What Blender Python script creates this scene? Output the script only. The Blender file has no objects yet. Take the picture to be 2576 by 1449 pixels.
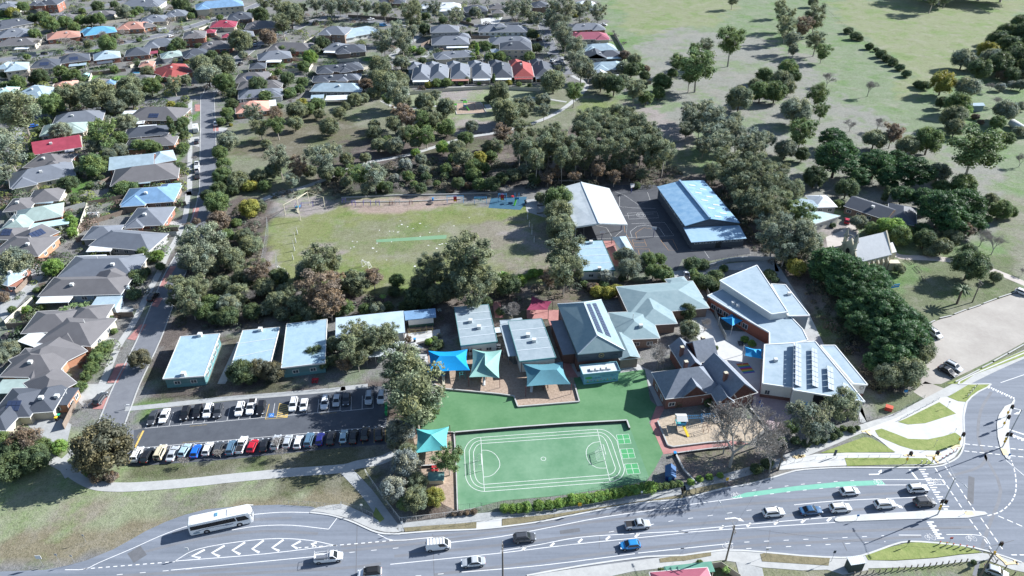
import bpy, bmesh, math, random
from mathutils import Vector, Matrix
from mathutils.geometry import tessellate_polygon
R = math.radians
random.seed(7)
S = bpy.context.scene
COL = S.collection

# ---------------------------------------------------------------- camera, sky, sun, exposure
CH, CP, CF = 125.0, R(33.7), 1849.0          # drone height, pitch below the horizon, focal length in photo units (2576 wide)
cam = bpy.data.objects.new('camera', bpy.data.cameras.new('camera'))
cam.location = (0, 0, CH); cam.rotation_euler = (R(90) - CP, 0, 0)
cam.data.sensor_width = 36; cam.data.lens = 36 * CF / 2576
cam.data.clip_start = 1; cam.data.clip_end = 12000
COL.objects.link(cam); S.camera = cam
S.render.resolution_x, S.render.resolution_y = 1024, 576
SUN_EL, SUN_AZ = 29.7, 22.0                  # elevation, azimuth counter-clockwise from +X
w = bpy.data.worlds.new("World"); S.world = w; w.use_nodes = True
nt = w.node_tree; nt.nodes.clear()
sky = nt.nodes.new('ShaderNodeTexSky'); sky.sky_type = 'NISHITA'; sky.sun_disc = False
sky.sun_elevation = R(SUN_EL); sky.sun_rotation = R(90 - SUN_AZ); sky.air_density = 1.0; sky.dust_density = 0.6; sky.ozone_density = 2.0
bg = nt.nodes.new('ShaderNodeBackground'); bg.inputs[1].default_value = 0.078
wo = nt.nodes.new('ShaderNodeOutputWorld')
nt.links.new(sky.outputs[0], bg.inputs[0]); nt.links.new(bg.outputs[0], wo.inputs[0])
sd = bpy.data.lights.new('sun', 'SUN'); sd.energy = 5.0; sd.angle = R(0.5); sd.color = (1.0, 0.998, 0.99)
sun = bpy.data.objects.new('sun', sd); COL.objects.link(sun)
sv = Vector((math.cos(R(SUN_EL)) * math.cos(R(SUN_AZ)), math.cos(R(SUN_EL)) * math.sin(R(SUN_AZ)), math.sin(R(SUN_EL))))
sun.rotation_euler = sv.to_track_quat('Z', 'Y').to_euler(); sun.location = sv * 400
S.view_settings.view_transform = 'Standard'; S.view_settings.look = 'None'
S.view_settings.exposure = 1.03; S.view_settings.gamma = 1.0; S.view_settings.use_curve_mapping = False
S.cycles.max_bounces = 4; S.cycles.diffuse_bounces = 2; S.cycles.glossy_bounces = 2
S.cycles.transmission_bounces = 3; S.cycles.transparent_max_bounces = 4

# ---------------------------------------------------------------- photo coordinates -> points of the place
_fw = Vector((0, math.cos(CP), -math.sin(CP))); _up = Vector((0, math.sin(CP), math.cos(CP)))
def G(u, v, z=0.0):
    d = _fw + Vector((1, 0, 0)) * ((u - 1288) / CF) - _up * ((v - 724.5) / CF)
    return Vector((0, 0, CH)) + d * ((z - CH) / d.z)
TL = {'%d%d' % (i, j): (858.667 * i, 483 * j, 1 / 3) for i in range(3) for j in range(3)}
def crop(k, x0, y0, s): TL[k] = (x0 * .63889, y0 * .63889, .63889 / s)
crop('ca', 2540, 1300, 4.529); crop('cb', 3260, 840, 5.572); crop('cc', 1300, 1200, 4.026); crop('cd', 2560, 1600, 4.770)
crop('ce', 1040, 740, 2.2596); crop('cf', 480, 1640, 5.367); crop('cg', 3000, 1500, 5.152); crop('ch', 2560, 2120, 2.7404)
crop('ci', 3600, 1500, 2.898); crop('cj', 0, 1500, 7.245); crop('ck', 1740, 380, 9.908); crop('cl', 1650, 1780, 6.037)
crop('cm', 3280, 1740, 5.152); crop('cn', 2240, 1400, 10.733); TL['U'] = (0, 0, 1)
def P(s):
    """'11 30,40 50,60' -> photo-unit pairs; a token without a comma picks the patch of the photo the next numbers are read in."""
    out = []; t = TL['U']
    for k in s.split():
        if ',' in k:
            x, y = k.split(','); out.append((t[0] + float(x) * t[2], t[1] + float(y) * t[2]))
        else: t = TL[k]
    return out
def W(s, z=0.0): return [G(u, v, z) for u, v in P(s)]

# ---------------------------------------------------------------- materials
MATS = {}
def mat(key, col, col2=None, scale=2.0, rough=.8, bump=0, metal=0, spec=.3, mode='noise', amt=1.0, oc=False, scale2=None, detail=4, coat=0, stretch=None):
    """Principled material; colour varies between col and col2 by noise, courses (wave on height) or ribs; oc multiplies by the object colour."""
    if key in MATS: return MATS[key]
    m = bpy.data.materials.new(key); m.use_nodes = True; n = m.node_tree.nodes; l = m.node_tree.links
    b = n['Principled BSDF']; b.inputs['Roughness'].default_value = rough; b.inputs['Metallic'].default_value = metal
    b.inputs['Specular IOR Level'].default_value = spec; b.inputs['Coat Weight'].default_value = coat
    tc = n.new('ShaderNodeTexCoord'); src = None
    if col2 is not None:
        nz = n.new('ShaderNodeTexNoise'); nz.inputs['Scale'].default_value = scale; nz.inputs['Detail'].default_value = detail; nz.inputs['Roughness'].default_value = .65
        if stretch:
            mp = n.new('ShaderNodeMapping'); mp.inputs['Scale'].default_value = stretch; mp.inputs['Rotation'].default_value = (0, 0, R(-5)); l.new(tc.outputs['Object'], mp.inputs[0]); l.new(mp.outputs[0], nz.inputs['Vector'])
        else: l.new(tc.outputs['Object'], nz.inputs['Vector'])
        rp = n.new('ShaderNodeMapRange'); rp.inputs[1].default_value = .5 - .22 / amt; rp.inputs[2].default_value = .5 + .22 / amt
        l.new(nz.outputs[0], rp.inputs[0]); fac = rp.outputs[0]
        if scale2:
            n2 = n.new('ShaderNodeTexNoise'); n2.inputs['Scale'].default_value = scale2; n2.inputs['Detail'].default_value = 5; n2.inputs['Roughness'].default_value = .7
            l.new(tc.outputs['Object'], n2.inputs['Vector'])
            ad = n.new('ShaderNodeMath'); ad.operation = 'MULTIPLY_ADD'; ad.inputs[1].default_value = .9; ad.use_clamp = True
            r2 = n.new('ShaderNodeMath'); r2.operation = 'SUBTRACT'; r2.inputs[1].default_value = .5
            l.new(n2.outputs[0], r2.inputs[0]); l.new(r2.outputs[0], ad.inputs[0]); l.new(fac, ad.inputs[2]); fac = ad.outputs[0]
        if mode in ('course', 'rib'):
            wv = n.new('ShaderNodeTexWave'); wv.bands_direction = 'Z' if mode == 'course' else 'X'; wv.inputs['Scale'].default_value = 2.2 if mode == 'course' else .9
            wv.inputs['Distortion'].default_value = .6 if mode == 'course' else 0; l.new(tc.outputs['Object'], wv.inputs['Vector'])
            mm = n.new('ShaderNodeMath'); mm.operation = 'MULTIPLY_ADD'; mm.inputs[1].default_value = .5; l.new(wv.outputs[0], mm.inputs[0])
            hf = n.new('ShaderNodeMath'); hf.operation = 'MULTIPLY'; hf.inputs[1].default_value = .55; l.new(fac, hf.inputs[0]); l.new(hf.outputs[0], mm.inputs[2]); fac = mm.outputs[0]
        mx = n.new('ShaderNodeMix'); mx.data_type = 'RGBA'; mx.inputs[6].default_value = (*col, 1); mx.inputs[7].default_value = (*col2, 1)
        l.new(fac, mx.inputs[0]); src = mx.outputs[2]
        if bump:
            bp = n.new('ShaderNodeBump'); bp.inputs['Strength'].default_value = bump; bp.inputs['Distance'].default_value = .15
            l.new(fac, bp.inputs['Height']); l.new(bp.outputs[0], b.inputs['Normal'])
    if oc:
        oi = n.new('ShaderNodeObjectInfo'); mu = n.new('ShaderNodeMix'); mu.data_type = 'RGBA'; mu.blend_type = 'MULTIPLY'; mu.inputs[0].default_value = 1
        l.new(oi.outputs['Color'], mu.inputs[6])
        if src: l.new(src, mu.inputs[7])
        else: mu.inputs[7].default_value = (*col, 1)
        src = mu.outputs[2]
    if src: l.new(src, b.inputs['Base Color'])
    else: b.inputs['Base Color'].default_value = (*col, 1)
    MATS[key] = m; return m

def leafmat(key, trans=.25):
    if key in MATS: return MATS[key]
    m = bpy.data.materials.new(key); m.use_nodes = True; n = m.node_tree.nodes; l = m.node_tree.links; n.clear()
    oi = n.new('ShaderNodeObjectInfo'); at = n.new('ShaderNodeAttribute'); at.attribute_name = 'tint'
    mu = n.new('ShaderNodeMix'); mu.data_type = 'RGBA'; mu.blend_type = 'MULTIPLY'; mu.inputs[0].default_value = 1
    l.new(oi.outputs['Color'], mu.inputs[6]); l.new(at.outputs['Color'], mu.inputs[7])
    d = n.new('ShaderNodeBsdfPrincipled'); d.inputs['Roughness'].default_value = .6; d.inputs['Specular IOR Level'].default_value = .25
    t = n.new('ShaderNodeBsdfTranslucent'); ms = n.new('ShaderNodeMixShader'); ms.inputs[0].default_value = trans; o = n.new('ShaderNodeOutputMaterial')
    l.new(mu.outputs[2], d.inputs['Base Color']); l.new(mu.outputs[2], t.inputs[0]); l.new(d.outputs[0], ms.inputs[1]); l.new(t.outputs[0], ms.inputs[2]); l.new(ms.outputs[0], o.inputs[0])
    MATS[key] = m; return m

# ---------------------------------------------------------------- object helpers
def link(o, parent=None):
    COL.objects.link(o)
    if parent is not None: o.parent = parent
    return o
def mesh(name, verts, faces, m, parent=None, smooth=False, loc=None):
    me = bpy.data.meshes.new(name); me.from_pydata([tuple(v) for v in verts], [], faces)
    for x in (m if isinstance(m, (list, tuple)) else [m]): me.materials.append(x)
    if smooth: me.shade_smooth()
    me.update(); o = bpy.data.objects.new(name, me)
    if loc is not None: o.location = loc
    return link(o, parent)
def tag(o, label=None, cat=None, group=None, kind=None):
    if label: o['label'] = label
    if cat: o['category'] = cat
    if group: o['group'] = group
    if kind: o['kind'] = kind
    return o
def empty(name, loc, rz=0, label=None, cat=None, group=None):
    o = bpy.data.objects.new(name, None); o.location = loc; o.rotation_euler = (0, 0, rz); o.empty_display_size = .5
    COL.objects.link(o); return tag(o, label, cat, group)
def copy_tree(o, parent=None):
    c = o.copy(); COL.objects.link(c); c.parent = parent
    for ch in o.children: copy_tree(ch, c)
    return c
class MB:
    """Collects shapes into ONE mesh."""
    def __init__(s): s.v = []; s.f = []
    def add(s, vs, fs):
        n = len(s.v); s.v += [tuple(v) for v in vs]; s.f += [tuple(i + n for i in f) for f in fs]; return s
    def box(s, x0, y0, z0, x1, y1, z1):
        return s.add([(x0, y0, z0), (x1, y0, z0), (x1, y1, z0), (x0, y1, z0), (x0, y0, z1), (x1, y0, z1), (x1, y1, z1), (x0, y1, z1)],
                     [(3, 2, 1, 0), (4, 5, 6, 7), (0, 1, 5, 4), (1, 2, 6, 5), (2, 3, 7, 6), (3, 0, 4, 7)])
    def bar(s, a, b, r, n=6, r2=None):
        a = Vector(a); b = Vector(b); d = (b - a); r2 = r if r2 is None else r2
        if d.length < 1e-6: return s
        q = d.to_track_quat('Z', 'Y'); vs = []
        for p, rr in ((a, r), (b, r2)):
            for k in range(n):
                t = 2 * math.pi * k / n; vs.append(p + q @ Vector((rr * math.cos(t), rr * math.sin(t), 0)))
        return s.add(vs, [(k, (k + 1) % n, n + (k + 1) % n, n + k) for k in range(n)] + [tuple(range(n - 1, -1, -1)), tuple(range(n, 2 * n))])
    def beam(s, a, b, w, h):
        """box beam from a to b, w wide in plan, h tall below its top line"""
        a = Vector(a); b = Vector(b); d = (b - a); d.z = 0
        if d.length < 1e-6: return s
        n = Vector((-d.y, d.x, 0)).normalized() * w / 2; dn = Vector((0, 0, -h))
        vs = [a - n, b - n, b + n, a + n]; vs = [v + dn for v in vs] + vs
        return s.add(vs, [(3, 2, 1, 0), (4, 5, 6, 7), (0, 1, 5, 4), (1, 2, 6, 5), (2, 3, 7, 6), (3, 0, 4, 7)])
    def prism(s, pts, z0, z1):
        """closed prism on a plan outline (list of xy)"""
        p = [Vector((q[0], q[1], 0)) for q in pts]
        if sum(p[i].x * p[(i + 1) % len(p)].y - p[(i + 1) % len(p)].x * p[i].y for i in range(len(p))) < 0: p.reverse()
        n = len(p); tri = tessellate_polygon([p])
        up = []
        for t in tri:
            a, b, c = (p[i] for i in t)
            up.append(t if (b - a).cross(c - a).z > 0 else (t[0], t[2], t[1]))
        vs = [(q.x, q.y, z0) for q in p] + [(q.x, q.y, z1) for q in p]
        fs = [(i, (i + 1) % n, n + (i + 1) % n, n + i) for i in range(n)] + [tuple(n + i for i in t) for t in up] + [tuple(reversed(t)) for t in up]
        return s.add(vs, fs)
    def build(s, name, m, parent=None, smooth=False, loc=None):
        return mesh(name, s.v, s.f, m, parent, smooth, loc)
def sheet_mesh(pts, z):
    p = [Vector((q[0], q[1], 0)) for q in pts]; up = []
    for t in tessellate_polygon([p]):
        a, b, c = (p[i] for i in t)
        up.append(tuple(t) if (b - a).cross(c - a).z > 0 else (t[0], t[2], t[1]))
    return [(q.x, q.y, z) for q in p], up
def sheet(name, s, z, m, kind='structure', **k):
    v, f = sheet_mesh(W(s) if isinstance(s, str) else s, z); return tag(mesh(name, v, f, m), kind=kind, **k)
def slab(name, s, z, m, z0=-.05, kind='structure', **k):
    o = MB().prism(W(s) if isinstance(s, str) else s, z0, z).build(name, m); return tag(o, kind=kind, **k)
def smoothline(pts, n=6):
    """Catmull-Rom through points"""
    q = [pts[0] * 2 - pts[1]] + list(pts) + [pts[-1] * 2 - pts[-2]]; out = []
    for i in range(1, len(q) - 2):
        for k in range(n):
            t = k / n; a, b, c, d = q[i - 1:i + 3]
            out.append(.5 * (2 * b + (c - a) * t + (2 * a - 5 * b + 4 * c - d) * t * t + (3 * b - a - 3 * c + d) * t ** 3))
    return out + [pts[-1]]
def ribbon(mb, pts, w, z, dash=None):
    """flat strip along a line; dash=(on, off) metres"""
    if dash:
        on, off = dash; acc = 0; seg = []; cur = True
        for a, b in zip(pts, pts[1:]):
            L = (b - a).length; t = 0
            while t < L - 1e-6:
                lim = (on if cur else off) - acc; st = min(lim, L - t); p0 = a.lerp(b, t / L); p1 = a.lerp(b, (t + st) / L)
                if cur: ribbon(mb, [p0, p1], w, z)
                t += st; acc += st
                if acc >= (on if cur else off) - 1e-6: cur = not cur; acc = 0
        return
    n = len(pts); vs = []
    for i, p in enumerate(pts):
        d = (pts[min(i + 1, n - 1)] - pts[max(i - 1, 0)]); d.z = 0
        if d.length < 1e-9: d = Vector((1, 0, 0))
        d.normalize(); nn = Vector((-d.y, d.x, 0)) * w / 2
        vs += [(p.x - nn.x, p.y - nn.y, z), (p.x + nn.x, p.y + nn.y, z)]
    mb.add(vs, [(2 * i, 2 * i + 2, 2 * i + 3, 2 * i + 1) for i in range(n - 1)])
def text_mesh(name, body, m, size, M4, parent=None, ext=.01):
    c = bpy.data.curves.new('t', 'FONT'); c.body = body; c.size = size; c.align_x = 'CENTER'; c.align_y = 'CENTER'; c.extrude = ext; c.resolution_u = 2
    o = bpy.data.objects.new('t', c); me = bpy.data.meshes.new_from_object(o); bpy.data.objects.remove(o); bpy.data.curves.remove(c)
    me.transform(M4); me.name = name; me.materials.clear(); me.materials.append(m); return link(bpy.data.objects.new(name, me), parent)
ORD = ['first', 'second', 'third', 'fourth', 'fifth', 'sixth', 'seventh', 'eighth', 'ninth', 'tenth', 'eleventh', 'twelfth', 'thirteenth', 'fourteenth', 'fifteenth', 'sixteenth',
       'seventeenth', 'eighteenth', 'nineteenth', 'twentieth'] + ['%dth' % k for k in range(21, 60)]
ORD[20] = '21st'; ORD[21] = '22nd'; ORD[22] = '23rd'
# ================================================================ ground: one sheet to the horizon, its own soil and grass colours per vertex
def inpoly(x, y, p):
    c = False; j = len(p) - 1
    for i in range(len(p)):
        if (p[i][1] > y) != (p[j][1] > y) and x < (p[j][0] - p[i][0]) * (y - p[i][1]) / (p[j][1] - p[i][1]) + p[i][0]: c = not c
        j = i
    return c
GRASS_DRY = (.165, .175, .11); GRASS_YEL = (.215, .24, .135); GRASS_GRN = (.095, .17, .05); SOIL = (.125, .105, .088); BARE = (.26, .235, .20)
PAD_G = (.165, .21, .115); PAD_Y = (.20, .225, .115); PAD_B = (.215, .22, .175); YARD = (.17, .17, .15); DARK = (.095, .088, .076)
ZONES = [  # (outline in the photo, colour, edge wander in metres)
 ('U -300,-60 3000,-60 3000,1600 -300,1600', YARD, 0),
 ('U 1490,-60 3000,-60 3000,760 2300,700 2100,560 1700,480 1560,260', PAD_G, 6),
 ('U 1640,60 1900,90 2060,150 2110,260 2300,330 2450,420 2576,520 2576,640 2200,560 1850,430 1700,300 1600,180', PAD_B, 9),
 ('U 2080,0 2576,0 2576,60 2300,260 2200,180', PAD_Y, 8), ('U 1530,-20 1900,-20 1800,60 1600,90', PAD_Y, 7), ('U 2060,20 2250,140 2300,200 2180,210 2080,110', PAD_G, 5),
 ('U 560,330 700,290 1010,225 1340,215 1500,215 1620,260 1760,400 1800,520 1650,480 1390,465 860,495 690,480 540,540 520,420', GRASS_DRY, 4),
 ('U 690,270 860,290 960,330 900,380 640,400 580,390', (.15,.14,.09), 4),
 ('U 1000,235 1110,225 1360,222 1350,255 1220,250 1010,275', GRASS_YEL, 2), ('U 1110,222 1215,224 1200,245 1090,250', BARE, 2), ('U 1140,255 1250,262 1240,300 1120,300', GRASS_YEL, 2),
 ('U 1140,300 1260,305 1240,345 1130,335', BARE, 3), ('U 1450,250 1560,250 1560,290 1470,290', (.16, .20, .07), 2), ('U 1580,250 1720,300 1740,380 1640,350', BARE, 5),
 ('U 780,400 1000,330 1500,330 1700,400 1760,500 1560,470 1390,465 860,490 790,470', SOIL, 6),
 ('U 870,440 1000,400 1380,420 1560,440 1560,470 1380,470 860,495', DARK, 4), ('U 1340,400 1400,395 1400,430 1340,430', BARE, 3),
 ('U 1700,430 1950,480 2110,640 2300,900 2350,960 2200,1010 2000,760 1960,640 1840,610', SOIL, 3),
 ('U 560,500 690,500 670,700 700,740 1370,720 1480,700 1700,690 1700,760 1420,760 1380,850 1130,850 1100,770 760,800 440,850 410,960 330,960 440,800 450,640', SOIL, 3),
 ('U 400,850 620,850 590,990 400,1010', (.13, .11, .09), 2), ('U 400,960 960,960 980,985 330,1025', SOIL, 1.5),
 ('U 675,560 720,540 770,528 860,516 1000,512 1420,518 1400,700 1370,712 1100,735 960,738 700,720 665,690', (.175, .195, .075), 2),
 ('U 690,505 740,495 820,490 840,520 770,545 700,545', BARE, 1.5), ('U 850,500 1150,498 1130,520 990,535 900,533 855,520', (.30, .235, .18), .8),
 ('U 735,628 790,608 870,607 990,612 880,640 800,640', (.255, .225, .185), 2.5), ('U 850,570 1160,560 1380,560 1390,680 1230,680 1130,640 1000,650 880,640 820,600', (.18, .19, .10), 7),
 ('U 1180,560 1400,555 1405,700 1300,700 1230,640', (.20, .185, .13), 5), ('U 960,640 1100,640 1080,720 1000,720', (.165, .20, .075), 5), ('U 1250,580 1330,575 1400,620 1380,640 1300,610', BARE, 2), ('U 670,640 700,640 690,700 665,700', BARE, 1.5),
 ('U 1360,720 1480,700 1560,745 1430,765 1380,760', (.16, .13, .10), 1.5),
 ('U -40,1030 60,1060 330,1100 400,1180 640,1180 900,1180 960,1260 1010,1310 920,1290 780,1275 600,1290 480,1310 350,1370 160,1430 -40,1449', GRASS_YEL, 1.5),
 ('U 60,1340 250,1340 420,1290 640,1262 850,1235 950,1260 880,1275 640,1285 480,1312 340,1372 180,1425 -20,1440 -20,1410', (.185, .165, .10), 1.5),
 ('U 130,1210 260,1240 300,1300 200,1320 100,1290', (.21, .195, .13), 5), ('U 380,1240 560,1210 620,1240 420,1290', (.175, .175, .12), 4),
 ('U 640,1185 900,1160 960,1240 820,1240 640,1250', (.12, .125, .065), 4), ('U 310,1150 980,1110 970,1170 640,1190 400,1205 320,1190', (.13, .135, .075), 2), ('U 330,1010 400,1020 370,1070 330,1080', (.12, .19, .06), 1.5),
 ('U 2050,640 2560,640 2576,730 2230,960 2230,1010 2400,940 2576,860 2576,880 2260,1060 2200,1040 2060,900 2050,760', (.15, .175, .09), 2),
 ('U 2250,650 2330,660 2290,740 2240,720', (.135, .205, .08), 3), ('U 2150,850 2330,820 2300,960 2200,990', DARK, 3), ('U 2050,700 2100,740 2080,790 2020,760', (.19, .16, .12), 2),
 ('U 2060,560 2160,560 2140,630 2080,650', BARE, 2), ('U 2480,500 2640,480 2640,720 2500,640', (.185, .19, .13), 5),
 ('U 1640,1420 2700,1360 2700,1600 1500,1600 1380,1449 1500,1440', (.165, .175, .09), 1.5), ('U 2120,1440 2400,1430 2440,1600 2000,1600', (.20, .20, .175), 1.5),
 ('U 1700,1130 1960,1110 1980,1170 1830,1230 1720,1200', (.17, .14, .115), 1.5), ('U 960,985 1010,1130 1000,1280 1060,1300 1140,1290 1120,1050', (.11, .085, .065), 1),
 ('U 900,760 1120,760 1100,860 1000,880 860,850', SOIL, 2), ('U 1020,850 1090,850 1080,900 1030,900', DARK, 1),
]
YARDS = 'U 185,470,30,14 240,505,26,10 235,545,30,10 300,515,24,9 390,590,12,12 70,830,14,10 10,365,16,8 330,640,14,12 445,320,7,30 452,350,7,16 452,400,8,16 450,480,6,16 455,395,7,20 180,160,20,5 250,172,16,4 240,125,16,5 290,90,18,4 340,30,20,5 560,35,14,4 700,165,18,6 760,150,22,7 800,130,14,6 830,160,16,7 560,40,12,6 480,25,14,5 15,125,14,4 130,190,16,4 230,195,14,5 1000,160,14,5 1450,130,12,5 930,150,12,5 470,270,8,12 495,290,5,12 10,45,20,4 420,200,14,6 1570,105,10,6 1540,85,10,4 320,1025,14,8 25,350,14,10 210,335,14,8 300,195,16,5 40,275,14,5'.split()[1:]
zp = [([(a.x, a.y) for a in W(s)], c, j) for s, c, j in ZONES]
zp = [(p, c, j, min(q[0] for q in p) - 9, max(q[0] for q in p) + 9, min(q[1] for q in p) - 9, max(q[1] for q in p) + 9) for p, c, j in zp]
from mathutils import noise as NZ
gx = [-6000, -2500, -1000] + [-430 + 2.6 * i for i in range(331)] + [1000, 2500, 6000]
gy = [-2500, -600, 0] + [76 + 2.6 * i for i in range(221)] + [900, 2500, 8000]
gv = []; gc = []
yd = []
for k in YARDS:
    u, v, a, b = map(float, k.split(',')); q = G(u, v); e = G(u + a, v); f = G(u, v - b); yd.append((q.x, q.y, (e - q).length, (f - q).length))
for y in gy:
    for x in gx:
        gv.append((x, y, 0)); c = PAD_G
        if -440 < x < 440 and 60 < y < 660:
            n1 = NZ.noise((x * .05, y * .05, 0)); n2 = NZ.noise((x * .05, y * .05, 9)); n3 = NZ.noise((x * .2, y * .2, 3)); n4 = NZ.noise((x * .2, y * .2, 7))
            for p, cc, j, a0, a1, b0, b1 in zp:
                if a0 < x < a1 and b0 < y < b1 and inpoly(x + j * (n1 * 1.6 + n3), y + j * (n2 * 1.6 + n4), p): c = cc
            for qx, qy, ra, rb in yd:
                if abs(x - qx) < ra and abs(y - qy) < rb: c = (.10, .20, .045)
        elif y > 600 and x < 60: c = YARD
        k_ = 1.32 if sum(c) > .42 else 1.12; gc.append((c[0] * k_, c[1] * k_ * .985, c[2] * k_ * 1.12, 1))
nx = len(gx)
gf = [(j * nx + i, j * nx + i + 1, (j + 1) * nx + i + 1, (j + 1) * nx + i) for j in range(len(gy) - 1) for i in range(nx - 1)]
gm = bpy.data.materials.new('soil_and_grass'); gm.use_nodes = True; n = gm.node_tree.nodes; l = gm.node_tree.links
b = n['Principled BSDF']; b.inputs['Roughness'].default_value = .95; b.inputs['Specular IOR Level'].default_value = .1
at = n.new('ShaderNodeAttribute'); at.attribute_name = 'cover'; tc = n.new('ShaderNodeTexCoord')
def nz_(sc, de=5, ro=.7):
    z = n.new('ShaderNodeTexNoise'); z.inputs['Scale'].default_value = sc; z.inputs['Detail'].default_value = de; z.inputs['Roughness'].default_value = ro; l.new(tc.outputs['Object'], z.inputs['Vector']); return z.outputs[0]
def mr_(s, a, bb, c, d):
    z = n.new('ShaderNodeMapRange'); z.inputs[1].default_value = a; z.inputs[2].default_value = bb; z.inputs[3].default_value = c; z.inputs[4].default_value = d; l.new(s, z.inputs[0]); return z.outputs[0]
def mix_(mode, f, a, c):
    z = n.new('ShaderNodeMix'); z.data_type = 'RGBA'; z.blend_type = mode
    if isinstance(f, float): z.inputs[0].default_value = f
    else: l.new(f, z.inputs[0])
    l.new(a, z.inputs[6])
    if isinstance(c, tuple): z.inputs[7].default_value = c
    else: l.new(c, z.inputs[7])
    return z.outputs[2]
c0 = mix_('MULTIPLY', mr_(nz_(.9), .35, .7, .0, .85), at.outputs['Color'], (.60, .62, .60, 1))
c0 = mix_('MIX', mr_(nz_(.11), .5, .68, 0, .45), c0, (.33, .305, .27, 1))
c0 = mix_('MULTIPLY', mr_(nz_(.045, 6, .75), .50, .60, 0, .8), c0, (.72, .94, .58, 1))
c0 = mix_('MULTIPLY', mr_(nz_(.16, 5, .8), .50, .62, 0, .55), c0, (.74, .72, .70, 1))
c0 = mix_('MIX', mr_(nz_(4.5, 3), .56, .70, 0, .6), c0, (.44, .41, .33, 1))
c0 = mix_('MULTIPLY', mr_(nz_(2.2, 4, .8), .50, .64, 0, .75), c0, (.48, .52, .46, 1))
l.new(c0, b.inputs['Base Color']); bp = n.new('ShaderNodeBump'); bp.inputs['Strength'].default_value = .6; bp.inputs['Distance'].default_value = .25
l.new(nz_(2.5, 6), bp.inputs['Height']); l.new(bp.outputs[0], b.inputs['Normal'])
go = mesh('ground', gv, gf, gm); ca = go.data.color_attributes.new('cover', 'FLOAT_COLOR', 'POINT')
for i, c in enumerate(gc): ca.data[i].color = c
tag(go, kind='structure')

# ================================================================ surfaces
asph = mat('asphalt', (.148, .168, .202), (.210, .233, .275), .55, .85, 0, scale2=1.2, amt=1.5, stretch=(.06, 1, 1), detail=7)
asph_dk = mat('asphalt_car_park', (.070, .078, .094), (.10, .11, .128), .3, .85, scale2=2)
asph_ct = mat('asphalt_court', (.06, .064, .075), (.085, .09, .10), .25, .85, scale2=2)
asph_st = mat('asphalt_street', (.15, .158, .18), (.20, .21, .23), .3, .85, scale2=2)
conc = mat('concrete', (.36, .365, .36), (.46, .465, .455), .5, .85, scale2=2.2)
conc_w = mat('concrete_pale', (.46, .465, .46), (.56, .565, .555), .35, .85, scale2=2)
conc_g = mat('concrete_grey', (.30, .31, .31), (.40, .41, .41), .5, .85, scale2=2)
gravel = mat('gravel', (.31, .285, .26), (.42, .395, .36), .12, .95, .1, scale2=1.6)
gravel2 = mat('gravel_track', (.42, .375, .34), (.52, .48, .44), .3, .95, scale2=3)
turf_a = mat('turf_upper', (.072, .185, .080), (.125, .25, .125), .14, .9, scale2=1.2)
turf_b = mat('turf_pitch', (.10, .225, .125), (.165, .295, .185), .12, .9, scale2=1.0, amt=1.5)
mulch = mat('bark_mulch', (.27, .20, .15), (.44, .34, .27), 1.6, .95, .3, scale2=4)
mulch2 = mat('bark_chip_pale', (.33, .27, .20), (.48, .40, .31), 1.4, .95, .3, scale2=4)
redp = mat('red_paving', (.33, .15, .14), (.46, .24, .22), .6, .9, scale2=3)
pinkp = mat('pink_paving', (.36, .27, .28), (.45, .36, .365), .6, .9, scale2=3)
verge = mat('verge_grass', (.16, .215, .06), (.27, .30, .11), .55, .95, .4, scale2=2.5)
verge_d = mat('verge_grass_dry', (.15, .135, .08), (.235, .205, .13), .9, .95, .4, scale2=3)
white = mat('road_paint', (.62, .62, .61), (.80, .80, .79), 1.5, .6)
yel = mat('yellow_paint', (.62, .42, .10), (.70, .50, .16), 1.5, .7)
yel_f = mat('faded_yellow_paint', (.34, .26, .10), (.40, .31, .14), 1.5, .8)
tact = mat('tactile_paving', (.72, .56, .30), (.78, .63, .38), 2, .8)

sheet('main_road', '02 -300,1449 -60,1418 340,1403 500,1372 650,1332 850,1250 960,1190 1100,1110 1250,1040 1400,985 1560,945 1800,922 2100,911 2350,925 2560,1000 12 100,1045 230,1105 320,1130 450,1132 700,1112 1000,1100 1200,1080 1500,1040 1700,1000 2000,942 2300,892 2576,868 22 150,830 300,790 500,755 700,700 850,655 1000,640 1240,630 1600,632 1900,628 2000,600 2080,555 2120,480 2128,400 2122,250 2140,140 2230,60 2330,0 21 2080,1449 2200,1375 2700,1165 2900,1100 22 3300,200 3300,1500 2560,1342 2300,1257 2100,1215 1800,1187 1650,1192 1500,1242 1350,1292 1200,1307 900,1292 600,1264 300,1250 0,1290 12 2300,1300 1800,1370 1400,1442 1300,1700 02 -600,1900', .012, asph)
def road(name, s, w_, z, m, n=4, kerb=None):
    mb = MB(); pts = smoothline(W(s), n); ribbon(mb, pts, w_, z); o = tag(mb.build(name, m), kind='structure')
    if kerb:
        kb = MB()
        for sg in (-1, 1):
            q = []
            for i, p in enumerate(pts):
                d = pts[min(i + 1, len(pts) - 1)] - pts[max(i - 1, 0)]; d.z = 0; d.normalize(); q.append(p + Vector((-d.y, d.x, 0)) * sg * (w_ / 2 + .12) + Vector((0, 0, kerb)))
            for a, c in zip(q, q[1:]): kb.beam(a, c, .3, kerb + .02)
        tag(kb.build('kerb', conc), kind='structure')
    return o
road('side_street', '00 1566,700 1565,760 1568,900 1572,1449 01 1566,0 1535,150 1440,400 1330,600 1215,880 1120,1120 960,1449 02 895,160 830,330 800,480', 6.2, .016, asph_st, kerb=.1)
road('cross_street', '00 1610,738 1300,745 950,785 600,842 280,885 140,950 85,1080 20,1280 -60,1449', 6, .020, asph_st)
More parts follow.
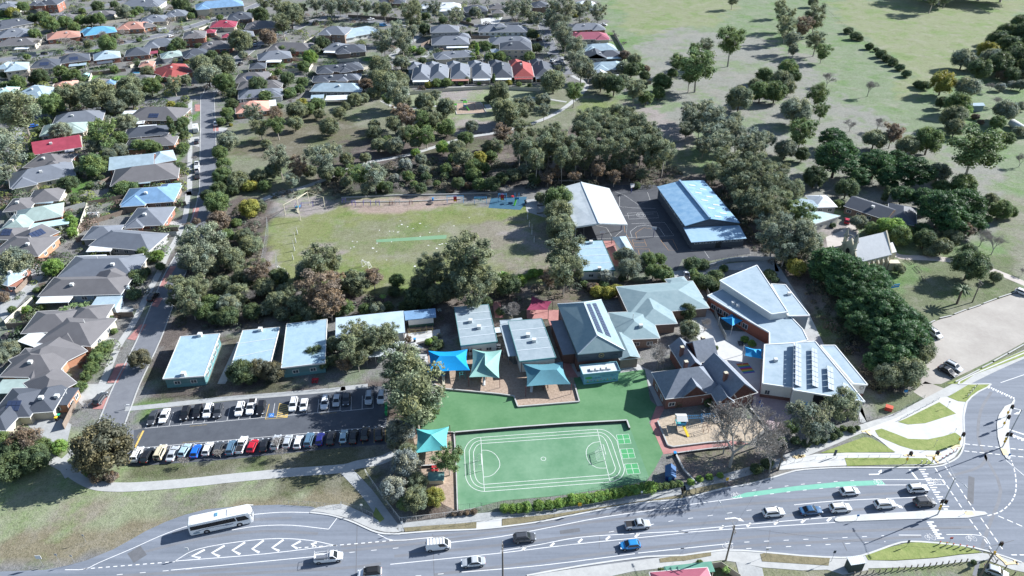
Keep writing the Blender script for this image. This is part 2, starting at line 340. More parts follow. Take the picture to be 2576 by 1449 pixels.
road('street', '00 1568,735 1640,600 1720,520 1800,445 1900,365 2050,290 2200,225 2400,150 2576,120 10 150,150 350,180 520,215 700,230 900,200 1150,190 1420,180 1550,150', 6.5, .024, asph_st, kerb=.1)
road('street', '00 -80,462 200,430 450,398 900,330 1290,245 1650,135 1880,60 2000,10 2100,-40', 7, .014, asph_st, kerb=.1)
road('street', '00 -80,170 200,135 440,105 700,55 860,25 1000,-20', 6.5, .014, asph_st)
road('street', '10 1480,80 1530,210 1600,400 1700,560', 6.5, .028, asph_st, kerb=.1)
road('street', '10 640,235 520,320 400,400 370,470 340,540 180,570', 4, .02, conc_g)
road('driveway', '10 700,350 640,420 520,470', 3, .024, conc_g)
road('footpath', '00 1436,760 1434,1100 1430,1449 01 1420,0 1400,180 1335,350 1262,470 1205,600 1130,740 1010,985 885,1180 770,1449 02 690,70', 1.9, .05, conc)
road('park_path', '10 1740,570 1850,640 1800,715 1690,810 1560,885 1400,945 1290,972 1150,1005 960,1035 800,1080 640,1130 500,1170 260,1215 90,1262 00 2500,1330 2400,1375 2250,1425 01 2100,10 1980,60', 2.4, .04, conc)
road('park_path', '10 470,740 560,690 720,662 900,655 1120,655 1320,668 1500,668', 1.6, .035, conc); road('park_path', '10 300,760 420,815 560,818 720,800 860,800', 1.8, .035, conc)
road('park_path', '10 1320,742 1480,738 1700,770', 1.6, .035, conc)
road('shared_path', '02 300,520 360,560 480,620 600,705 720,762 860,778 1050,775 1400,748 1800,705 2200,668 2576,640 12 120,610 300,575 400,530', 2.6, .05, conc)
road('shared_path', '12 20,640 100,720 200,830 310,980 400,1100', 2.6, .044, conc_g)
road('shared_path', '02 520,700 470,600 540,520 570,460', 1.6, .045, conc)
road('footpath', '12 430,1085 700,1052 1000,1010 1300,988 1600,955 2100,885 2576,800 22 0,800 300,715 560,640 760,585', 2.1, .05, conc_g)
road('footpath', '22 780,570 900,520 1100,440 1300,355 1600,255 1850,135 2050,30 21 2100,1449 2320,1340 2600,1215 2760,1150', 2.4, .05, conc)
road('footpath', '02 945,190 1300,155 1700,112 2050,85 2576,40 12 0,35 200,15', 1.7, .05, conc_g)
slab('plaza', '22 1320,365 1600,262 1950,105 2000,100 2150,140 2125,250 2128,395 2110,470 2050,555 1980,595 1890,612 1600,612 1240,616 1000,628 860,640 720,650 760,585 1000,530 1240,520 1600,520 1480,420 1420,380', .08, conc_w)
for s, m in (('22 1622,288 1700,255 1935,138 2062,225 1830,298 1700,308', verge), ('22 1450,352 1500,338 1600,375 1700,415 1850,420 1970,395 2055,368 2098,398 2090,460 1940,505 1750,500 1640,468 1480,400', verge),
             ('22 1040,522 1180,470 1370,402 1420,408 1500,450 1605,515', verge), ('22 1222,560 1500,558 1840,562 1900,606 1500,612 1240,620', verge), ('22 2000,100 2150,10 2180,0 2330,0 2235,58 2145,138 2080,132', verge),
             ('21 1990,1449 2120,1395 2250,1330 2576,1200 2700,1140 2700,1195 2576,1240 2200,1380 2100,1449', verge), ('22 585,1285 620,1278 1112,1310 1100,1372 600,1340', verge_d), ('22 0,1300 100,1272 212,1265 215,1298 0,1338', verge_d),
             ('22 1375,1285 1500,1250 1700,1200 1900,1192 2000,1195 2260,1272 2100,1285 1900,1312 1600,1332 1400,1330', verge), ('12 2400,1320 2576,1290 2576,1335 2405,1350', verge_d), ('12 1215,1020 1600,985 2000,925 2576,840 2576,862 2300,885 2000,932 1700,990 1500,1030 1215,1076', verge_d),
             ('12 470,1085 1020,1045 1020,1090 700,1106 480,1116', verge_d), ('22 0,810 300,745 335,780 0,850', verge_d), ('12 260,930 325,1020 290,1045 240,990', verge)):
    slab('verge', s, .11, m)
slab('footpath', '12 1020,1045 1210,1015 1210,1072 1015,1096', .07, conc_w); slab('footpath', '12 0,905 60,925 240,1010 330,1060 420,1095 440,1120 330,1118 230,1095 100,1035 0,1000 02 2440,970 2340,960 2400,930 2490,915', .07, conc)
slab('footpath', '12 1390,1449 1720,1400 2390,1312 2576,1290 22 0,1292 300,1252 600,1266 900,1294 1200,1309 1350,1294 1372,1285 1400,1332 1600,1336 1900,1316 2100,1290 2265,1276 2400,1300 2576,1350 2700,1390 2700,1449 2480,1400 2300,1330 2100,1345 1800,1382 1400,1392 1400,1405 1210,1440 1090,1402 900,1408 600,1385 430,1350 300,1330 0,1372 12 2200,1415 1950,1470', .06, conc)
slab('driveway', '22 400,1340 600,1390 640,1600 470,1600', .065, conc_g)
kerbm = MB()
for s in ('12 440,1128 700,1108 1000,1096 1200,1078 1500,1038 1700,998 2000,940 2300,890 2576,866 22 150,828 300,788 500,753 700,698 850,653 1000,638 1240,628 1600,630 1900,624 2000,596 2078,552 2118,480 2127,400 2122,250 2142,138 2230,58 2330,-2 21 2080,1449 2200,1373 2700,1163',
          '22 2560,1344 2300,1259 2100,1217 1800,1189 1650,1194 1500,1244 1350,1294 1200,1309 900,1294 600,1266 300,1252 0,1292 12 2300,1302 1800,1372 1400,1444', '02 2340,968 2480,985 2576,1010 12 100,1045 230,1105 320,1128 440,1130'):
    q = smoothline(W(s, .13), 2)
    for a, c in zip(q, q[1:]): kerbm.beam(a, c, .35, .16)
tag(kerbm.build('kerb', conc_w), kind='structure')
for s, nm in (('22 1145,1022 1170,1005 1300,990 1900,955 2150,955 2280,966 2302,985 2150,1012 1600,1025 1180,1042 1150,1036', 'traffic_island'), ('22 2478,150 2500,112 2508,125 2475,230 2462,330 2462,440 2474,560 2462,574 2440,562 2400,500 2376,400 2370,300 2385,235 2430,170', 'traffic_island')):
    slab(nm, s, .14, conc_w); slab(nm, s, .150, conc, z0=.14) if 0 else None
slab('gravel_car_park', '21 1846,998 2100,905 2576,742 2760,690 2800,1040 2576,1135 2300,1285 2060,1400 1950,1449 1790,1449 1830,1300 1905,1150', .02, gravel)
road('gravel_track', '21 1560,440 1640,488 1850,500 2050,520 2300,580 2576,690 2760,780', 3.0, .03, gravel2); sheet('gravel_forecourt', '21 1080,340 1180,300 1290,230 1330,300 1250,420 1200,450 1100,470', .02, gravel2)
sheet('gravel_track', '22 1740,60 1830,-20 1990,40 1980,80 1820,110', .02, gravel)
sheet('car_park', '02 880,560 905,275 1010,350 1092,330 1170,190 1300,178 2200,78 2576,45 12 0,40 180,20 345,18 350,200 335,330 335,455 0,480 02 1700,572 1010,620 960,612 1010,495', .018, asph_dk)
sheet('car_park_entry', '02 905,275 1010,350 1010,495 960,612 820,600 800,420', .022, asph_st)
sheet('driveway', '02 200,215 420,240 540,305 500,470 330,440 200,300', .03, conc_g); sheet('driveway', '01 0,720 220,540 380,520 330,640 30,980 0,940', .03, conc_g)
sheet('driveway', '01 1230,235 1400,200 1390,250 1260,250', .03, conc); sheet('driveway', '01 900,850 1010,880 1000,910 890,905', .03, conc); sheet('driveway', '01 780,1090 880,1110 800,1130 740,1120', .03, conc_g)
sheet('driveway', '02 560,0 860,0 790,60 640,190 590,130 620,40', .03, conc); sheet('driveway', '00 0,1330 120,900 170,1000 130,1180 60,1400', .034, conc_g); sheet('driveway', '10 1050,140 1220,125 1180,190 1060,190', .034, conc_w)
sheet('driveway', '00 1420,1040 1505,1030 1505,1110 1420,1090', .034, conc); sheet('driveway', '00 1625,960 1720,965 1700,990 1620,1010', .034, conc); sheet('driveway', '00 540,700 830,690 830,760 700,790', .03, conc_w) if 0 else None
for s in ('01 1290,560 1330,560 1240,720 1190,720', '01 1060,1000 1110,1000 1020,1120 960,1110', '01 880,1300 960,1290 890,1440 810,1440', '01 1180,800 1230,800 1190,870 1140,860', '00 1470,790 1510,790 1510,840 1470,840', '01 1460,120 1505,120 1480,230 1440,230', '02 715,100 830,90 790,190 700,190', '00 1608,930 1650,930 1650,990 1610,990'): sheet('brick_paving', s, .055, redp)
sheet('court', '10 2000,1395 2390,1395 2400,1449 11 2420,60 2576,330 21 40,400 500,425 510,465 200,520 0,505 11 2520,620 2300,560 2210,450 2040,372 1780,372 1742,240', .02, asph_ct)
sheet('roadway', '11 2500,600 2576,590 21 100,560 350,540 690,510 730,600 600,600 300,585 60,650 0,650 11 2560,690 2500,650', .03, conc_g); sheet('pavement', '21 690,510 740,580 960,930 1210,1449 22 1395,300 1340,290 1300,0 21 1130,1449 930,1130 900,1030 950,940 780,690 700,650', .03, conc_g)
sheet('yard_paving', '21 60,880 190,858 300,1040 520,1060 655,1100 612,1449 22 600,60 520,60 21 420,1449 250,1280 90,1080', .03, conc_w)
sheet('yard_paving', '22 508,60 600,40 830,90 822,240 770,340 690,420 640,330 520,175', .034, pinkp)
sheet('pavement', '11 1740,1280 2110,1320 2240,1300 2290,1330 2576,1449 12 2440,160 2385,168 2320,20 2290,-110 11 2100,1365 1740,1400', .028, conc)
sheet('paving', '11 1400,890 1640,890 1700,1260 1790,1400 1700,1400 1560,960 1400,955', .03, redp); sheet('paving', '11 1140,830 1200,830 1222,950 1160,950', .03, redp); sheet('paving', '11 1960,370 2060,368 2110,560 2060,560', .03, redp)
sheet('pavement', '11 1380,60 1640,30 1700,240 1560,200 1400,150', .02, conc_g)
sheet('paving', '11 480,1070 745,1035 745,1090 560,1140 660,1200 650,1290 550,1220 480,1120', .03, conc_w); sheet('pavement', '01 1790,1130 1640,1449 1700,1449 1850,1180', .03, conc_g)
sheet('artificial_turf', '12 880,965 862,372 600,335 640,200 780,34 1190,75 1300,90 1330,172 1802,130 1770,0 11 1745,1400 2100,1362 2290,1335 12 2330,120 2380,168 2322,290 2430,520 2360,650 2300,735 2000,790 1670,840 1600,848 1220,880', .016, turf_a)
sheet('artificial_turf_pitch', '12 885,958 865,378 1300,340 2150,285 2178,330 2320,700 2300,733 2000,788 1670,838 1220,878', .022, turf_b)
sheet('playground_mulch', '11 600,1200 1230,1230 1300,1300 1740,1300 1760,1449 12 1795,128 1332,168 1300,88 1190,72 780,36 700,0 720,-80', .026, mulch)
sheet('playground_mulch', '12 530,360 845,362 878,960 770,910 640,800 600,640', .026, mulch); sheet('playground_mulch', 'cd 140,268 430,160 1330,138 2230,340 1880,660 1500,640 430,752 330,718', .034, mulch2)
sheet('red_path', 'cd 110,0 290,0 150,262 330,722 430,765 1500,645 1900,700 1250,770 250,900 0,330', .028, redp)
sheet('playground_mulch', '10 850,775 1050,768 1095,850 870,862', .02, mulch); sheet('rubber_surface', '11 1130,45 1400,35 1390,90 1350,135 1110,120', .02, mat('blue_rubber', (.03, .10, .16), (.05, .13, .20), .5, .8))
sheet('pavement', '10 1075,790 1120,785 1140,822 1095,825', .02, conc)
sheet('cricket_pitch', '11 262,360 730,328 795,325 792,352 735,356 265,380', .02, mat('cricket_turf', (.14, .27, .155), (.19, .31, .19), .3, .9, scale2=3))
lit = MB()
rr = random.Random(5)
for k in P('11 455,245 435,258 543,275 597,238 640,263 668,306 735,280 733,296 288,288 365,296 395,297 428,303 965,195 742,397 760,392 720,425 240,424 270,387 265,449 632,475 340,513 553,560 850,255 85,372 118,376 70,424 95,415 500,262 595,335 380,376 790,388 655,403 15,660 1200,605 1225,604 445,218'):
    c = G(*k); rx = rr.uniform(.2, .5); ry = rr.uniform(.15, .4); vs = []
    for t in range(9):
        a = t * math.tau / 9; q = rr.uniform(.35, 1.2); vs.append((c.x + rx * q * math.cos(a), c.y + ry * q * math.sin(a), .03))
    lit.add(vs, [tuple(range(9))])
tag(lit.build('chalk_patches', mat('chalk', (.7, .7, .68))), kind='stuff', label='small white chalky patches scattered over the oval grass', cat='chalk')

# ================================================================ painted markings
mk = MB(); Z = .02
def ln(s, w_=.13, dash=None, mb=None, z=None, sm=3):
    p = W(s); p = smoothline(p, sm) if len(p) > 2 and sm else p; ribbon(mb or mk, p, w_, z or Z, dash)
for s in ('02 490,1402 640,1397 750,1347 1000,1241 1200,1151 1390,1080 1650,1015 1910,985 2130,968 2340,970', '02 1750,1102 1950,1072 2200,1066 2480,1096', '02 2480,1096 2545,1010', '02 1320,1337 1480,1250 1800,1191 2100,1166 2350,1182 2545,1222',
          '02 1320,1337 2000,1282 2540,1216', '02 1290,1405 2350,1305 2576,1283', '12 275,1132 400,1180 690,1157', '12 820,1196 1200,1152 1600,1077 2000,1001 2576,921 22 0,917 450,857', '12 370,1361 1200,1276 1700,1216 2576,1126 22 0,1121 600,1080 1150,1045',
          '12 1200,1262 1500,1211 1800,1157 2200,1130 2576,1110 22 0,1106 600,1050 1150,1002', '12 910,1420 1500,1370 2215,1281', '12 2240,1276 2576,1241 22 0,1241 380,1202', '22 840,913 1180,881 1850,851', '22 1440,722 1952,720', '22 1465,763 1850,761', '22 1630,1140 1800,1141', '22 1990,1136 2250,1143 2320,1210', '22 2400,-10 2576,-70'): ln(s, .15)
for s in ('22 1952,720 1983,760', '22 1870,761 1983,760'): ln(s, .15)
ln('02 630,1396 1320,1341', .2, (.75, .65)); ln('12 -330,1237 30,1212 400,1180', .2, (.75, .65))
for s in ('02 700,1480 820,1447 1150,1418 1500,1390', '12 60,1272 545,1226', '12 560,1449 870,1424', '12 2020,1118 2440,1043 22 10,1020 575,943'): ln(s, .12, (1.1, 3.2))
for s in ('22 465,1194 1520,1145', '22 480,1243 1530,1190'): ln(s, .13, (1.05, 3.0))
for s in ('22 525,803 800,768 1070,741 1340,727', '22 535,846 820,812 1080,785 1350,768'): ln(s, .13, (.85, 2.9))
for s in ('22 1905,635 2120,955', '22 1980,620 2222,985', '22 2165,1020 2330,1245', '22 2250,1010 2425,1262', '22 2130,452 2620,502', '22 2125,505 2620,556', '22 2300,995 2400,962 2480,890 2515,800 2510,680 2480,575', '22 2380,995 2576,1080', '22 2480,1290 2640,1290'): ln(s, .22, (1.1, .55))
ln('22 1712,645 1770,718', .45, sm=0); ln('22 1835,838 1862,905', .45, sm=0); ln('22 2440,575 2576,690', .14); ln('22 2560,50 2500,190 2440,350 2440,460', .1) if 0 else None; ln('22 2450,340 2620,395', .4, sm=0)
for s in ('02 1695,1220 1600,1275 1657,1301', '02 1850,1195 1755,1255 1812,1286', '02 1990,1180 1905,1245 1957,1273', '02 2140,1175 2055,1236 2107,1260', '02 2270,1185 2205,1221 2247,1243', '02 2392,1197 2352,1206 2384,1231', '02 1545,1250 1450,1300 1512,1313'): ln(s, .5, sm=0)
for k in P('12 1380,1241 1592,1213 1803,1183 2012,1163 2231,1143 22 295,1083 500,1063 706,1048 910,1034 1105,1022'):
    a = G(k[0] - 5, k[1] + 4.5); c = G(k[0] + 5, k[1] - 4.5); ribbon(mk, [a, c], .45, Z)
def ladder(s, n_, lo, sh, w_=.26):
    a, c, d0, d1 = W(s); d = (d1 - d0).normalized()
    for i in range(n_):
        p = a.lerp(c, i / (n_ - 1)); L = lo if i % 2 == 0 else sh; ribbon(mk, [p - d * sh / 2, p - d * sh / 2 + d * L], w_, Z)
ladder('22 1800,646 1985,944 1800,646 1830,645', 18, 1.5, .9, .3); ladder('22 1858,1043 1935,1164 1858,1043 1890,1042', 9, 1.5, .9, .3); ladder('22 2315,24 2498,106 2315,24 2300,40', 12, 1.0, .6, .3); ladder('22 2495,388 2600,430 2495,388 2505,410', 8, 1.2, .8, .3)
def arrow(s, w_=.18):
    q = W(s); ribbon(mk, q[:-1], w_, Z); a = q[-2]; c = q[-1]; d = (c - a).normalized(); n_ = Vector((-d.y, d.x, 0)); mk.add([(a + n_ * .45).to_tuple()[:2] + (Z,), (a - n_ * .45).to_tuple()[:2] + (Z,), c.to_tuple()[:2] + (Z,)], [(1, 2, 0) if n_.cross(d).z < 0 else (0, 1, 2)])
arrow('22 1405,683 1475,681 1490,668 1500,645', .3); arrow('22 320,1018 395,1010 425,1020 465,1038', .3); arrow('22 1610,910 1640,925 1665,940', .5); arrow('22 2500,185 2550,195 2540,220 2495,228', .22)
def bike(u, v, sx=1.0, mb=None, size=.5, ang=0):
    mb = mb or mk; c = G(u, v)
    for dx in (-.62, .62):
        pts = [c + Vector(((dx + .45 * math.cos(t * math.tau / 14)) * size * 1.2 * sx, .45 * math.sin(t * math.tau / 14) * size * 1.6, 0)) for t in range(15)]; ribbon(mb, pts, .06, Z + .006)
    for a, d in (((-.62, 0), (-.25, .55)), ((-.25, .55), (.45, .5)), ((.62, 0), (.4, .75)), ((-.25, .55), (.1, 0)), ((.1, 0), (.45, .5)), ((-.62, 0), (.1, 0)), ((.25, .8), (.5, .8)), ((-.4, .7), (-.15, .7))):
        ribbon(mb, [c + Vector((a[0] * size * 1.2 * sx, a[1] * size * 1.6, 0)), c + Vector((d[0] * size * 1.2 * sx, d[1] * size * 1.6, 0))], .07, Z + .006)
for u, v in P('22 402,845 1480,745 1912,742 340,1225 1868,1160 2178,1168'): bike(u, v, size=.8)
sheet('bike_lane', '22 362,858 480,820 850,771 1200,737 1500,726 1532,759 1200,776 850,806 430,860', .016, mat('bike_lane_green', (.14, .40, .30), (.19, .45, .35), .6, .8, scale2=3))
tag(mk.build('road_markings', white), kind='structure')
wr = MB(); Z = .0145
for s in ('02 900,1449 2576,1345', '02 1500,1449 2576,1390 12 300,1355', '12 0,1262 700,1190 1300,1110 2000,1030 2576,965 22 500,905 1200,850 1800,810', '12 0,1225 700,1155 1300,1080 2000,985 2576,930', '12 400,1300 1200,1215 2000,1120 2576,1065 22 600,1010 1300,950 1900,915', '12 700,1440 1500,1340 2300,1240 2576,1210 22 600,1150 1300,1110 2200,1080', '12 1500,1410 2300,1325 2576,1290 22 500,1220 1200,1185 1800,1150', '22 2200,1449 2300,1100 2400,800 2290,560 2230,400 2250,200 2330,60', '22 2000,700 2250,620 2300,500', '02 1300,1130 1700,1040 2200,1010', '02 1000,1290 1500,1170 2000,1110 2400,1130'): ln(s, .65, mb=wr)
tag(wr.build('tyre_wear', mat('asphalt_worn', (.150, .157, .175), (.205, .214, .235), .8, .8, scale2=1.5, stretch=(.1, 1, 1))), kind='structure')
wr = MB(); Z = .0175
for s, w_ in (('12 120,1040 110,1449', .12), ('12 690,1130 700,1449', .12), ('02 1010,1250 1060,1320', 2.6), ('12 1950,1150 1945,1240', .1), ('22 640,1240 660,1100', .1), ('22 1700,1100 2100,1090', .12), ('22 2050,1300 2500,1180', .12), ('22 1205,1190 1240,1260', .15), ('22 2180,700 2170,900', 1.2), ('12 1650,1120 1800,1100', .9)): ln(s, w_, mb=wr, sm=0)
tag(wr.build('road_patch', mat('asphalt_patch', (.115, .12, .13), (.15, .155, .17), .8, .85, scale2=3)), kind='structure'); Z = .02
tt = MB()
for s, w_ in (('22 830,552 925,542', .5), ('22 850,562 915,548', .5), ('22 870,535 900,560', .4), ('22 1352,362 1415,348', .45), ('22 1380,358 1420,388', .45), ('22 2030,490 2068,468 2098,468', .5), ('22 1668,541 1756,542', .45), ('22 1690,530 1700,545', .4), ('22 1838,543 1905,540 1950,530', .5), ('22 1890,550 1930,600', .55), ('22 2368,1292 2440,1352', .55), ('22 2430,1360 2525,1350', .5), ('22 2500,1330 2530,1365', .4), ('22 2150,965 2170,992', 1.8), ('22 2420,490 2440,540', 1.2)): ribbon(tt, W(s), w_, .155)
tag(tt.build('tactile_strips', tact), kind='structure')
# staff car park
cm = MB(); cy = MB(); Z = .026
ln('02 1092,335 2576,200 12 0,206 240,182', .1, mb=cm, sm=0); ln('02 1010,487 2576,349 12 0,344 335,328', .1, mb=cm, sm=0)
d = (W('02 1300,212')[0] - W('02 1265,318')[0]); d = d.normalized()
A = W('02 1098,334')[0]; B = W('12 240,182')[0]; nb = int((B - A).length / 2.56)
for i in range(nb + 1):
    p = A.lerp(B, i / nb)
    if i in (12, 13): continue
    ribbon(cm, [p, p + d * 4.9], .09, Z)
A = W('02 1030,485')[0]; B = W('12 330,329')[0]; nb = int((B - A).length / 2.56)
for i in range(nb + 1): p = A.lerp(B, i / nb); ribbon(cy if i > nb - 8 else cm, [p, p - d * 4.8], .09, Z)
tag(cm.build('car_park_markings', white), kind='structure')
ln('02 1083,352 1018,482', .45, mb=cy, sm=0); Z = .03
ln('02 2032,152 2003,265 2168,252 2187,140', .14, mb=cy, sm=0); ln('02 2110,146 2088,258', .12, mb=cy, sm=0)
a0, a1, b0, b1 = W('02 2108,148 2090,257 2182,143 2167,251')
for i in range(8):
    t = i / 8; ribbon(cy, [a0.lerp(a1, t), b0.lerp(b1, min(1, t + .2))], .22, Z + .003)
tag(cy.build('car_park_yellow_markings', yel), kind='structure')
sheet('accessible_bay_panel', '02 2030,223 2070,221 2066,250 2026,252', .034, mat('blue_paint', (.03, .17, .50)))
hb = MB(); c = W('02 2049,236')[0]
pts = [c + Vector((.28 * math.cos(t * .5), .25 * math.sin(t * .5) - .1, 0)) for t in range(5, 14)]; ribbon(hb, pts, .07, .04); ribbon(hb, [c + Vector((-.05, .45, 0)), c + Vector((0, .0, 0)), c + Vector((.28, .0, 0)), c + Vector((.36, -.38, 0))], .07, .04); tag(hb.build('accessible_symbol', white), kind='structure')
ux = W('02 1600,300')[0] - W('02 1500,309')[0]; ang = math.atan2(ux.y, ux.x)
for (u, v), rot in ((P('02 1498,313')[0], ang), (P('02 1440,437')[0], ang + math.pi), (P('02 2480,222')[0], ang)):
    c = G(u, v); o = text_mesh('ground_lettering', 'REVERSE PARKING ONLY', yel_f, .5, Matrix.Translation((c.x, c.y, .028)) @ Matrix.Rotation(rot, 4, 'Z') @ Matrix.Diagonal((.72, .8, .1, 1)).to_4x4()); tag(o, kind='structure')
c = W('02 1045,390')[0]; tag(text_mesh('ground_lettering', 'STAFF', yel_f, .7, Matrix.Translation((c.x, c.y, .03)) @ Matrix.Rotation(ang - math.pi / 2 - .1, 4, 'Z') @ Matrix.Diagonal((1, 1, .1, 1)).to_4x4()), kind='structure')
# running track, pitch and four-square courts on the lower turf
tm = MB(); Z = .03
for o_ in (0, 1, 2):
    top = [(1052, 403), (1056, 427), (1060, 450)][o_]; tr = [(1930, 342), (1933, 365), (1938, 388)][o_]; lt = [(930, 500), (965, 510), (997, 520)][o_]; lb = [(937, 690), (972, 680), (1006, 668)][o_]
    bl = [(1080, 812), (1078, 785), (1076, 758)][o_]; br = [(2030, 740), (2022, 714), (2016, 686)][o_]; rt = [(2080, 430), (2040, 440), (2005, 450)][o_]; rb = [(2136, 640), (2105, 635), (2068, 632)][o_]
    q = [top, tr, (tr[0] + (rt[0] - tr[0]) * .55, tr[1] + (rt[1] - tr[1]) * .22), rt, rb, (br[0] + (rb[0] - br[0]) * .75, br[1] - (br[1] - rb[1]) * .35), br, bl, (bl[0] - (bl[0] - lb[0]) * .7, bl[1] - (bl[1] - lb[1]) * .3), lb, lt, (top[0] - (top[0] - lt[0]) * .62, top[1] + (lt[1] - top[1]) * .26), top]
    w_ = [G(*(TL['12'][0] + x / 3, TL['12'][1] + y / 3)) for x, y in q]; pts = []
    for a, bq in ((0, 1), (1, 3), (3, 4), (4, 6), (6, 7), (7, 9), (9, 10), (10, 12)):
        if bq - a == 1: pts += [w_[a], w_[bq]]
        else:
            m_ = w_[a + 1]; ctl = m_ * 2 - (w_[a] + w_[bq]) / 2
            pts += [w_[a] * (1 - t) ** 2 + ctl * 2 * t * (1 - t) + w_[bq] * t * t for t in [i / 8 for i in range(9)]]
    ribbon(tm, pts, .11, Z)
ln('12 1052,403 1080,812', .1, mb=tm, sm=0); ln('12 1930,342 2030,740', .1, mb=tm, sm=0)
ln('12 1060,500 1110,503 1160,530 1192,580 1192,630 1150,680 1110,698 1076,702', .1, mb=tm); ln('12 1952,436 1900,445 1858,480 1848,530 1870,590 1920,628 1960,635 2004,634', .1, mb=tm)
c = W('12 1525,565')[0]; ribbon(tm, [c + Vector((.55 * math.cos(t * math.tau / 20), .55 * math.sin(t * math.tau / 20), 0)) for t in range(21)], .09, Z)
for s in ('12 2075,385 2168,378 2187,448 2093,454', '12 2105,492 2200,486 2220,558 2124,564', '12 2137,605 2234,598 2256,675 2158,682'):
    q = W(s); ribbon(tm, q + [q[0]], .08, Z); ribbon(tm, [q[0].lerp(q[1], .5), q[3].lerp(q[2], .5)], .07, Z); ribbon(tm, [q[0].lerp(q[3], .5), q[1].lerp(q[2], .5)], .07, Z)
    v_, f_ = sheet_mesh(q, .026); tag(mesh('four_square_court', v_, f_, mat('court_green', (.07, .30, .12))), kind='structure')
tag(tm.build('pitch_markings', white), kind='structure')
# asphalt courts
km = MB(); ko = MB()
for s in ('11 2070,0 2130,20 2240,95 2330,60 2310,0', '11 2130,180 2355,165', '11 2150,345 2510,330 2440,230 2190,240', '11 2160,160 2380,150 2395,195 2170,205 2160,160', '11 2195,345 2180,300 2230,260 2300,250 2400,270 2440,330', '11 1830,320 1830,270 1880,245 2000,270 2040,330', '21 60,440 160,440 200,500', '11 1800,300 1860,355 2050,350 2120,290', '11 2100,30 2100,110 2200,120 2370,125'): ln(s, .08, mb=km, sm=0)
for s in ('11 2195,363 2285,358 2305,410 2210,412 2195,363', '11 2222,430 2320,430 2338,475', '11 2240,435 2250,480', '11 2230,350 2220,310 2280,270 2380,280', '11 2410,365 2500,358 2540,440 2470,440 2410,365', '11 2125,185 2140,300 2210,430', '11 2200,385 2295,382'): ln(s, .08, mb=ko, sm=0)
for s, r_ in (('11 2262,175', 1.6), ('11 2262,175', .9)):
    c = W(s)[0]; ribbon(km, [c + Vector((r_ * math.cos(t * math.tau / 20), r_ * math.sin(t * math.tau / 20), 0)) for t in range(21)], .08, Z)
tag(km.build('court_markings', white), kind='structure'); tag(ko.build('court_orange_markings', mat('orange_paint', (.55, .30, .12))), kind='structure')
# rainbow mural on the yard paving, zebra stripes of the ramp
q = W('ca 1620,600 1830,585 1965,755 1760,780'); cs = [(.5, .05, .08), (.6, .22, .05), (.55, .42, .08), (.10, .32, .12), (.06, .22, .5), (.20, .08, .35)]
for i in range(12):
    a, b_ = i / 12, (i + 1) / 12; v_, f_ = sheet_mesh([q[0].lerp(q[3], a), q[1].lerp(q[2], a), q[1].lerp(q[2], b_), q[0].lerp(q[3], b_)], .04)
    tag(mesh('rainbow_mural_band', v_, f_, mat('mural%d' % (i % 6), cs[i % 6])), kind='structure')
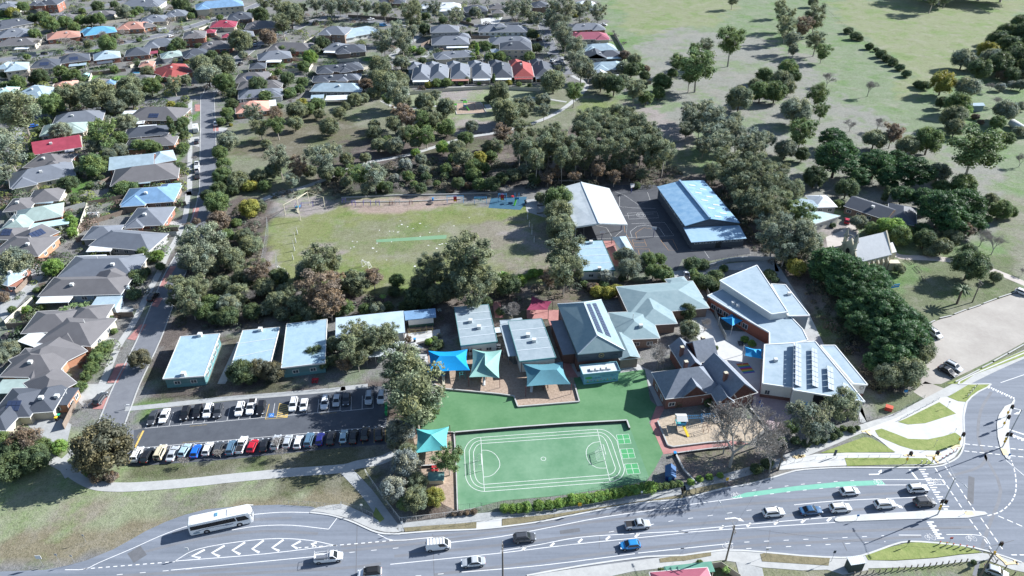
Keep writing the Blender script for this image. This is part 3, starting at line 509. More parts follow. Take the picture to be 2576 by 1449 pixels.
# ================================================================ trees
import re
import numpy as np
bark_pale = mat('bark_pale', (.40, .37, .33), (.28, .24, .20), 3, .9); bark_dark = mat('bark_dark', (.10, .08, .065), (.16, .13, .11), 3, .9); bark_grey = mat('bark_grey', (.24, .225, .205), (.38, .35, .33), 4, .9)
leaf = leafmat('foliage', .30)
def crownmesh(name, clumps, nl, ls, seed, flat=0, droop=0, core=.78):
    """clumps: (x,y,z,r); many small leaf faces over and through each clump, a rough core inside it"""
    rs = np.random.RandomState(seed); V = []; T = []
    for (x, y, z, r) in clumps:
        k = max(12, int(nl * (r / .13) ** 2)); d = rs.normal(size=(k, 3)); d[:, 2] += .25; d /= np.linalg.norm(d, axis=1)[:, None]
        rad = r * (.70 + .42 * rs.rand(k)) * np.where(rs.rand(k) < .12, 1.28, 1); c = np.stack([x + d[:, 0] * rad, y + d[:, 1] * rad, z + d[:, 2] * rad * (1 - flat)], 1)
        if droop: c[:, 2] -= droop * rs.rand(k) * r
        nrm = d + rs.normal(size=(k, 3)) * .75; nrm /= np.linalg.norm(nrm, axis=1)[:, None]
        a = np.cross(nrm, rs.normal(size=(k, 3))); a /= np.linalg.norm(a, axis=1)[:, None] + 1e-9; b_ = np.cross(nrm, a)
        s = ls * (.6 + .8 * rs.rand(k))[:, None]; e = s * (.45 + .35 * rs.rand(k))[:, None]
        V.append(np.stack([c - a * s, c - b_ * e, c + a * s, c + b_ * e], 1).reshape(-1, 3))
        hue = rs.rand(); br = .78 + .45 * rs.rand(); t = np.stack([(.92 + .22 * hue) * np.ones(k), np.ones(k), (1.12 - .35 * hue) * np.ones(k)], 1) * (br * (.8 + .4 * rs.rand(k)))[:, None]
        T.append(np.repeat(t, 4, 0))
    V = np.concatenate(V); T = np.concatenate(T); n = len(V) // 4; vs = V.tolist(); fs = [(4 * i, 4 * i + 1, 4 * i + 2, 4 * i + 3) for i in range(n)]; T = T.tolist()
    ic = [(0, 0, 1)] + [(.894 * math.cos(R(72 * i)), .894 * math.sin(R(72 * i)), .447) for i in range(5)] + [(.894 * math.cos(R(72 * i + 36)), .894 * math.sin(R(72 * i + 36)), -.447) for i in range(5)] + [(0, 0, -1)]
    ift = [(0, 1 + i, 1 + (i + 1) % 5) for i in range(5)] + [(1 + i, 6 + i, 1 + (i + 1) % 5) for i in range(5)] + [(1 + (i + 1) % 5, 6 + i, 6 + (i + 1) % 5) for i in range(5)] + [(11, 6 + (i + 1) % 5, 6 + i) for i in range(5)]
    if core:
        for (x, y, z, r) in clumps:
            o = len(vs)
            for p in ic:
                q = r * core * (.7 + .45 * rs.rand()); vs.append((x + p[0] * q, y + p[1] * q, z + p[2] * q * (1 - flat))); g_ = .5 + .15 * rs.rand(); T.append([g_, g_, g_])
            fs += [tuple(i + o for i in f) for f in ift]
    me = bpy.data.meshes.new(name); me.from_pydata(vs, [], fs); me.materials.append(leaf); me.update()
    at = me.color_attributes.new('tint', 'FLOAT_COLOR', 'POINT'); at.data.foreach_set('color', np.concatenate([np.array(T), np.ones((len(vs), 1))], 1).astype(np.float32).ravel()); return me
def limbs(name, segs, m):
    mb = MB()
    for a, b_, r0, r1 in segs: mb.bar(a, b_, r0, 5, r1)
    me = bpy.data.meshes.new(name); me.from_pydata(mb.v, [], mb.f); me.materials.append(m); me.update(); return me
def gum(seed, H, c0, n, rc, spread=.5, nl=165, ls=.0205, bk=None, core=.78):
    rs = random.Random(seed); cl = []; k = 0
    while len(cl) < n and k < 3000:
        k += 1; t = rs.random(); z = c0 * H + (H * .96 - c0 * H) * t; a = rs.uniform(0, math.tau)
        env = spread * (math.sin(math.pi * min(1, .18 + .78 * (1 - t) ** .75)) ** .6) * rs.uniform(.35, 1.0) * (1 + .18 * math.sin(3 * a + seed)) - rc * .5
        env = max(0, env); p = (env * math.cos(a), env * math.sin(a), z - rc * .5, rc * rs.uniform(.7, 1.35))
        if all((p[0] - q[0]) ** 2 + (p[1] - q[1]) ** 2 + (p[2] - q[2]) ** 2 > (.95 * rc) ** 2 for q in cl): cl.append(p)
    seg = []; zt = c0 * H * .9; lean = (rs.uniform(-.04, .04), rs.uniform(-.04, .04)); j0 = Vector((lean[0], lean[1], zt))
    r0 = .026; seg.append((Vector((0, 0, -.02)), j0, r0, r0 * .7)); forks = []
    for i in range(4):
        a = rs.uniform(0, math.tau); f = j0 + Vector((math.cos(a) * .15, math.sin(a) * .15, (H - zt) * rs.uniform(.3, .5))); seg.append((j0, f, r0 * .6, r0 * .38)); forks.append(f)
    for p in cl:
        q = Vector(p[:3]); f = min(forks, key=lambda f: (f - q).length); seg.append((f, q, r0 * .33, r0 * .12))
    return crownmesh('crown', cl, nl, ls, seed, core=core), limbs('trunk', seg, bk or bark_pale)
def dense(seed, H, n, rc, c0=.1, nl=165, ls=.020, flat=0, pw=.5, bk=None, droop=0):
    rs = random.Random(seed); cl = []; k = 0
    while len(cl) < n and k < 4000:
        k += 1; th = rs.uniform(0, math.tau); u = rs.uniform(-.75, 1); rr_ = math.sqrt(max(0, 1 - u * u)) ** (pw * 2) * rs.uniform(.8, 1.0); rx = .5 - rc * .75
        zc = H * (1 + c0) / 2; p = (rx * rr_ * math.cos(th), rx * rr_ * math.sin(th), zc + u * (H * (1 - c0) / 2 - rc * .7), rc * rs.uniform(.75, 1.25))
        if all((p[0] - q[0]) ** 2 + (p[1] - q[1]) ** 2 + (p[2] - q[2]) ** 2 > (.8 * rc) ** 2 for q in cl): cl.append(p)
    seg = [(Vector((0, 0, -.02)), Vector((0, 0, H * .5)), .035, .02)] + [(Vector((0, 0, H * .25)), Vector(p[:3]), .014, .006) for p in cl[::2]]
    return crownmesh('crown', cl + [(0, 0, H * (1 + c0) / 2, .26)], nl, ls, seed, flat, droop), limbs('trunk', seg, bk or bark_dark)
def bare(seed, H, bk=None, lv=7, tw=.0026):
    rs = random.Random(seed); tr = []; tg = []
    def grow(p, d, L, r, n):
        q = p + d * L; (tr if n < 2 else tg).append((p, q, r, r * .7))
        if n >= lv: return
        for i in range(4 if n in (1, 2) else 3 if n < 5 else 2):
            a = rs.uniform(0, math.tau); sp = rs.uniform(.35, 1.0); nd = (d + Vector((math.cos(a) * sp, math.sin(a) * sp, rs.uniform(-.12, .2)))).normalized(); grow(q, nd, L * rs.uniform(.62, .86), max(tw, r * .62), n + 1)
    grow(Vector((0, 0, -.02)), Vector((rs.uniform(-.05, .05), rs.uniform(-.05, .05), 1)), .18 * H, .022, 0)
    def fit(s):
        m_ = max(max(abs(b_.x), abs(b_.y)) for _, b_, _, _ in tg) * 2; mz = max(b_.z for _, b_, _, _ in tg)
        return [(Vector((a.x / m_, a.y / m_, a.z * H / mz)), Vector((b_.x / m_, b_.y / m_, b_.z * H / mz)), r0, r1) for a, b_, r0, r1 in s]
    mb = MB()
    for a, b_, r0, r1 in fit(tg): mb.bar(a, b_, r0, 3, r1)
    me = bpy.data.meshes.new('crown'); me.from_pydata(mb.v, [], mb.f); me.materials.append(bk or bark_grey); me.update()
    return me, limbs('trunk', fit(tr), bk or bark_grey)
def palm(seed, H):
    rs = random.Random(seed); V = []; F = []
    for i in range(34):
        a = rs.uniform(0, math.tau); up = rs.uniform(.15, 1.0); p = Vector((0, 0, H * .72)); d = Vector((math.cos(a), math.sin(a), up)).normalized(); prev = None; L = .5 * rs.uniform(.8, 1.05)
        sd_ = Vector((-math.sin(a), math.cos(a), 0))
        for k in range(7):
            t = k / 6; w_ = .045 * math.sin(math.pi * (.12 + .86 * t)) + .004; n = len(V); V += [p - sd_ * w_ - Vector((0, 0, w_ * .6)), p, p + sd_ * w_ - Vector((0, 0, w_ * .6))]
            if k: F += [(n - 3, n - 2, n + 1, n), (n - 2, n - 1, n + 2, n + 1)]
            p = p + d * L / 6; d = (d + Vector((0, 0, -.26))).normalized()
    me = bpy.data.meshes.new('crown'); me.from_pydata([tuple(v) for v in V], [], F); me.materials.append(leaf); me.update()
    at = me.color_attributes.new('tint', 'FLOAT_COLOR', 'POINT'); at.data.foreach_set('color', np.array([[1, 1, 1, 1]] * len(V), dtype=np.float32).ravel())
    return me, limbs('trunk', [(Vector((0, 0, -.02)), Vector((0, 0, H * .73)), .05, .045)], bark_dark)
KIND = {  # kind: (variants, aspect, crown-centre height share, word)
 'e': ([gum(11 + i, 1.32, (.30, .36, .42)[i % 3], 46, (.098, .105)[i % 2], .5, core=.62) for i in range(6)], 1.32, .65, 'gum tree'),
 't': ([gum(31 + i, 1.9, .48, 34, .115, .47, core=.62) for i in range(4)], 1.9, .74, 'tall slim gum tree'),
 'd': ([dense(51 + i, .95, 36, .13, .10) for i in range(5)], .95, .56, 'bushy round tree'),
 'c': ([dense(71 + i, .92, 44, .12, .10, flat=.55, pw=.42, nl=200, ls=.018, droop=.3) for i in range(4)], .92, .55, 'spreading cypress'),
 'k': ([dense(81 + i, 3.2, 30, .22, .03, nl=60, ls=.05) for i in range(2)], 3.2, .52, 'pencil cypress'),
 'b': ([bare(91 + i, .85) for i in range(5)], .85, .60, 'leafless tree'),
 'p': ([palm(101 + i, 1.05) for i in range(2)], 1.05, .72, 'palm'),
 's': ([dense(111 + i, .72, 20, .17, .02, nl=110, ls=.032) for i in range(4)], .72, .5, 'shrub')}
COLR = {'o': ((.222, .262, .165), 'olive'), 'g': ((.255, .30, .225), 'grey-green'), 'd': ((.115, .165, .085), 'dark green'), 'm': ((.165, .24, .10), 'mid-green'), 'l': ((.23, .37, .10), 'bright green'),
        'y': ((.33, .34, .09), 'yellow-green'), 'r': ((.25, .20, .155), 'rusty brown'), 's': ((.33, .37, .34), 'silvery grey'), 'q': ((.165, .165, .11), 'brown-olive'), 'b': ((1, 1, 1), 'bare grey'), 'n': ((.080, .165, .072), 'deep green')}
TREES = [
 ('in the top-left gardens', '00 170,50,90,dm 450,25,60,dd 740,50,90,dd 620,80,50,sm 860,35,60,dd 300,90,80,bb 20,100,60,sm 90,92,90,sy 250,140,80,dd 330,130,100,dm 375,178,110,dm 490,165,100,dm 610,150,90,dm 680,152,90,dd 745,142,95,dm 560,205,80,dm 262,255,90,dm 315,190,20,ky 30,60,60,dd 130,110,60,dg'),
 ('in the gardens under the top edge road', '00 930,85,110,dg 1010,95,60,dm 990,120,50,pm 1360,25,130,dd 1440,80,60,dd 1185,90,90,dg 1500,75,80,bb 1270,165,110,bb 1440,120,60,dm 1660,130,50,sm 1690,50,90,bb 1900,95,70,dd 1970,112,120,dd 1050,75,60,dm 1560,40,60,dg'),
 ('beside the top road junction', '00 1990,20,100,eo 2090,30,90,eo 2380,30,110,eg 2490,50,120,eg 2560,35,90,eg 2190,105,190,do 2262,140,80,bb 2130,175,140,eo 2280,60,80,eo'),
 ('in front of the upper left street houses', '00 290,325,115,bb 350,365,90,bb 480,318,120,bb 560,335,100,bb 790,272,105,bb 940,250,100,bb 1050,300,40,sm 812,325,130,dm 980,295,45,bb 1100,250,60,bb 40,390,60,bb 670,330,70,so 870,275,50,so'),
 ('among the dark-roofed houses under the upper street', '00 1345,330,110,dd 1215,400,50,sm 1600,412,80,dd 1815,305,175,do 1835,415,70,dg 2020,278,130,dr 2140,370,70,dm 2210,385,60,dg 2340,430,110,dl 2290,500,90,dm 2430,325,110,dd 2380,370,70,dg 2440,270,50,dd 1500,350,60,dd 1300,360,70,dm 1560,300,40,sm 1330,300,50,dg 1700,400,50,sm 1450,410,40,sm'),
 ('around the red-tiled corner house', '00 1520,480,155,do 1690,490,170,do 1565,565,180,dg 1702,525,80,dg 1692,622,155,dm 1110,540,95,do 1400,600,80,do 1308,628,115,eo 1750,700,90,dd 1660,712,60,bb 1040,480,50,sd 1200,600,60,sm'),
 ('in the back gardens left of the red-tiled house', '00 130,620,110,dm 40,650,80,sm 220,560,80,bb 300,572,110,dd 385,562,90,bb 460,540,100,dm 560,560,90,dm 920,450,60,bb 700,490,70,bb 880,592,70,pl 500,590,60,sm 620,600,50,sm 250,600,70,dd 350,600,60,sd 190,680,50,sm 420,610,40,sm'),
 ('along the cross street verge', '00 500,722,185,do 605,665,100,dg 740,715,255,do 985,655,180,do 985,722,185,do 1132,650,145,dm 390,785,180,dm 140,815,290,eo 880,795,130,dg 50,1105,230,eg 40,760,140,eo'),
 ('in the gardens left of the side street', '00 950,920,150,dg 1290,790,60,sy 1362,812,100,dm 1385,865,60,sy 1380,920,90,dm 1290,950,52,kd 1362,985,48,kd 1395,970,48,kd 1295,1022,80,pl 1340,1062,40,sr 1380,1112,90,sm 310,930,26,kd 340,925,26,kd 375,920,28,kd 290,985,50,dd 1000,880,60,sd 1240,1100,40,sr'),
 ('in the gardens behind the crimson-roofed house', '00 760,1000,200,em 735,1105,150,dg 460,990,150,dg 905,1040,110,dm 640,1150,95,bb 700,1245,180,dm 1040,1100,105,dm 1120,1100,110,dm 1180,1112,80,dm 910,1130,110,dg 830,1165,100,dg 560,1240,60,sd 800,1210,80,dd 660,1050,60,sm 880,1090,60,dd'),
 ('in the gardens above the blue-roofed house', '00 1340,1262,110,sd 515,1385,140,dd 640,1305,110,bb 1470,1195,60,bb 920,1412,120,sm 680,1400,60,sm 760,1340,50,sd 1330,1390,60,sm 1000,1405,100,sm 400,1350,60,bb'),
 ('on the park edge right of the side street', '00 1750,790,100,dd 1715,850,100,dm 1670,915,70,dm 1730,900,60,dd 1742,942,30,sy 1910,850,140,eg 1962,955,120,eo 2070,860,110,er 2088,950,130,em 1720,1060,150,dg 1660,1150,115,dm 1690,1240,110,dm 2010,1085,80,do 1640,1130,70,dm 1700,1290,100,do'),
 ('behind the salmon-roofed house', '00 2240,830,150,do 2225,930,120,do 2330,820,100,dm 2400,790,100,dm 2280,772,80,sy 2485,955,150,do 2380,760,60,sm 2110,800,50,sm 1945,640,135,dd 2170,590,110,dd 2100,545,60,dm 2060,600,70,dr 1880,738,80,sm 2010,732,110,sm 2180,700,100,sm 2280,620,90,dm 2260,672,80,dm 2200,770,70,bb 2050,560,60,sm 2560,850,100,do 2410,860,90,do'),
 ('at the west end of the park', '00 2105,1195,185,eg 2240,1250,150,er 2060,1290,130,do 1950,1330,130,do 1800,1360,150,do 1680,1335,150,dm 2440,1200,200,eg 2500,1140,140,eg 2460,1300,130,do 1650,1425,120,dd 2340,1290,110,do 1880,1400,110,sy 2200,1360,110,eg 2000,1400,100,dm 2560,1300,90,dm 1760,1430,90,dd'),
 ('along the top edge beside the road bend', '10 30,40,90,eg 110,40,110,eg 190,48,90,eg 270,55,80,eg 325,70,110,eo 510,95,150,eo 560,45,100,eo 700,55,110,eg 860,112,120,eg 1010,90,90,dg 960,150,40,sm 380,20,60,sr 770,150,70,sd 640,120,60,sd'),
 ('at the top of the right-hand court', '10 1290,60,130,eg 1390,45,100,eg 1480,130,90,eg 1580,120,110,eg 1645,175,140,eg 1690,60,160,eg 1800,75,115,eg 1940,85,120,eg 1770,115,40,sy 1600,50,100,eo 1860,40,80,eg 1420,120,60,eo'),
 ('between the road bend and the white-walled houses', '10 540,230,90,eg 420,225,135,eg 320,290,145,eg 462,310,135,eg 630,220,90,dd 300,360,80,eg 575,175,80,eo 500,370,70,dm'),
 ('down the west side of the right-hand court', '10 1690,270,145,eg 1640,225,110,eg 1770,350,150,eg 1812,480,175,eg 1745,430,110,eg 1865,530,120,eg 1640,510,50,eo 1600,612,185,do 1755,690,145,em 1570,160,80,eg 1700,340,80,dm'),
 ('in the gardens around the two-storey houses', '10 540,370,60,sl 600,382,70,sm 1025,375,34,kl 1090,345,80,sm 1140,345,60,sm 1130,430,90,sm 1200,425,90,sm 1475,362,80,dd 1420,425,85,dm 1440,258,90,dd 985,430,70,sm 615,455,60,sd 1000,330,50,dm 1480,270,30,sy 1060,330,50,sm'),
 ('in the front gardens of the gabled row', '10 660,640,60,sy 720,625,80,sm 790,622,80,sm 830,625,50,sm 950,605,60,so 1150,595,26,km 1262,622,50,sy 1340,635,40,sm 900,630,40,sl 1040,630,30,sl 1420,640,30,sm'),
 ('at the paddock fence behind the right-hand court', '10 2070,270,60,bb 2130,330,60,bb 2140,420,90,dr 2210,450,100,do 2190,525,120,dd 2130,508,100,dg 2290,570,80,dd 2250,510,80,dm 2050,240,40,br 2300,520,60,dr'),
 ('where the park meets the paddock', '10 1960,615,140,do 2060,640,160,dd 2210,680,140,eo 2300,740,110,dm 2420,620,145,dm 2540,470,120,em 2010,590,100,do 2395,700,100,dm 2120,600,90,do 2500,550,80,dm 2270,640,90,do'),
 ('west of the park playground', '10 450,470,115,dg 290,490,165,do 330,620,185,do 440,600,145,do 420,690,165,eg 190,640,110,dr 100,750,110,do 265,580,120,do 170,740,80,do 350,740,90,em 30,800,70,do 240,700,100,do 460,760,140,dg 510,500,60,dm'),
 ('around the park playground', '10 630,770,145,do 715,715,80,eg 790,810,145,do 1190,690,155,do 1190,790,110,do 1235,840,190,do 1345,840,145,do 1400,782,120,dg 1108,745,60,do 1520,755,115,dg 1530,830,100,eg 640,850,100,do 760,870,80,do 1290,900,110,do 1330,770,80,dg'),
 ('in the park south-west of the playground', '10 455,850,140,er 500,900,130,er 605,900,135,em 540,1010,130,em 640,1015,135,em 245,1000,125,do 280,1095,120,do 405,1095,135,dg 480,1010,130,do 245,940,90,do 350,1060,90,dm 560,1080,90,do 690,960,70,dm'),
 ('in the open middle of the park', '10 180,1190,90,do 700,900,110,eo 985,950,100,dg 1350,960,120,eo 600,1200,90,dg 790,1270,90,dm 400,930,130,eo 1180,1095,110,eo'),
 ('along the wire fence in the dark wood', '10 200,1420,110,dg 345,1410,100,dd 505,1330,90,dm 620,1280,90,dg 880,1380,100,dd 1045,1390,110,dm 1210,1345,100,dd 1300,1320,110,do 1390,1285,110,dg 1460,1350,100,dd 1560,1335,100,er 600,1420,90,dd'),
 ('scattered between the left-hand houses', '00 1185,1240,70,sm 785,1165,80,dm 600,1290,80,dg 420,1095,60,sm 885,1235,80,dd 935,1295,50,sm 800,955,60,dm 1255,885,50,sm 230,1185,70,dm 335,1305,60,sm 30,1300,130,eg 250,1120,60,dm 330,475,50,dd 30,565,60,dd 205,430,50,dm 600,500,50,sm 860,520,60,dm 1100,640,50,dd 01 505,175,70,sm 560,60,70,dm 465,90,60,sd 90,885,60,dm 960,440,60,sd 1210,560,70,dm 870,705,60,sd 310,870,60,dm 560,670,50,sm'),
 ('in the park beside the lime-green tree', '10 790,960,145,dm 765,1110,105,dl 870,1120,140,do 915,1190,150,do 940,1045,120,dm 1040,1190,105,dy 1000,1262,130,dm 1110,1110,115,do 1215,1010,135,er 1260,1060,80,eg 1130,1175,90,dm 560,1150,70,dl 480,1240,100,ds 840,1190,80,dm'),
 ('in the dark belt north of the oval playground', '10 720,1385,60,dm 1140,1390,125,dd 1000,1320,120,dm 880,1290,90,dr 430,1405,90,br 1080,1265,90,dm 40,1200,110,do 70,1290,100,em 150,1325,145,em 245,1310,175,eg 400,1345,80,ds 40,1370,90,do 550,1390,60,sm 640,1330,80,sd 780,1330,70,sd 960,1400,70,sr 1250,1420,70,bb 300,1400,80,dm 820,1430,60,sr'),
 ('in the left half of the tall gum belt', '10 1340,1070,150,to 1440,1110,150,to 1560,1080,150,to 1600,985,140,to 1700,1050,150,to 1470,1190,120,to 1370,1160,110,eo 1640,1170,130,eo 1540,1190,110,eo 1770,1150,130,to 1720,1250,110,eo 1430,1000,80,eo 1400,1130,120,to 1500,1120,120,to 1620,1100,130,to 1670,1180,120,to 1550,1010,110,to 1500,1230,110,eo'),
 ('in the right half of the tall gum belt', '10 1830,900,140,to 1900,880,140,to 1890,990,150,to 1990,920,150,to 2080,850,145,to 2100,960,155,to 2180,880,150,to 2250,940,160,to 2200,1030,145,to 2320,1000,150,to 2100,1100,145,to 2270,1090,145,to 2380,1080,150,to 2440,1130,140,to 2000,1110,145,to 1900,1120,140,to 1830,1050,140,to 1960,1040,140,to 2060,1040,140,to 2150,1040,140,to 2240,1020,140,to 2340,1090,130,to 1860,950,120,to 2030,980,120,to 1800,980,120,to'),
 ('at the foot of the tall gum belt', '10 2110,1210,140,eo 2200,1180,120,eg 2330,1200,145,eo 1930,1280,110,er 2030,1230,120,eo 2180,1290,100,er 2060,1330,100,er 2270,1310,90,eo 1840,1230,110,eo 2400,1230,110,eo 2230,1400,60,sd 1760,1330,90,er 1640,1290,100,er'),
 ('on the paddock hillside', '20 380,-10,90,eo 740,45,95,eo 985,15,75,do 780,120,130,eo 790,195,140,eo 910,190,120,er 1010,115,155,eo 820,295,120,eg 1010,300,150,eo 1060,385,105,em 370,310,195,em 185,340,110,eg 120,485,260,em 840,370,80,eg 60,560,150,em 100,370,100,em 1900,-40,150,eo 2000,-50,120,eo'),
 ('in the clumps on the lower paddock', '20 620,570,130,dm 795,510,145,dm 745,600,150,do 700,690,165,dm 432,742,190,do 590,690,160,dm 550,640,110,do 860,835,230,dg 1020,705,155,em 1050,830,110,em 840,570,110,dm 800,660,110,do'),
 ('alone on the pale paddock', '20 1100,590,140,bb 1412,655,150,bb 1270,940,120,bb 1480,930,130,bb 1590,1000,135,er 1640,980,90,bb'),
 ('along the paddock fence line', '20 1250,230,70,sd 1305,272,80,sd 1410,350,60,sd 1500,405,75,sd 1545,440,75,sd 1590,470,75,sd 1640,508,70,sd 1690,555,70,sd 1780,635,70,sd 1830,645,80,sd 1340,290,50,sd 1460,375,40,sd'),
 ('in the thicket at the right edge of the paddock', '20 1965,620,175,dy 2160,660,175,dg 2120,440,160,dg 2300,380,145,dy 2450,250,150,dd 2545,165,120,dd 2520,430,190,dd 2400,480,180,dd 2250,520,165,dd 2560,310,120,dd 2080,780,175,dm 2050,880,190,do 2400,655,70,ds 2490,640,70,ds 2330,650,90,bb 2560,640,90,dg 2130,840,100,dl 2560,560,100,dg 1960,770,90,dd 2380,300,150,dd 2460,340,160,dd 2560,400,180,dd 2330,440,150,dg 2600,250,180,dd 2190,480,110,dg 2480,560,120,dd 2410,560,90,dr 2650,500,200,dd'),
 ('around the little paddock shed', '20 2440,830,175,dg 2380,920,110,dm 2460,1045,105,dm 2210,880,60,sr 2380,760,110,bb 2560,1200,130,bb 2222,1110,370,em 1862,1060,210,dm 1700,1100,170,do 1450,1050,170,do 2060,960,140,do 2540,990,90,dg 2560,800,80,dg 2130,960,80,bb 2250,920,50,sr'),
 ('in the dark conifer group above the church', '20 1130,1040,190,cn 1210,1090,150,cn 1165,1190,320,cn 1460,1230,250,cn 1750,1290,280,cn 1930,1300,165,dg 2120,1400,190,dm 780,1125,155,dg 905,1160,110,dd 900,985,195,em 1330,1330,180,cn 1560,1330,190,cn 1000,1330,170,dd 1240,1420,160,dd 1960,1420,140,dm 1620,1180,130,cn'),
 ('at the top of the gum avenue by the gymnasium', '20 180,820,150,eg 240,880,190,eg 325,960,190,eg 420,1010,175,eg 560,1060,175,eg 300,1080,190,eg 220,1000,170,eg 60,880,150,eg 50,820,120,eg 480,1110,170,eg 640,1050,120,eg 30,980,120,eg 130,950,130,eg 400,900,110,eg'),
 ('in the middle of the gum avenue by the gymnasium', '20 550,1230,190,eo 430,1280,190,eo 620,1310,190,eo 740,1290,140,eo 310,1190,170,eo 680,1390,190,eo 500,1380,180,eo 160,1090,140,eg 840,1430,150,eo 220,1290,130,eo 390,1400,150,eo 320,1330,130,eo 760,1400,120,eo'),
 ('at the foot of the gum avenue by the gymnasium', '21 440,60,140,eo 560,30,180,eo 640,120,200,eo 740,60,180,eo 700,320,240,eg 850,300,240,eg 930,360,210,eg 780,430,190,eg 870,150,170,em 620,230,150,eg 500,120,120,eo 860,565,140,dy 800,510,90,do 950,210,120,em 740,200,150,eg 1010,400,110,eg'),
 ('beside the brick house above the church', '21 1330,228,125,dg 1590,275,190,dl 1640,330,160,dm 1430,275,115,dm 1640,580,90,do 1520,240,110,dl 1180,90,80,sm 1690,290,100,dm 1130,250,50,sd'),
 ('at the top of the big cypress row', '21 1110,540,300,cn 1250,600,290,cn 1420,690,290,cn 1330,770,260,cn 1040,600,160,cn 1200,700,220,cn 1450,620,180,cn'),
 ('in the middle of the big cypress row', '21 1530,860,290,cn 1400,880,250,cn 1600,950,320,cn 1340,990,210,cn 1500,1050,250,cn 1720,1000,270,cn 1250,880,180,cn'),
 ('at the foot of the big cypress row', '21 1700,1110,310,cn 1780,1190,230,do 1550,1180,250,cn 1620,1260,260,cn 1700,1350,250,do 1470,1280,190,cn 1560,1390,200,do'),
 ('right of the brick house verandah', '21 1960,120,320,cn 2130,100,290,cn 2040,220,250,cn 1532,20,50,kd 1660,20,170,cn 1812,290,130,cn 2190,240,190,cn 1830,350,160,dd 1960,410,140,do 2040,340,140,do 1840,50,200,cn 2330,60,110,do 2400,130,160,dm 2480,150,90,dm 2210,180,120,dd 1870,450,90,so 2300,200,70,sm'),
 ('on the church lawn', '21 2170,550,250,dd 2165,440,110,dd 2365,640,90,do 2112,735,180,pd 2270,335,170,bb 2365,385,185,bb 2120,280,130,er 2290,560,90,dg 2570,600,70,bb'),
 ('in the beds beside the modern white wing', '21 70,540,120,sd 150,545,100,sd 250,640,120,sd 180,680,130,sd 120,660,110,sm 310,575,60,sm 250,710,100,sd 80,610,80,sm 660,620,90,sd 470,1112,60,sl 525,1142,60,sl 250,1175,40,sm 170,1000,140,bb 280,1275,35,sm 700,660,60,sd'),
 ('next to the slate-roofed school house', '21 40,900,125,dd 55,1035,150,do 11 2400,1225,270,by 2510,1230,120,by ca 330,580,300,bo 560,1250,240,sd 420,1220,160,sm 1200,1240,180,sd 22 130,40,170,bb 200,140,80,sd'),
 ('between the oval and the covered court', '11 1640,60,210,dm 1600,20,120,dd 1640,165,220,do 1660,270,215,do 1705,420,250,eo 1740,110,120,do 1680,590,260,eo 1572,645,140,er 1780,590,110,eo 1500,40,80,do 1600,500,120,eo'),
 ('south of the oval in the middle', '11 950,505,330,eo 700,560,220,eo 640,640,190,eo 1060,690,240,eo 950,650,250,eo 1000,770,200,eo 820,610,180,eo 1262,705,190,dd 1350,665,100,dl 1450,612,80,sl 1220,640,90,sl 600,700,170,do 560,800,170,dd 700,770,160,do 820,740,180,do 1400,640,60,sl 1500,605,60,sl 1100,830,90,dd'),
 ('south of the oval beside the white goal', '11 420,670,115,dm 240,640,145,er 120,690,190,do 80,640,120,do 35,870,120,dm 180,885,100,dm 270,880,115,dg 315,785,70,pl 1290,890,190,br 10,720,110,do 400,750,90,sd 350,860,80,sd 480,860,90,sd 740,890,50,ps 630,850,90,sd 1200,900,70,sd 640,900,50,sm'),
 ('around the green-edged toilet block', '11 2150,480,145,dg 2170,580,165,dg 2230,530,120,dg 2310,510,125,dm 2355,600,125,dm 2425,615,140,dm 2400,505,100,dm 2000,640,115,ds 1900,720,90,sr 1930,750,100,sy 2010,760,100,sy 2080,735,100,sy 1835,695,60,sm 2090,480,80,dg 2480,640,70,dm 1980,700,80,sm 2120,650,60,sd'),
 ('over the covered walkway', '11 70,1070,190,eo 170,1055,170,eo 300,1085,200,eo 60,1180,190,eo 360,1050,120,eo 210,1160,170,eo 120,1250,150,eo 450,1270,300,eo 500,1380,300,eo 400,1380,200,eo 700,1110,50,sm 660,1130,60,sl 740,1080,40,ss 730,1150,90,sd 30,1290,110,er 500,1110,60,er 690,1190,60,sd'),
 ('between the side street and the oval fence', '01 1640,80,180,dm 1880,120,150,dy 1955,110,110,do 1650,220,170,dr 1780,230,80,sm 1550,345,250,eg 1450,410,200,eg 1640,430,170,eg 1500,510,240,eg 1750,500,180,do 1900,400,170,do 1840,330,130,do 1940,560,150,do 1710,330,110,dm 1400,540,120,dg 1570,30,100,dd 1480,220,60,sr 1950,200,60,br 1600,560,120,dg 1420,250,50,sr 1820,600,110,do'),
 ('in the wood west of the rusty gum', '01 1400,755,190,eo 1330,700,160,eo 1480,720,180,eo 1440,840,180,eo 1600,840,160,dm 1680,700,160,do 1850,640,180,do 1800,770,180,do 1960,600,170,er 1990,720,160,do 2100,640,160,dd 2090,830,170,do 1720,850,160,dg 1880,780,170,bb 2250,850,160,do 2160,750,140,do 1720,940,160,dd 1540,900,140,dm 1900,900,140,dd 2130,920,120,do 1310,820,100,eo 2000,880,110,dg 1620,950,110,dd'),
 ('around the rusty gum behind the classrooms', '01 2390,520,240,eo 2320,590,180,dg 2500,520,150,eo 2280,650,120,do 2425,700,270,er 2480,810,220,er 2400,810,130,er 2330,925,140,do 2540,660,120,er 2340,750,130,do 2560,900,100,dd 2240,980,110,dd 2420,940,90,dd'),
 ('between the portable classrooms and the car park', '01 1050,1262,165,dq 1815,1355,200,dd 1950,1330,160,dq 2060,1355,160,dq 2370,1215,140,dd 2520,1150,120,do 2440,1290,110,dd 1890,1400,110,dd 2520,1270,90,do'),
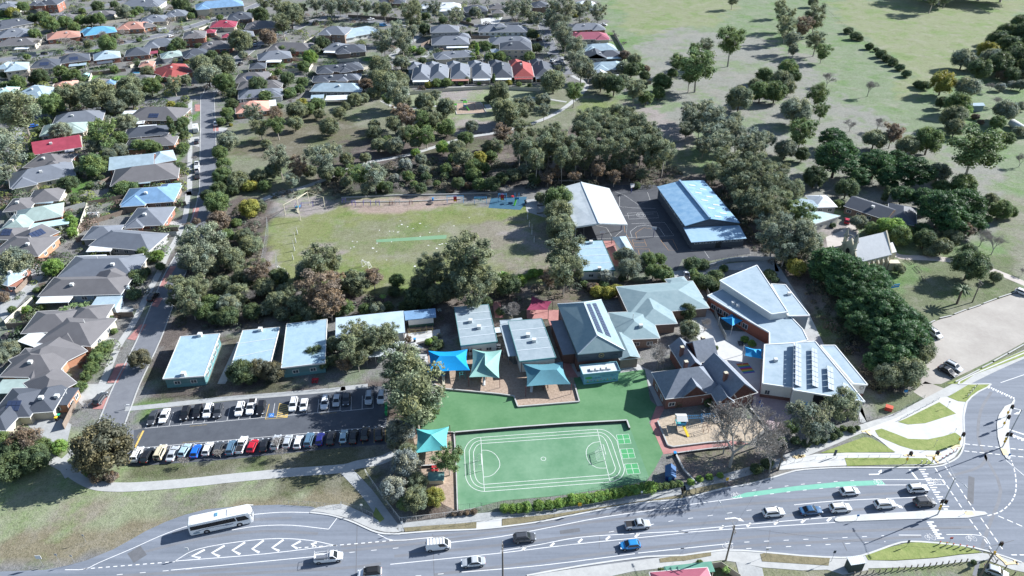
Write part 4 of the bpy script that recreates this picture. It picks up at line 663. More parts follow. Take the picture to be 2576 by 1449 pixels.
 ('in the gardens along the lower side street', '01 1080,455,90,dm 1050,430,60,pm 1185,480,100,dl 1130,490,90,dd 1262,340,60,bb 1385,250,40,bb 540,215,85,dl 545,300,80,dl 520,412,110,bb 1040,640,130,sd 1045,872,80,bb 1010,770,110,sd 840,985,50,sm 860,1050,50,sm 830,950,45,sm 910,1185,60,bb 750,1010,45,sm 1240,360,50,sd 560,260,60,dl 1100,600,70,sd 960,700,70,sd'),
 ('in the back gardens at the lower left edge', '01 400,565,140,dl 110,525,230,dg 200,440,95,dl 30,470,80,dl 25,680,110,dg 20,790,90,dr 60,1180,150,dg 10,1240,120,dg 200,890,75,dl 550,855,90,pm 630,850,110,pm 480,885,100,pm 280,740,55,sm 780,1175,110,dm 720,1260,110,dm 690,1330,110,dm 740,1215,90,dm 650,1390,90,dm 60,1070,60,bb 690,1215,40,sr 620,1300,50,sr 250,800,40,sm 820,1150,70,dm'),
 ('beside the shared path bend', '02 770,470,400,dq 740,690,120,sr 840,700,90,sr 590,595,80,so 190,410,210,er 100,510,230,dd 255,560,220,dd 60,620,230,dd 320,470,140,dm 450,470,115,dl 600,20,100,sm 650,145,100,bb 680,650,100,sm 20,430,150,dm 130,660,140,dd'),
 ('planted in the grass below the parked cars', '02 1380,585,105,bb 1655,525,115,bb 2080,440,160,bb 2365,485,75,bb 2120,520,110,bb'),
 ('beside the teal shade sail', '12 560,90,400,eo 480,30,240,eo 585,240,140,dm 450,350,210,ds 500,520,150,do 490,600,220,ds 395,790,200,ds 575,740,160,do 560,870,190,do 705,850,150,dy 810,560,210,em 640,180,150,eo 400,440,110,dg 690,210,120,em 480,900,120,dm'),
 ('in the strappy hedge under the pitch fence', '12 1235,935,75,sl 1290,938,75,sl 1345,935,75,sl 1395,930,87,sl 1490,915,87,sl 1570,912,81,sl 1640,898,87,sl 1690,890,75,sl 1745,872,93,sl 1800,870,87,sl 1850,866,87,sl 1905,858,87,sl 1955,848,87,sl 2005,838,87,sl 2060,828,87,sl 2110,820,87,sl 2165,805,87,sl 2220,795,87,sl 2280,785,93,sl 2340,780,100,sl 2400,775,60,sm 2450,768,60,sm 2500,760,60,sm 2550,752,60,sm 850,975,50,sr 900,970,50,sr 950,968,50,sr 1000,962,50,sr'),
 ('in the bark bed by the big leafless tree', '22 420,350,680,bb 600,310,420,bb 690,540,340,bb 330,420,300,bb 60,740,55,sl 130,716,55,sl 200,700,55,sl 285,690,50,sl 740,430,80,sd 560,640,90,sd 640,600,90,sd 700,400,60,sd'),
 ('by the front gate garden of the white wing', '22 985,285,290,eg 1210,150,250,eo 820,320,110,dm 850,425,70,sd 930,448,70,sd 1000,430,70,sd 1060,420,60,sd 1135,398,60,sd 1180,378,60,sd 1275,345,60,sd 1215,335,50,sm 1160,345,50,sm 1320,330,40,sd'),
 ('just beyond the top edge behind the hillside', '20 1880,-150,330,eo 2080,-170,360,eo 2280,-150,340,eo 2450,-140,330,eo 1980,-120,280,eo'),
 ('beside the bus shelter footpath', '22 330,1400,80,pl 130,1350,50,sm 12 2420,1420,70,sm 2480,1440,60,sm 22 2200,1345,40,sd'),
]
CW = {'bare grey': ''}
tcount = 0; rt = random.Random(3)
for zone, s in TREES:
    ents = []; tl = None
    for k in s.split():
        if k.count(',') != 3: tl = TL[k]; continue
        x, y, w_, kc = k.split(','); u = tl[0] + float(x) * tl[2]; v = tl[1] + float(y) * tl[2]; ents.append((u, v, float(w_) * tl[2], kc[0], kc[1]))
    ents.sort(key=lambda e: e[0]); cnt = {}; tot = {}
    for e in ents: tot[e[3:]] = tot.get(e[3:], 0) + 1
    for u, v, w_, kd, cl in ents:
        vs, asp, cz, word = KIND[kd]; D = (G(u + w_ / 2, v) - G(u - w_ / 2, v)).length
        w_ *= {'e': 1.22, 't': 1.28, 'd': 1.12, 'c': 1.1, 's': 1.12}.get(kd, 1.0)
        H = D * asp * rt.uniform(.90, 1.06)
        if kd == 'e' and H > 22: H = 22
        if kd == 't': H = min(max(H, 16), 24)
        for _ in range(3):
            p = G(u, v, H * cz); D2 = (G(u + w_ / 2, v, H * cz) - G(u - w_ / 2, v, H * cz)).length
        D = D2
        crown, trunk = vs[rt.randrange(len(vs))]; rgb, cw = COLR[cl]; j = rt.uniform(.86, 1.16)
        cnt[(kd, cl)] = c_ = cnt.get((kd, cl), 0) + 1; n_ = tot[(kd, cl)]
        if cl == 'b': cw = 'grey'
        nm = ('the only ' if 0 else '') + (cw + ' ' if cw else '') + word
        lab = ('%s %s' % (nm, zone)) if n_ == 1 else ('%s %s, %s from left of %d' % (nm, zone, ORD[c_ - 1], n_))
        if len(lab.split()) > 16: lab = '%s %s, %s from left' % (nm, zone, ORD[c_ - 1])
        if len(lab.split()) > 16: lab = lab.replace(' the ', ' ')
        name = {'e': 'gum_tree', 't': 'gum_tree', 'd': 'leafy_tree', 'c': 'cypress_tree', 'k': 'pencil_cypress', 'b': 'leafless_tree', 'p': 'palm_tree', 's': 'shrub'}[kd]
        if kd == 'd' and re.search('garden|house|street|classroom|court|wing|block|roof', zone): name = 'garden_tree'
        sc = (D, D, H / asp); rz = rt.uniform(0, math.tau); grp = ('shrubs ' if kd == 's' else 'trees ') + zone
        col = (rgb[0] * j, rgb[1] * j, rgb[2] * j, 1)
        if kd == 's':
            o = bpy.data.objects.new(name, crown); o.location = (p.x, p.y, 0); o.rotation_euler.z = rz; o.scale = sc; o.color = col; COL.objects.link(o); tag(o, lab, 'shrub', grp)
        else:
            r_ = empty(name, (p.x, p.y, 0), rz, lab, 'palm' if kd == 'p' else 'tree', grp); r_.scale = sc
            a = bpy.data.objects.new('crown', crown); a.color = col; link(a, r_); link(bpy.data.objects.new('trunk', trunk), r_)
        tcount += 1
print('trees', tcount)
# ================================================================ houses
RC = {'gr': (.14, .155, .182), 'dg': (.068, .077, .095), 'bg': (.128, .124, .129), 'lb': (.29, .37, .42), 'pg': (.27, .34, .32), 'rd': (.27, .065, .06), 'cr': (.27, .05, .075), 'te': (.36, .19, .15), 'bl': (.10, .28, .43), 'sb': (.16, .27, .41),
      'wh': (.60, .63, .66), 'sl': (.50, .27, .21), 'ma': (.27, .08, .115), 'tl': (.40, .56, .56), 'gn': (.10, .24, .18), 'lg': (.36, .37, .38)}
WC = {'br': ((.26, .115, .085), (.34, .165, .12)), 'bn': ((.22, .16, .125), (.28, .21, .17)), 'cr': ((.50, .45, .36), (.56, .50, .41)), 'wh': ((.66, .66, .64), (.72, .72, .70)), 'gy': ((.30, .30, .30), (.36, .36, .36)), 'or': ((.40, .19, .11), (.48, .25, .16)), 'dk': ((.07, .075, .08), (.10, .10, .105)),
      'bu': ((.30, .38, .46), (.36, .44, .52))}
def roofmat(c, metal=False):
    a = RC[c]; b_ = tuple(min(.85, x * 1.32) for x in a); return mat('roof_%s%d' % (c, metal), a, b_, .35, .62 if not metal else .42, .0, mode='noise' if metal else 'course', scale2=1.3, spec=.35, amt=1.2)
def wallmat(c): return mat('wall_' + c, WC[c][0], WC[c][1], 1.5, .85, scale2=4)
trim = mat('trim_white', (.62, .62, .60)); glass = mat('window_glass', (.05, .065, .08), rough=.12, spec=.6); panel = mat('solar_panel', (.035, .05, .10), (.05, .07, .13), 4, .25, spec=.6); steel = mat('steel', (.30, .31, .32), rough=.4, metal=.6)
dark = mat('dark_metal', (.04, .042, .045), rough=.5); door_m = mat('door_panel', (.45, .42, .38)); acm = mat('appliance_white', (.60, .61, .60), rough=.5)
def udata():
    m = MB(); t = .09
    m.box(-.5, -.05, 0, -.5 + t, .03, 1); m.box(.5 - t, -.05, 0, .5, .03, 1); m.box(-.5 + t, -.05, 0, .5 - t, .03, t); m.box(-.5 + t, -.05, 1 - t, .5 - t, .03, 1); m.box(-.03, -.05, t, .03, .03, 1 - t)
    a = m.build('window', trim); b_ = MB().box(-.42, -.02, .08, .42, .01, .92).build('pane', glass); r_ = (a.data, b_.data); bpy.data.objects.remove(a); bpy.data.objects.remove(b_); return r_
WF, WP = udata()
def window(parent, loc, rz, w_, h):
    o = bpy.data.objects.new('window', WF); o.location = loc; o.rotation_euler.z = rz; o.scale = (w_, 1, h); link(o, parent); p = bpy.data.objects.new('pane', WP); link(p, o); return o
def hiproof(mb, c4, e, kind='h', pitch=24, over=.45, wall=None, drop=.18):
    """c4: corners A,B (near) C,D (far) in plan; returns ridge height"""
    A, B, C, D = [Vector((p[0], p[1], 0)) for p in c4]; ux = (B - A).normalized(); uy = (D - A).normalized(); L = (B - A).length; W_ = (D - A).length
    A2 = A - ux * over - uy * over; B2 = B + ux * over - uy * over; C2 = C + ux * over + uy * over; D2 = D - ux * over + uy * over; L2 = L + 2 * over; W2 = W_ + 2 * over
    t = math.tan(R(pitch)); z = lambda p, h: (p.x, p.y, h)
    if kind == 'f':
        mb.add([z(p, e - drop) for p in (A2, B2, C2, D2)] + [z(A2, e), z(B2, e), z(C2, e + .12), z(D2, e + .12)], [(3, 2, 1, 0), (4, 5, 6, 7), (0, 1, 5, 4), (1, 2, 6, 5), (2, 3, 7, 6), (3, 0, 4, 7)]); return e
    along = (kind == 'g') or (kind == 'h' and L2 >= W2)
    if along: h = W2 / 2 * t; ins = min(W2 / 2, L2 / 2 - .05) if kind == 'h' else .0; r0 = (A2 + D2) / 2 + ux * ins; r1 = (B2 + C2) / 2 - ux * ins
    else: h = L2 / 2 * t; ins = min(L2 / 2, W2 / 2 - .05) if kind == 'h' else .0; r0 = (A2 + B2) / 2 + uy * ins; r1 = (D2 + C2) / 2 - uy * ins
    vs = [z(p, e - drop) for p in (A2, B2, C2, D2)] + [z(p, e) for p in (A2, B2, C2, D2)] + [z(r0, e + h), z(r1, e + h)]
    fs = [(3, 2, 1, 0), (0, 1, 5, 4), (1, 2, 6, 5), (2, 3, 7, 6), (3, 0, 4, 7)]
    fs += [(4, 5, 9, 8), (6, 7, 8, 9), (5, 6, 9), (7, 4, 8)] if along else [(4, 5, 8), (5, 6, 9, 8), (6, 7, 9), (7, 4, 8, 9)]
    if kind in 'gx':
        fs = [f for f in fs if f not in ((5, 6, 9), (7, 4, 8), (4, 5, 8), (6, 7, 9))]; fs += [(5, 6, 9), (7, 4, 8)] if along else [(4, 5, 8), (6, 7, 9)]
        if wall is not None:      # gable wall triangles just proud of the roof ends
            for p, q, r_ in (((B2, C2, r1), (A2, D2, r0))[0:2] if along else ((A2, B2, r0), (D2, C2, r1))):
                o_ = (ux if along else uy) * .02; s_ = 1 if ((r_ - (A2 + C2) / 2).dot(o_) > 0) else -1; o_ = o_ * s_; m_ = (p + q) / 2
                a, b_, c_ = p.lerp(m_, .09) + o_, q.lerp(m_, .09) + o_, r_ + o_; wall.add([z(a, e - .1), z(b_, e - .1), z(c_, e + h * .90), ], [(0, 1, 2), (2, 1, 0)])
    mb.add(vs, fs); return e + h
def rect3(a, b_, d): 
    ux = (b_ - a).normalized(); n_ = Vector((-ux.y, ux.x, 0)); return [a, b_, b_ + n_ * d, a + n_ * d]
HS = random.Random(21)
def house(label, roof, wall, st, wings, metal=None, cat='house', group='houses of the suburb', name='house', pitch=24, e=None, ac=True, win=True):
    e0 = e or (2.75 if st == 1 else 5.4); metal = roof in ('lb', 'pg', 'bl', 'sb', 'wh', 'cr', 'tl', 'lg') if metal is None else metal
    W3 = []
    for k, t in enumerate(wings.split(';')):
        q = t.split(); fl = q[4] if len(q) > 4 else 'h'; cc = q[5] if len(q) > 5 else None; eh = float(q[6]) if len(q) > 6 else (e0 if fl[0] != 'f' else 2.6)
        a, b_ = [G(u, v, eh) for u, v in P(' '.join(q[:3]))]; a.z = b_.z = 0; W3.append([rect3(a, b_, float(q[3]) * (1.07 if fl[0] != 'f' else 1)), fl, cc, eh])
    A, B = W3[0][0][:2]; rz = math.atan2(B.y - A.y, B.x - A.x); org = (A + B) / 2; Mi = Matrix.Rotation(-rz, 4, 'Z') @ Matrix.Translation(-org)
    root = empty(name, org, rz, label, cat, group)
    loc = [([Mi @ p for p in c], f, cc, eh) for c, f, cc, eh in W3]
    c0, f0, _, e_ = loc[0]; L = (c0[1] - c0[0]).length; Dp = (c0[3] - c0[0]).length
    if len(loc) == 1 and f0[0] == 'h' and L > 9:     # the projecting wings these roofs have
        k = HS.choice((0, 1, 2)); ww = min(L * .42, 7.5); pr = HS.uniform(1.2, 2.6)
        x0 = c0[0].x + .7 if k != 1 else c0[1].x - .7 - ww
        loc.append(([Vector((x0, -pr, 0)), Vector((x0 + ww, -pr, 0)), Vector((x0 + ww, Dp * .55, 0)), Vector((x0, Dp * .55, 0))], 'h', None, e_ + .013))
        if k == 2 or L > 15:
            x1 = c0[1].x - ww * .9 if k != 1 else c0[0].x + .2; pr = HS.uniform(1.2, 2.6)
            loc.append(([Vector((x1, Dp * .5, 0)), Vector((x1 + ww * .8, Dp * .5, 0)), Vector((x1 + ww * .8, Dp + pr, 0)), Vector((x1, Dp + pr, 0))], 'h', None, e_ + .027))
    rf = MB(); wl = MB(); i = 0
    for c, f, cc, eh in loc:
        cw = [Vector((p.x, p.y, 0)) for p in c]
        if f[0] == 'f':
            pm = MB(); hiproof(pm, cw, eh, 'f', over=.1); po = pm.build('patio_roof' if 'P' not in f else 'flat_roof', roofmat(cc or 'wh', True), root)
            ps = MB()
            for p in cw: cen = (cw[0] + cw[2]) / 2; q = p.lerp(cen, .05); ps.bar((q.x, q.y, 0), (q.x, q.y, eh - .18), .07, 4)
            ps.build('posts_frame', trim, po)
            if 'P' in f: wl.prism([(p.lerp((cw[0] + cw[2]) / 2, .04).x, p.lerp((cw[0] + cw[2]) / 2, .04).y) for p in cw], -.05, eh - .15)
            continue
        tgt = rf if cc is None else MB(); i += 1
        h = hiproof(tgt, cw, eh, f[0], pitch, .45, wl); wl.prism([(p.x, p.y) for p in cw], -.05, eh - .19 + i * .004)
        if cc: tgt.build('wing_roof', roofmat(cc, cc in ('lb', 'wh', 'sb', 'cr', 'lg')), root)
        if 'S' in f:
            ux = (cw[1] - cw[0]).normalized(); uy = (cw[3] - cw[0]).normalized(); Lw = (cw[1] - cw[0]).length; t = math.tan(R(pitch)); sp = MB(); n_ = 4 if Lw > 10 else 3
            for k in range(n_):
                for r_ in range(2):
                    xa = Lw * .5 - n_ * .55 + k * 1.1; ya = 1.0 + r_ * 1.25
                    p = [cw[0] + ux * xa + uy * ya, cw[0] + ux * (xa + 1.0) + uy * ya, cw[0] + ux * (xa + 1.0) + uy * (ya + 1.15), cw[0] + ux * xa + uy * (ya + 1.15)]
                    zz = [eh + (ya + .45) * t + .09] * 2 + [eh + (ya + 1.6) * t + .09] * 2; vs = [(q.x, q.y, z_ + .04) for q, z_ in zip(p, zz)] + [(q.x, q.y, z_ - .05) for q, z_ in zip(p, zz)]
                    sp.add(vs, [(0, 1, 2, 3), (7, 6, 5, 4), (0, 4, 5, 1), (1, 5, 6, 2), (2, 6, 7, 3), (3, 7, 4, 0)])
            sp.build('solar_panels', panel, root)
    wl.build('wall', wallmat(wall), root); ro = rf.build('roof', roofmat(roof, metal), root)
    gt = MB()
    for c, f, cc, eh in loc:
        if f[0] == 'f': continue
        cw = [Vector((p.x, p.y, eh - .02)) for p in c]; cen = (cw[0] + cw[2]) / 2; ux = (cw[1] - cw[0]).normalized(); uy = (cw[3] - cw[0]).normalized(); o_ = .52
        q = [cw[0] - ux * o_ - uy * o_, cw[1] + ux * o_ - uy * o_, cw[2] + ux * o_ + uy * o_, cw[3] - ux * o_ + uy * o_]
        for a, b_ in zip(q, q[1:] + q[:1]): gt.beam(a, b_, .14, .14)
    gt.build('gutter', trim if wall != 'dk' else dark, root)
    if win:
        x = c0[0].x + 1.6; k = 0
        while x < c0[1].x - 1.2:
            if not any(f[0] != 'f' and min(p.x for p in c) - .8 < x < max(p.x for p in c) + .8 and c[0].y < -.2 for c, f, _, _ in loc[1:]):
                window(root, (x, c0[0].y - .03, .85), 0, 1.7, 1.25)
                if st == 2: window(root, (x, c0[0].y - .03, 3.5), 0, 1.5, 1.1)
            x += 3.6; k += 1
        sx = 1 if org.x < 0 else -1; wx = c0[1].x + .03 if sx > 0 else c0[0].x - .03
        for yy in (Dp * .3, Dp * .7): window(root, (wx, yy, .85), sx * math.pi / 2, 1.6, 1.2)
        if st == 2:
            for yy in (Dp * .3, Dp * .7): window(root, (wx, yy, 3.5), sx * math.pi / 2, 1.4, 1.1)
        c, f, cc, eh = loc[-1] if len(loc) > 1 and loc[-1][1][0] == 'h' else loc[0]
        if c[0].y < -1: window(root, ((c[0].x + c[1].x) / 2, c[0].y - .03, .8), 0, 2.2, 1.3)
    if ac and HS.random() < .7:
        x = HS.uniform(.3, .7) * L + c0[0].x; zz = e_ + (Dp / 2 + .3) * math.tan(R(pitch)) * .62; MB().box(x - .5, Dp * .30 - .45, zz, x + .5, Dp * .30 + .45, zz + .75).build('roof_cooler', acm, ro)
    if HS.random() < .5:
        x = HS.uniform(.25, .75) * L + c0[0].x; v_ = MB(); v_.bar((x, Dp * .55, e_ + Dp * .1), (x, Dp * .55, e_ + Dp * .24 + .6), .09, 6); v_.build('roof_vent', acm, ro)
    return root
HOUSES = [
 ('two-storey brick house cut by the top edge, near the left corner', 'dg', 'br', 2, '00 268,38 428,34 12'), ('white two-storey house in the extreme top-left corner', 'gr', 'wh', 2, '00 -20,60 118,50 12'),
 ('small dark-roofed house beside the top-left brick house', 'dg', 'br', 1, '00 215,42 295,38 10'), ('dark slate roof at the left edge, topmost of that edge', 'dg', 'gy', 1, '00 -30,222 248,172 12'),
 ('pale grey roof below the dark slate roof at the left edge', 'gr', 'br', 1, '00 -20,288 240,262 13'), ('faded red roof behind two leafless street trees, left of the blue roof', 'te', 'br', 1, '00 360,300 602,272 11'),
 ('house with the bright blue roof in the upper left', 'bl', 'br', 1, '00 640,270 878,240 12;00 605,245 700,240 8'), ('orange tiled roof right of the bright blue roof', 'te', 'or', 1, '00 880,222 1085,215 12'),
 ('grey roof right of the orange tiled roof', 'gr', 'cr', 1, '00 1062,170 1255,158 12'), ('pink-brick house with a caravan in front of it', 'bg', 'or', 1, '00 1080,212 1175,196 9'),
 ('grey hip roof above the caravan, right of a leafless tree', 'gr', 'cr', 1, '00 1245,125 1405,118 12'), ('wide blue-grey roof against the top edge', 'gr', 'wh', 1, '00 900,48 1200,44 14'),
 ('large two-storey house with a long grey roof at the top bend', 'sb', 'cr', 2, '00 1480,70 1835,42 13'), ('brown-grey roof with cream fence below it, upper left', 'bg', 'cr', 1, '00 645,128 850,118 10'),
 ('brown roof hidden behind trees in the top-left gardens', 'bg', 'br', 1, '00 425,150 575,138 9'), ('long dark roof at the top-left street corner', 'dg', 'bn', 1, '00 1715,148 1900,140 13'),
 ('brown hip roof on brown brick walls beside the top street', 'bg', 'bn', 1, '00 1850,215 2075,208 12'), ('crimson metal roof in the upper left', 'cr', 'cr', 1, '00 1585,208 1775,198 11'),
 ('small crimson garage roof left of the crimson house', 'cr', 'br', 1, '00 1535,250 1618,246 6'), ('grey roof with a crimson corner below the crimson house', 'gr', 'bn', 1, '00 1720,290 1915,272 11;00 1675,285 1745,280 6 h cr'),
 ('brick two-storey house right of the upper street bend', 'bg', 'br', 2, '00 1385,290 1545,278 12'), ('dark grey roof left of the brick two-storey house', 'gr', 'bn', 1, '00 1090,355 1330,345 12'),
 ('brown-grey roof with deep verandah, right of the garden trees', 'bg', 'br', 1, '00 1500,375 1745,362 12'), ('dark tiled roof with a crimson verandah', 'dg', 'br', 1, '00 945,425 1120,410 12;00 1095,410 1190,400 5 f cr'),
 ('grey tiled hip roof on red brick beside the side garden shed', 'dg', 'br', 1, '00 1390,435 1580,412 11'), ('small pale green carport roof between two brick houses', 'pg', 'wh', 1, '00 1222,438 1372,420 8'),
 ('pale blue-green roof with a dark glass verandah', 'lb', 'br', 1, '00 715,455 905,432 12;00 735,485 850,470 4 f dg'), ('dark roof with blue solar panels and pale awning', 'dg', 'br', 1, '00 450,480 675,452 12 hS;00 518,502 645,490 4 f lb'),
 ('dark roof with solar rows between two pale roofs', 'dg', 'cr', 1, '00 225,515 440,500 12 hS'), ('pale blue two-storey house at the left edge', 'lb', 'cr', 2, '00 40,540 205,520 12;00 -40,520 60,520 10'),
 ('brown roof with white-framed sunroom at the left edge', 'bg', 'cr', 1, '00 -30,350 262,335 11;00 105,372 205,368 3 f wh'), ('big red tiled roof near the street junction', 'rd', 'or', 1, '00 1225,578 1450,540 15;00 1145,545 1290,590 9'),
 ('dusty pink roof just left of the big red tiled roof', 'te', 'br', 1, '00 1050,505 1150,498 8'), ('grey tiled roof with a white patio on red brick walls', 'gr', 'br', 1, '00 1955,458 2198,435 12;00 2005,470 2115,468 4 f wh'),
 ('small dark roof in front of the white-patio brick house', 'dg', 'bn', 1, '00 1885,520 2000,512 8'), ('brown tiled roof along the curved street', 'bg', 'br', 1, '00 2015,380 2345,385 12'),
 ('grey roof on brown brick at the top, left of the white-walled house', 'gr', 'bn', 2, '00 2405,255 2600,262 13'), ('grey roof with striped pergola, edge of the terrace rows', 'gr', 'bn', 1, '00 2440,375 2600,380 11;00 2440,395 2576,400 3 f wh'),
 ('dark grey roof, topmost of three stacked roofs west of the gum park', 'dg', 'bn', 1, '00 2390,545 2690,530 9'), ('dark grey roof, middle of three stacked roofs west of the gum park', 'dg', 'bn', 1, '00 2360,610 2690,600 7'),
 ('large pale blue metal roof above a white carport', 'lb', 'gy', 1, '00 2345,688 2720,690 10;00 2455,755 2730,745 6 f wh;00 2345,745 2440,740 5 f lb'),
 ('brown roof with solar panels right of the junction', 'bg', 'cr', 1, '00 1768,620 2010,612 12 hS'), ('brown roof tucked behind the round dark tree', 'bg', 'bn', 1, '00 1795,672 2120,655 9'),
 ('blue-grey roof above the salmon roof', 'gr', 'wh', 1, '00 1805,745 2130,715 9'), ('salmon-orange roof at the park edge', 'sl', 'or', 1, '00 1785,855 2030,830 12;00 2035,800 2085,795 8 f wh'),
 ('pale aqua roof at the left edge above the big verge gum', 'tl', 'wh', 1, '00 -30,715 100,705 9'), ('pale blue hip roof with side wing, left edge gardens', 'lb', 'br', 1, '00 110,720 335,728 12'),
 ('salmon pink roof right of the pale blue hip roof', 'sl', 'wh', 1, '00 400,672 570,655 8'), ('brown roof with a pale blue end behind the verge trees', 'bg', 'bn', 1, '00 665,640 800,632 7;00 785,640 862,635 6 h sb'),
 ('small brown roof beside the pool garden', 'bg', 'br', 1, '00 1010,612 1142,604 7'), ('complex brown-grey roof at the side street corner', 'bg', 'bn', 1, '00 955,905 1345,905 14 hS;00 922,862 1045,856 4 f wh;00 1030,935 1085,930 3 f wh'),
 ('striped grey hip roof left of the corner house', 'gr', 'bn', 1, '00 400,945 765,905 12;00 530,925 725,905 4 f lb'), ('pale green roof with a paved courtyard', 'pg', 'cr', 1, '00 308,1025 640,985 10'),
 ('crimson metal roof, lower of the two on the left', 'cr', 'cr', 1, '00 262,1165 610,1108 12 g;00 490,1150 555,1140 3 f lg'), ('dark grey roof facing the side street, two below the corner house', 'dg', 'bn', 1, '00 940,1042 1262,1012 10;00 1035,968 1170,960 3 f wh'),
 ('brown roof half hidden by bushes, above the pale long roof', 'bg', 'or', 1, '00 945,1115 1310,1090 8'), ('long pale blue-green metal roof by the side street', 'lb', 'br', 1, '00 828,1280 1150,1250 11 g;00 1142,1238 1322,1205 10 h'),
 ('brown tiled roof below the lower crimson roof', 'bg', 'br', 1, '00 180,1262 460,1262 12;00 290,1300 480,1285 9'), ('long grey tiled roof with pale gable, left middle', 'gr', 'cr', 1, '00 85,1415 560,1320 13'),
 ('brown-grey roof with pale solar strip by the side street', 'bg', 'br', 1, '00 842,1400 1335,1340 14;00 840,1400 1130,1380 2.6 f lb'), ('sky-blue metal roof by the side street', 'sb', 'bn', 1, '01 915,95 1305,68 12'),
 ('brown tiled roof with a paved patio, left of the dug-over yard', 'bg', 'cr', 1, '01 35,145 215,130 9;01 210,85 440,60 10;01 230,88 390,82 2.5 f lb'), ('pale green metal roof with a long verandah', 'pg', 'br', 1, '01 0,296 190,285 11;01 120,240 460,180 10;01 190,288 515,238 4 f tl'),
 ('brown tiled roof on orange brick with two solar arrays', 'bg', 'or', 1, '01 -60,470 285,478 11;01 205,400 435,300 9 hS'), ('small tiled roof with solar panels at the left edge', 'bg', 'cr', 1, '01 -60,355 125,352 7 hS'),
 ('grey tiled hip roof with white steps to the side street', 'gr', 'br', 1, '01 948,255 1225,245 12'), ('grey ribbed-tile roof with many small gables and white pergola', 'gr', 'gy', 1, '01 685,400 1120,440 10;01 630,355 860,345 8;01 650,450 830,445 3.2 f wh'),
 ('grey tiled roof with a white patio at its back corner', 'gr', 'cr', 1, '01 442,640 1000,632 11;01 800,635 1040,600 10;01 532,535 765,525 4 f wh'), ('dark brown tiled roof with white verandah and pale carport', 'bg', 'bu', 1, '01 302,782 905,765 9;01 760,720 985,655 9;01 273,838 515,830 3.4 f wh;01 676,875 868,868 5.5 fP lb'),
 ('dark ribbed roof of four parallel hips with white L-shaped patio', 'bg', 'cr', 1, '01 300,1130 680,1155 11;01 175,1060 520,1040 9;01 500,1000 765,985 8;01 400,1150 560,1150 6;01 132,1125 310,1185 5 f wh'),
 ('big dark roof at the lower left with a clear pergola roof', 'bg', 'or', 1, '01 15,1385 400,1390 10;01 240,1400 640,1200 11;01 120,1400 345,1395 4 f lg;01 330,1560 560,1440 9;01 -60,1520 350,1510 5 f pg'),
 ('small pale garage with red brick wall at the left edge', 'lb', 'br', 1, '01 0,672 100,672 8 h;01 60,700 165,640 4 h'), ('grey tiled double-garage roof in the bottom-left corner', 'dg', 'cr', 1, '02 192,212 392,198 9;02 -60,245 218,238 9 hS;02 40,160 240,150 5 f wh;02 -120,330 40,340 8'),
 ('timber studio with a flat dark roof beside the bottom-left garage', 'dg', 'or', 1, '02 370,158 505,156 6 fP dg'),
 ('blue-grey roof on white walls left of the dense roadside gums', 'lb', 'wh', 1, '10 0,290 300,238 12'), ('grey roof below the white-walled house', 'dg', 'bn', 1, '10 -40,400 180,388 11'), ('dark roof with a pale fence in front, west of the gum park', 'dg', 'bn', 1, '10 -20,540 165,520 10'),
 ('grey roof, lowest of the stacked roofs west of the gum park', 'gr', 'bn', 1, '10 -30,600 130,600 7'), ('white-roofed house with a verandah near the top', 'wh', 'wh', 1, '10 598,65 900,58 10;10 740,85 898,78 4'),
 ('dark grey roof right of the white-roofed house', 'dg', 'gy', 1, '10 935,88 1102,82 11'), ('beige roof beside a wide driveway at the top', 'bg', 'cr', 1, '10 1120,65 1240,62 9;10 1142,98 1224,96 6'), ('dark two-storey house at the top, right of the wide driveway', 'dg', 'bn', 2, '10 1448,52 1562,50 11'),
 ('white roof at the top behind the court gums', 'wh', 'wh', 1, '10 1770,48 1925,46 10'), ('dark roof at the top edge above the roadside gums', 'dg', 'bn', 1, '10 280,22 480,18 9'),
 ('two-storey grey roof, highest at the left of the walled group', 'gr', 'gy', 2, '10 678,245 885,240 12;10 870,292 972,286 9 h gr 2.75'), ('grey roof with a small tower and long solar row', 'gr', 'wh', 1, '10 1038,242 1398,240 11;10 1168,205 1240,200 6 h gr 5.2;10 1238,182 1342,178 3 f dg'),
 ('pale roof with a striped awning, below the two-storey grey roof', 'gr', 'gy', 1, '10 688,340 962,332 13;10 795,362 958,358 2.5 f wh'), ('wide grey roof behind the big cream house', 'gr', 'gy', 1, '10 1130,335 1430,325 11'),
 ('big cream two-storey house with a steep roof and brick chimney', 'dg', 'cr', 2, '10 1200,375 1432,374 12;10 1145,398 1198,395 6 h wh 3'), ('low grey roof with small gable, above the gabled row', 'gr', 'cr', 1, '10 710,442 998,425 9'),
 ('grey roof at the top of the paddock-side row', 'gr', 'br', 1, '10 1728,230 1988,215 10'), ('maroon tiled roof in the paddock-side row', 'ma', 'cr', 1, '10 1742,298 2022,292 11'), ('pale blue roof below the maroon roof', 'lb', 'gy', 1, '10 1838,385 2078,378 10'),
 ('dark blue gabled roof with pale verandah, paddock side', 'dg', 'gy', 1, '10 1848,440 2000,440 10 x;10 1950,430 2120,425 9;10 1995,445 2118,440 4 f lb'), ('pale roof with dark gable facing the park path', 'lb', 'gy', 1, '10 1900,525 2145,520 10'),
 ('two white barrel carports at the foot of the paddock-side row', 'wh', 'wh', 1, '10 1922,585 2028,580 7 x;10 2032,602 2138,598 6'), ('red roof of the house below the main road, bottom edge', 'ma', 'br', 1, '12 2440,1750 2862,1712 8;12 2460,1452 2816,1412 2.0 f gn'),
]
for h in HOUSES: house(*h)
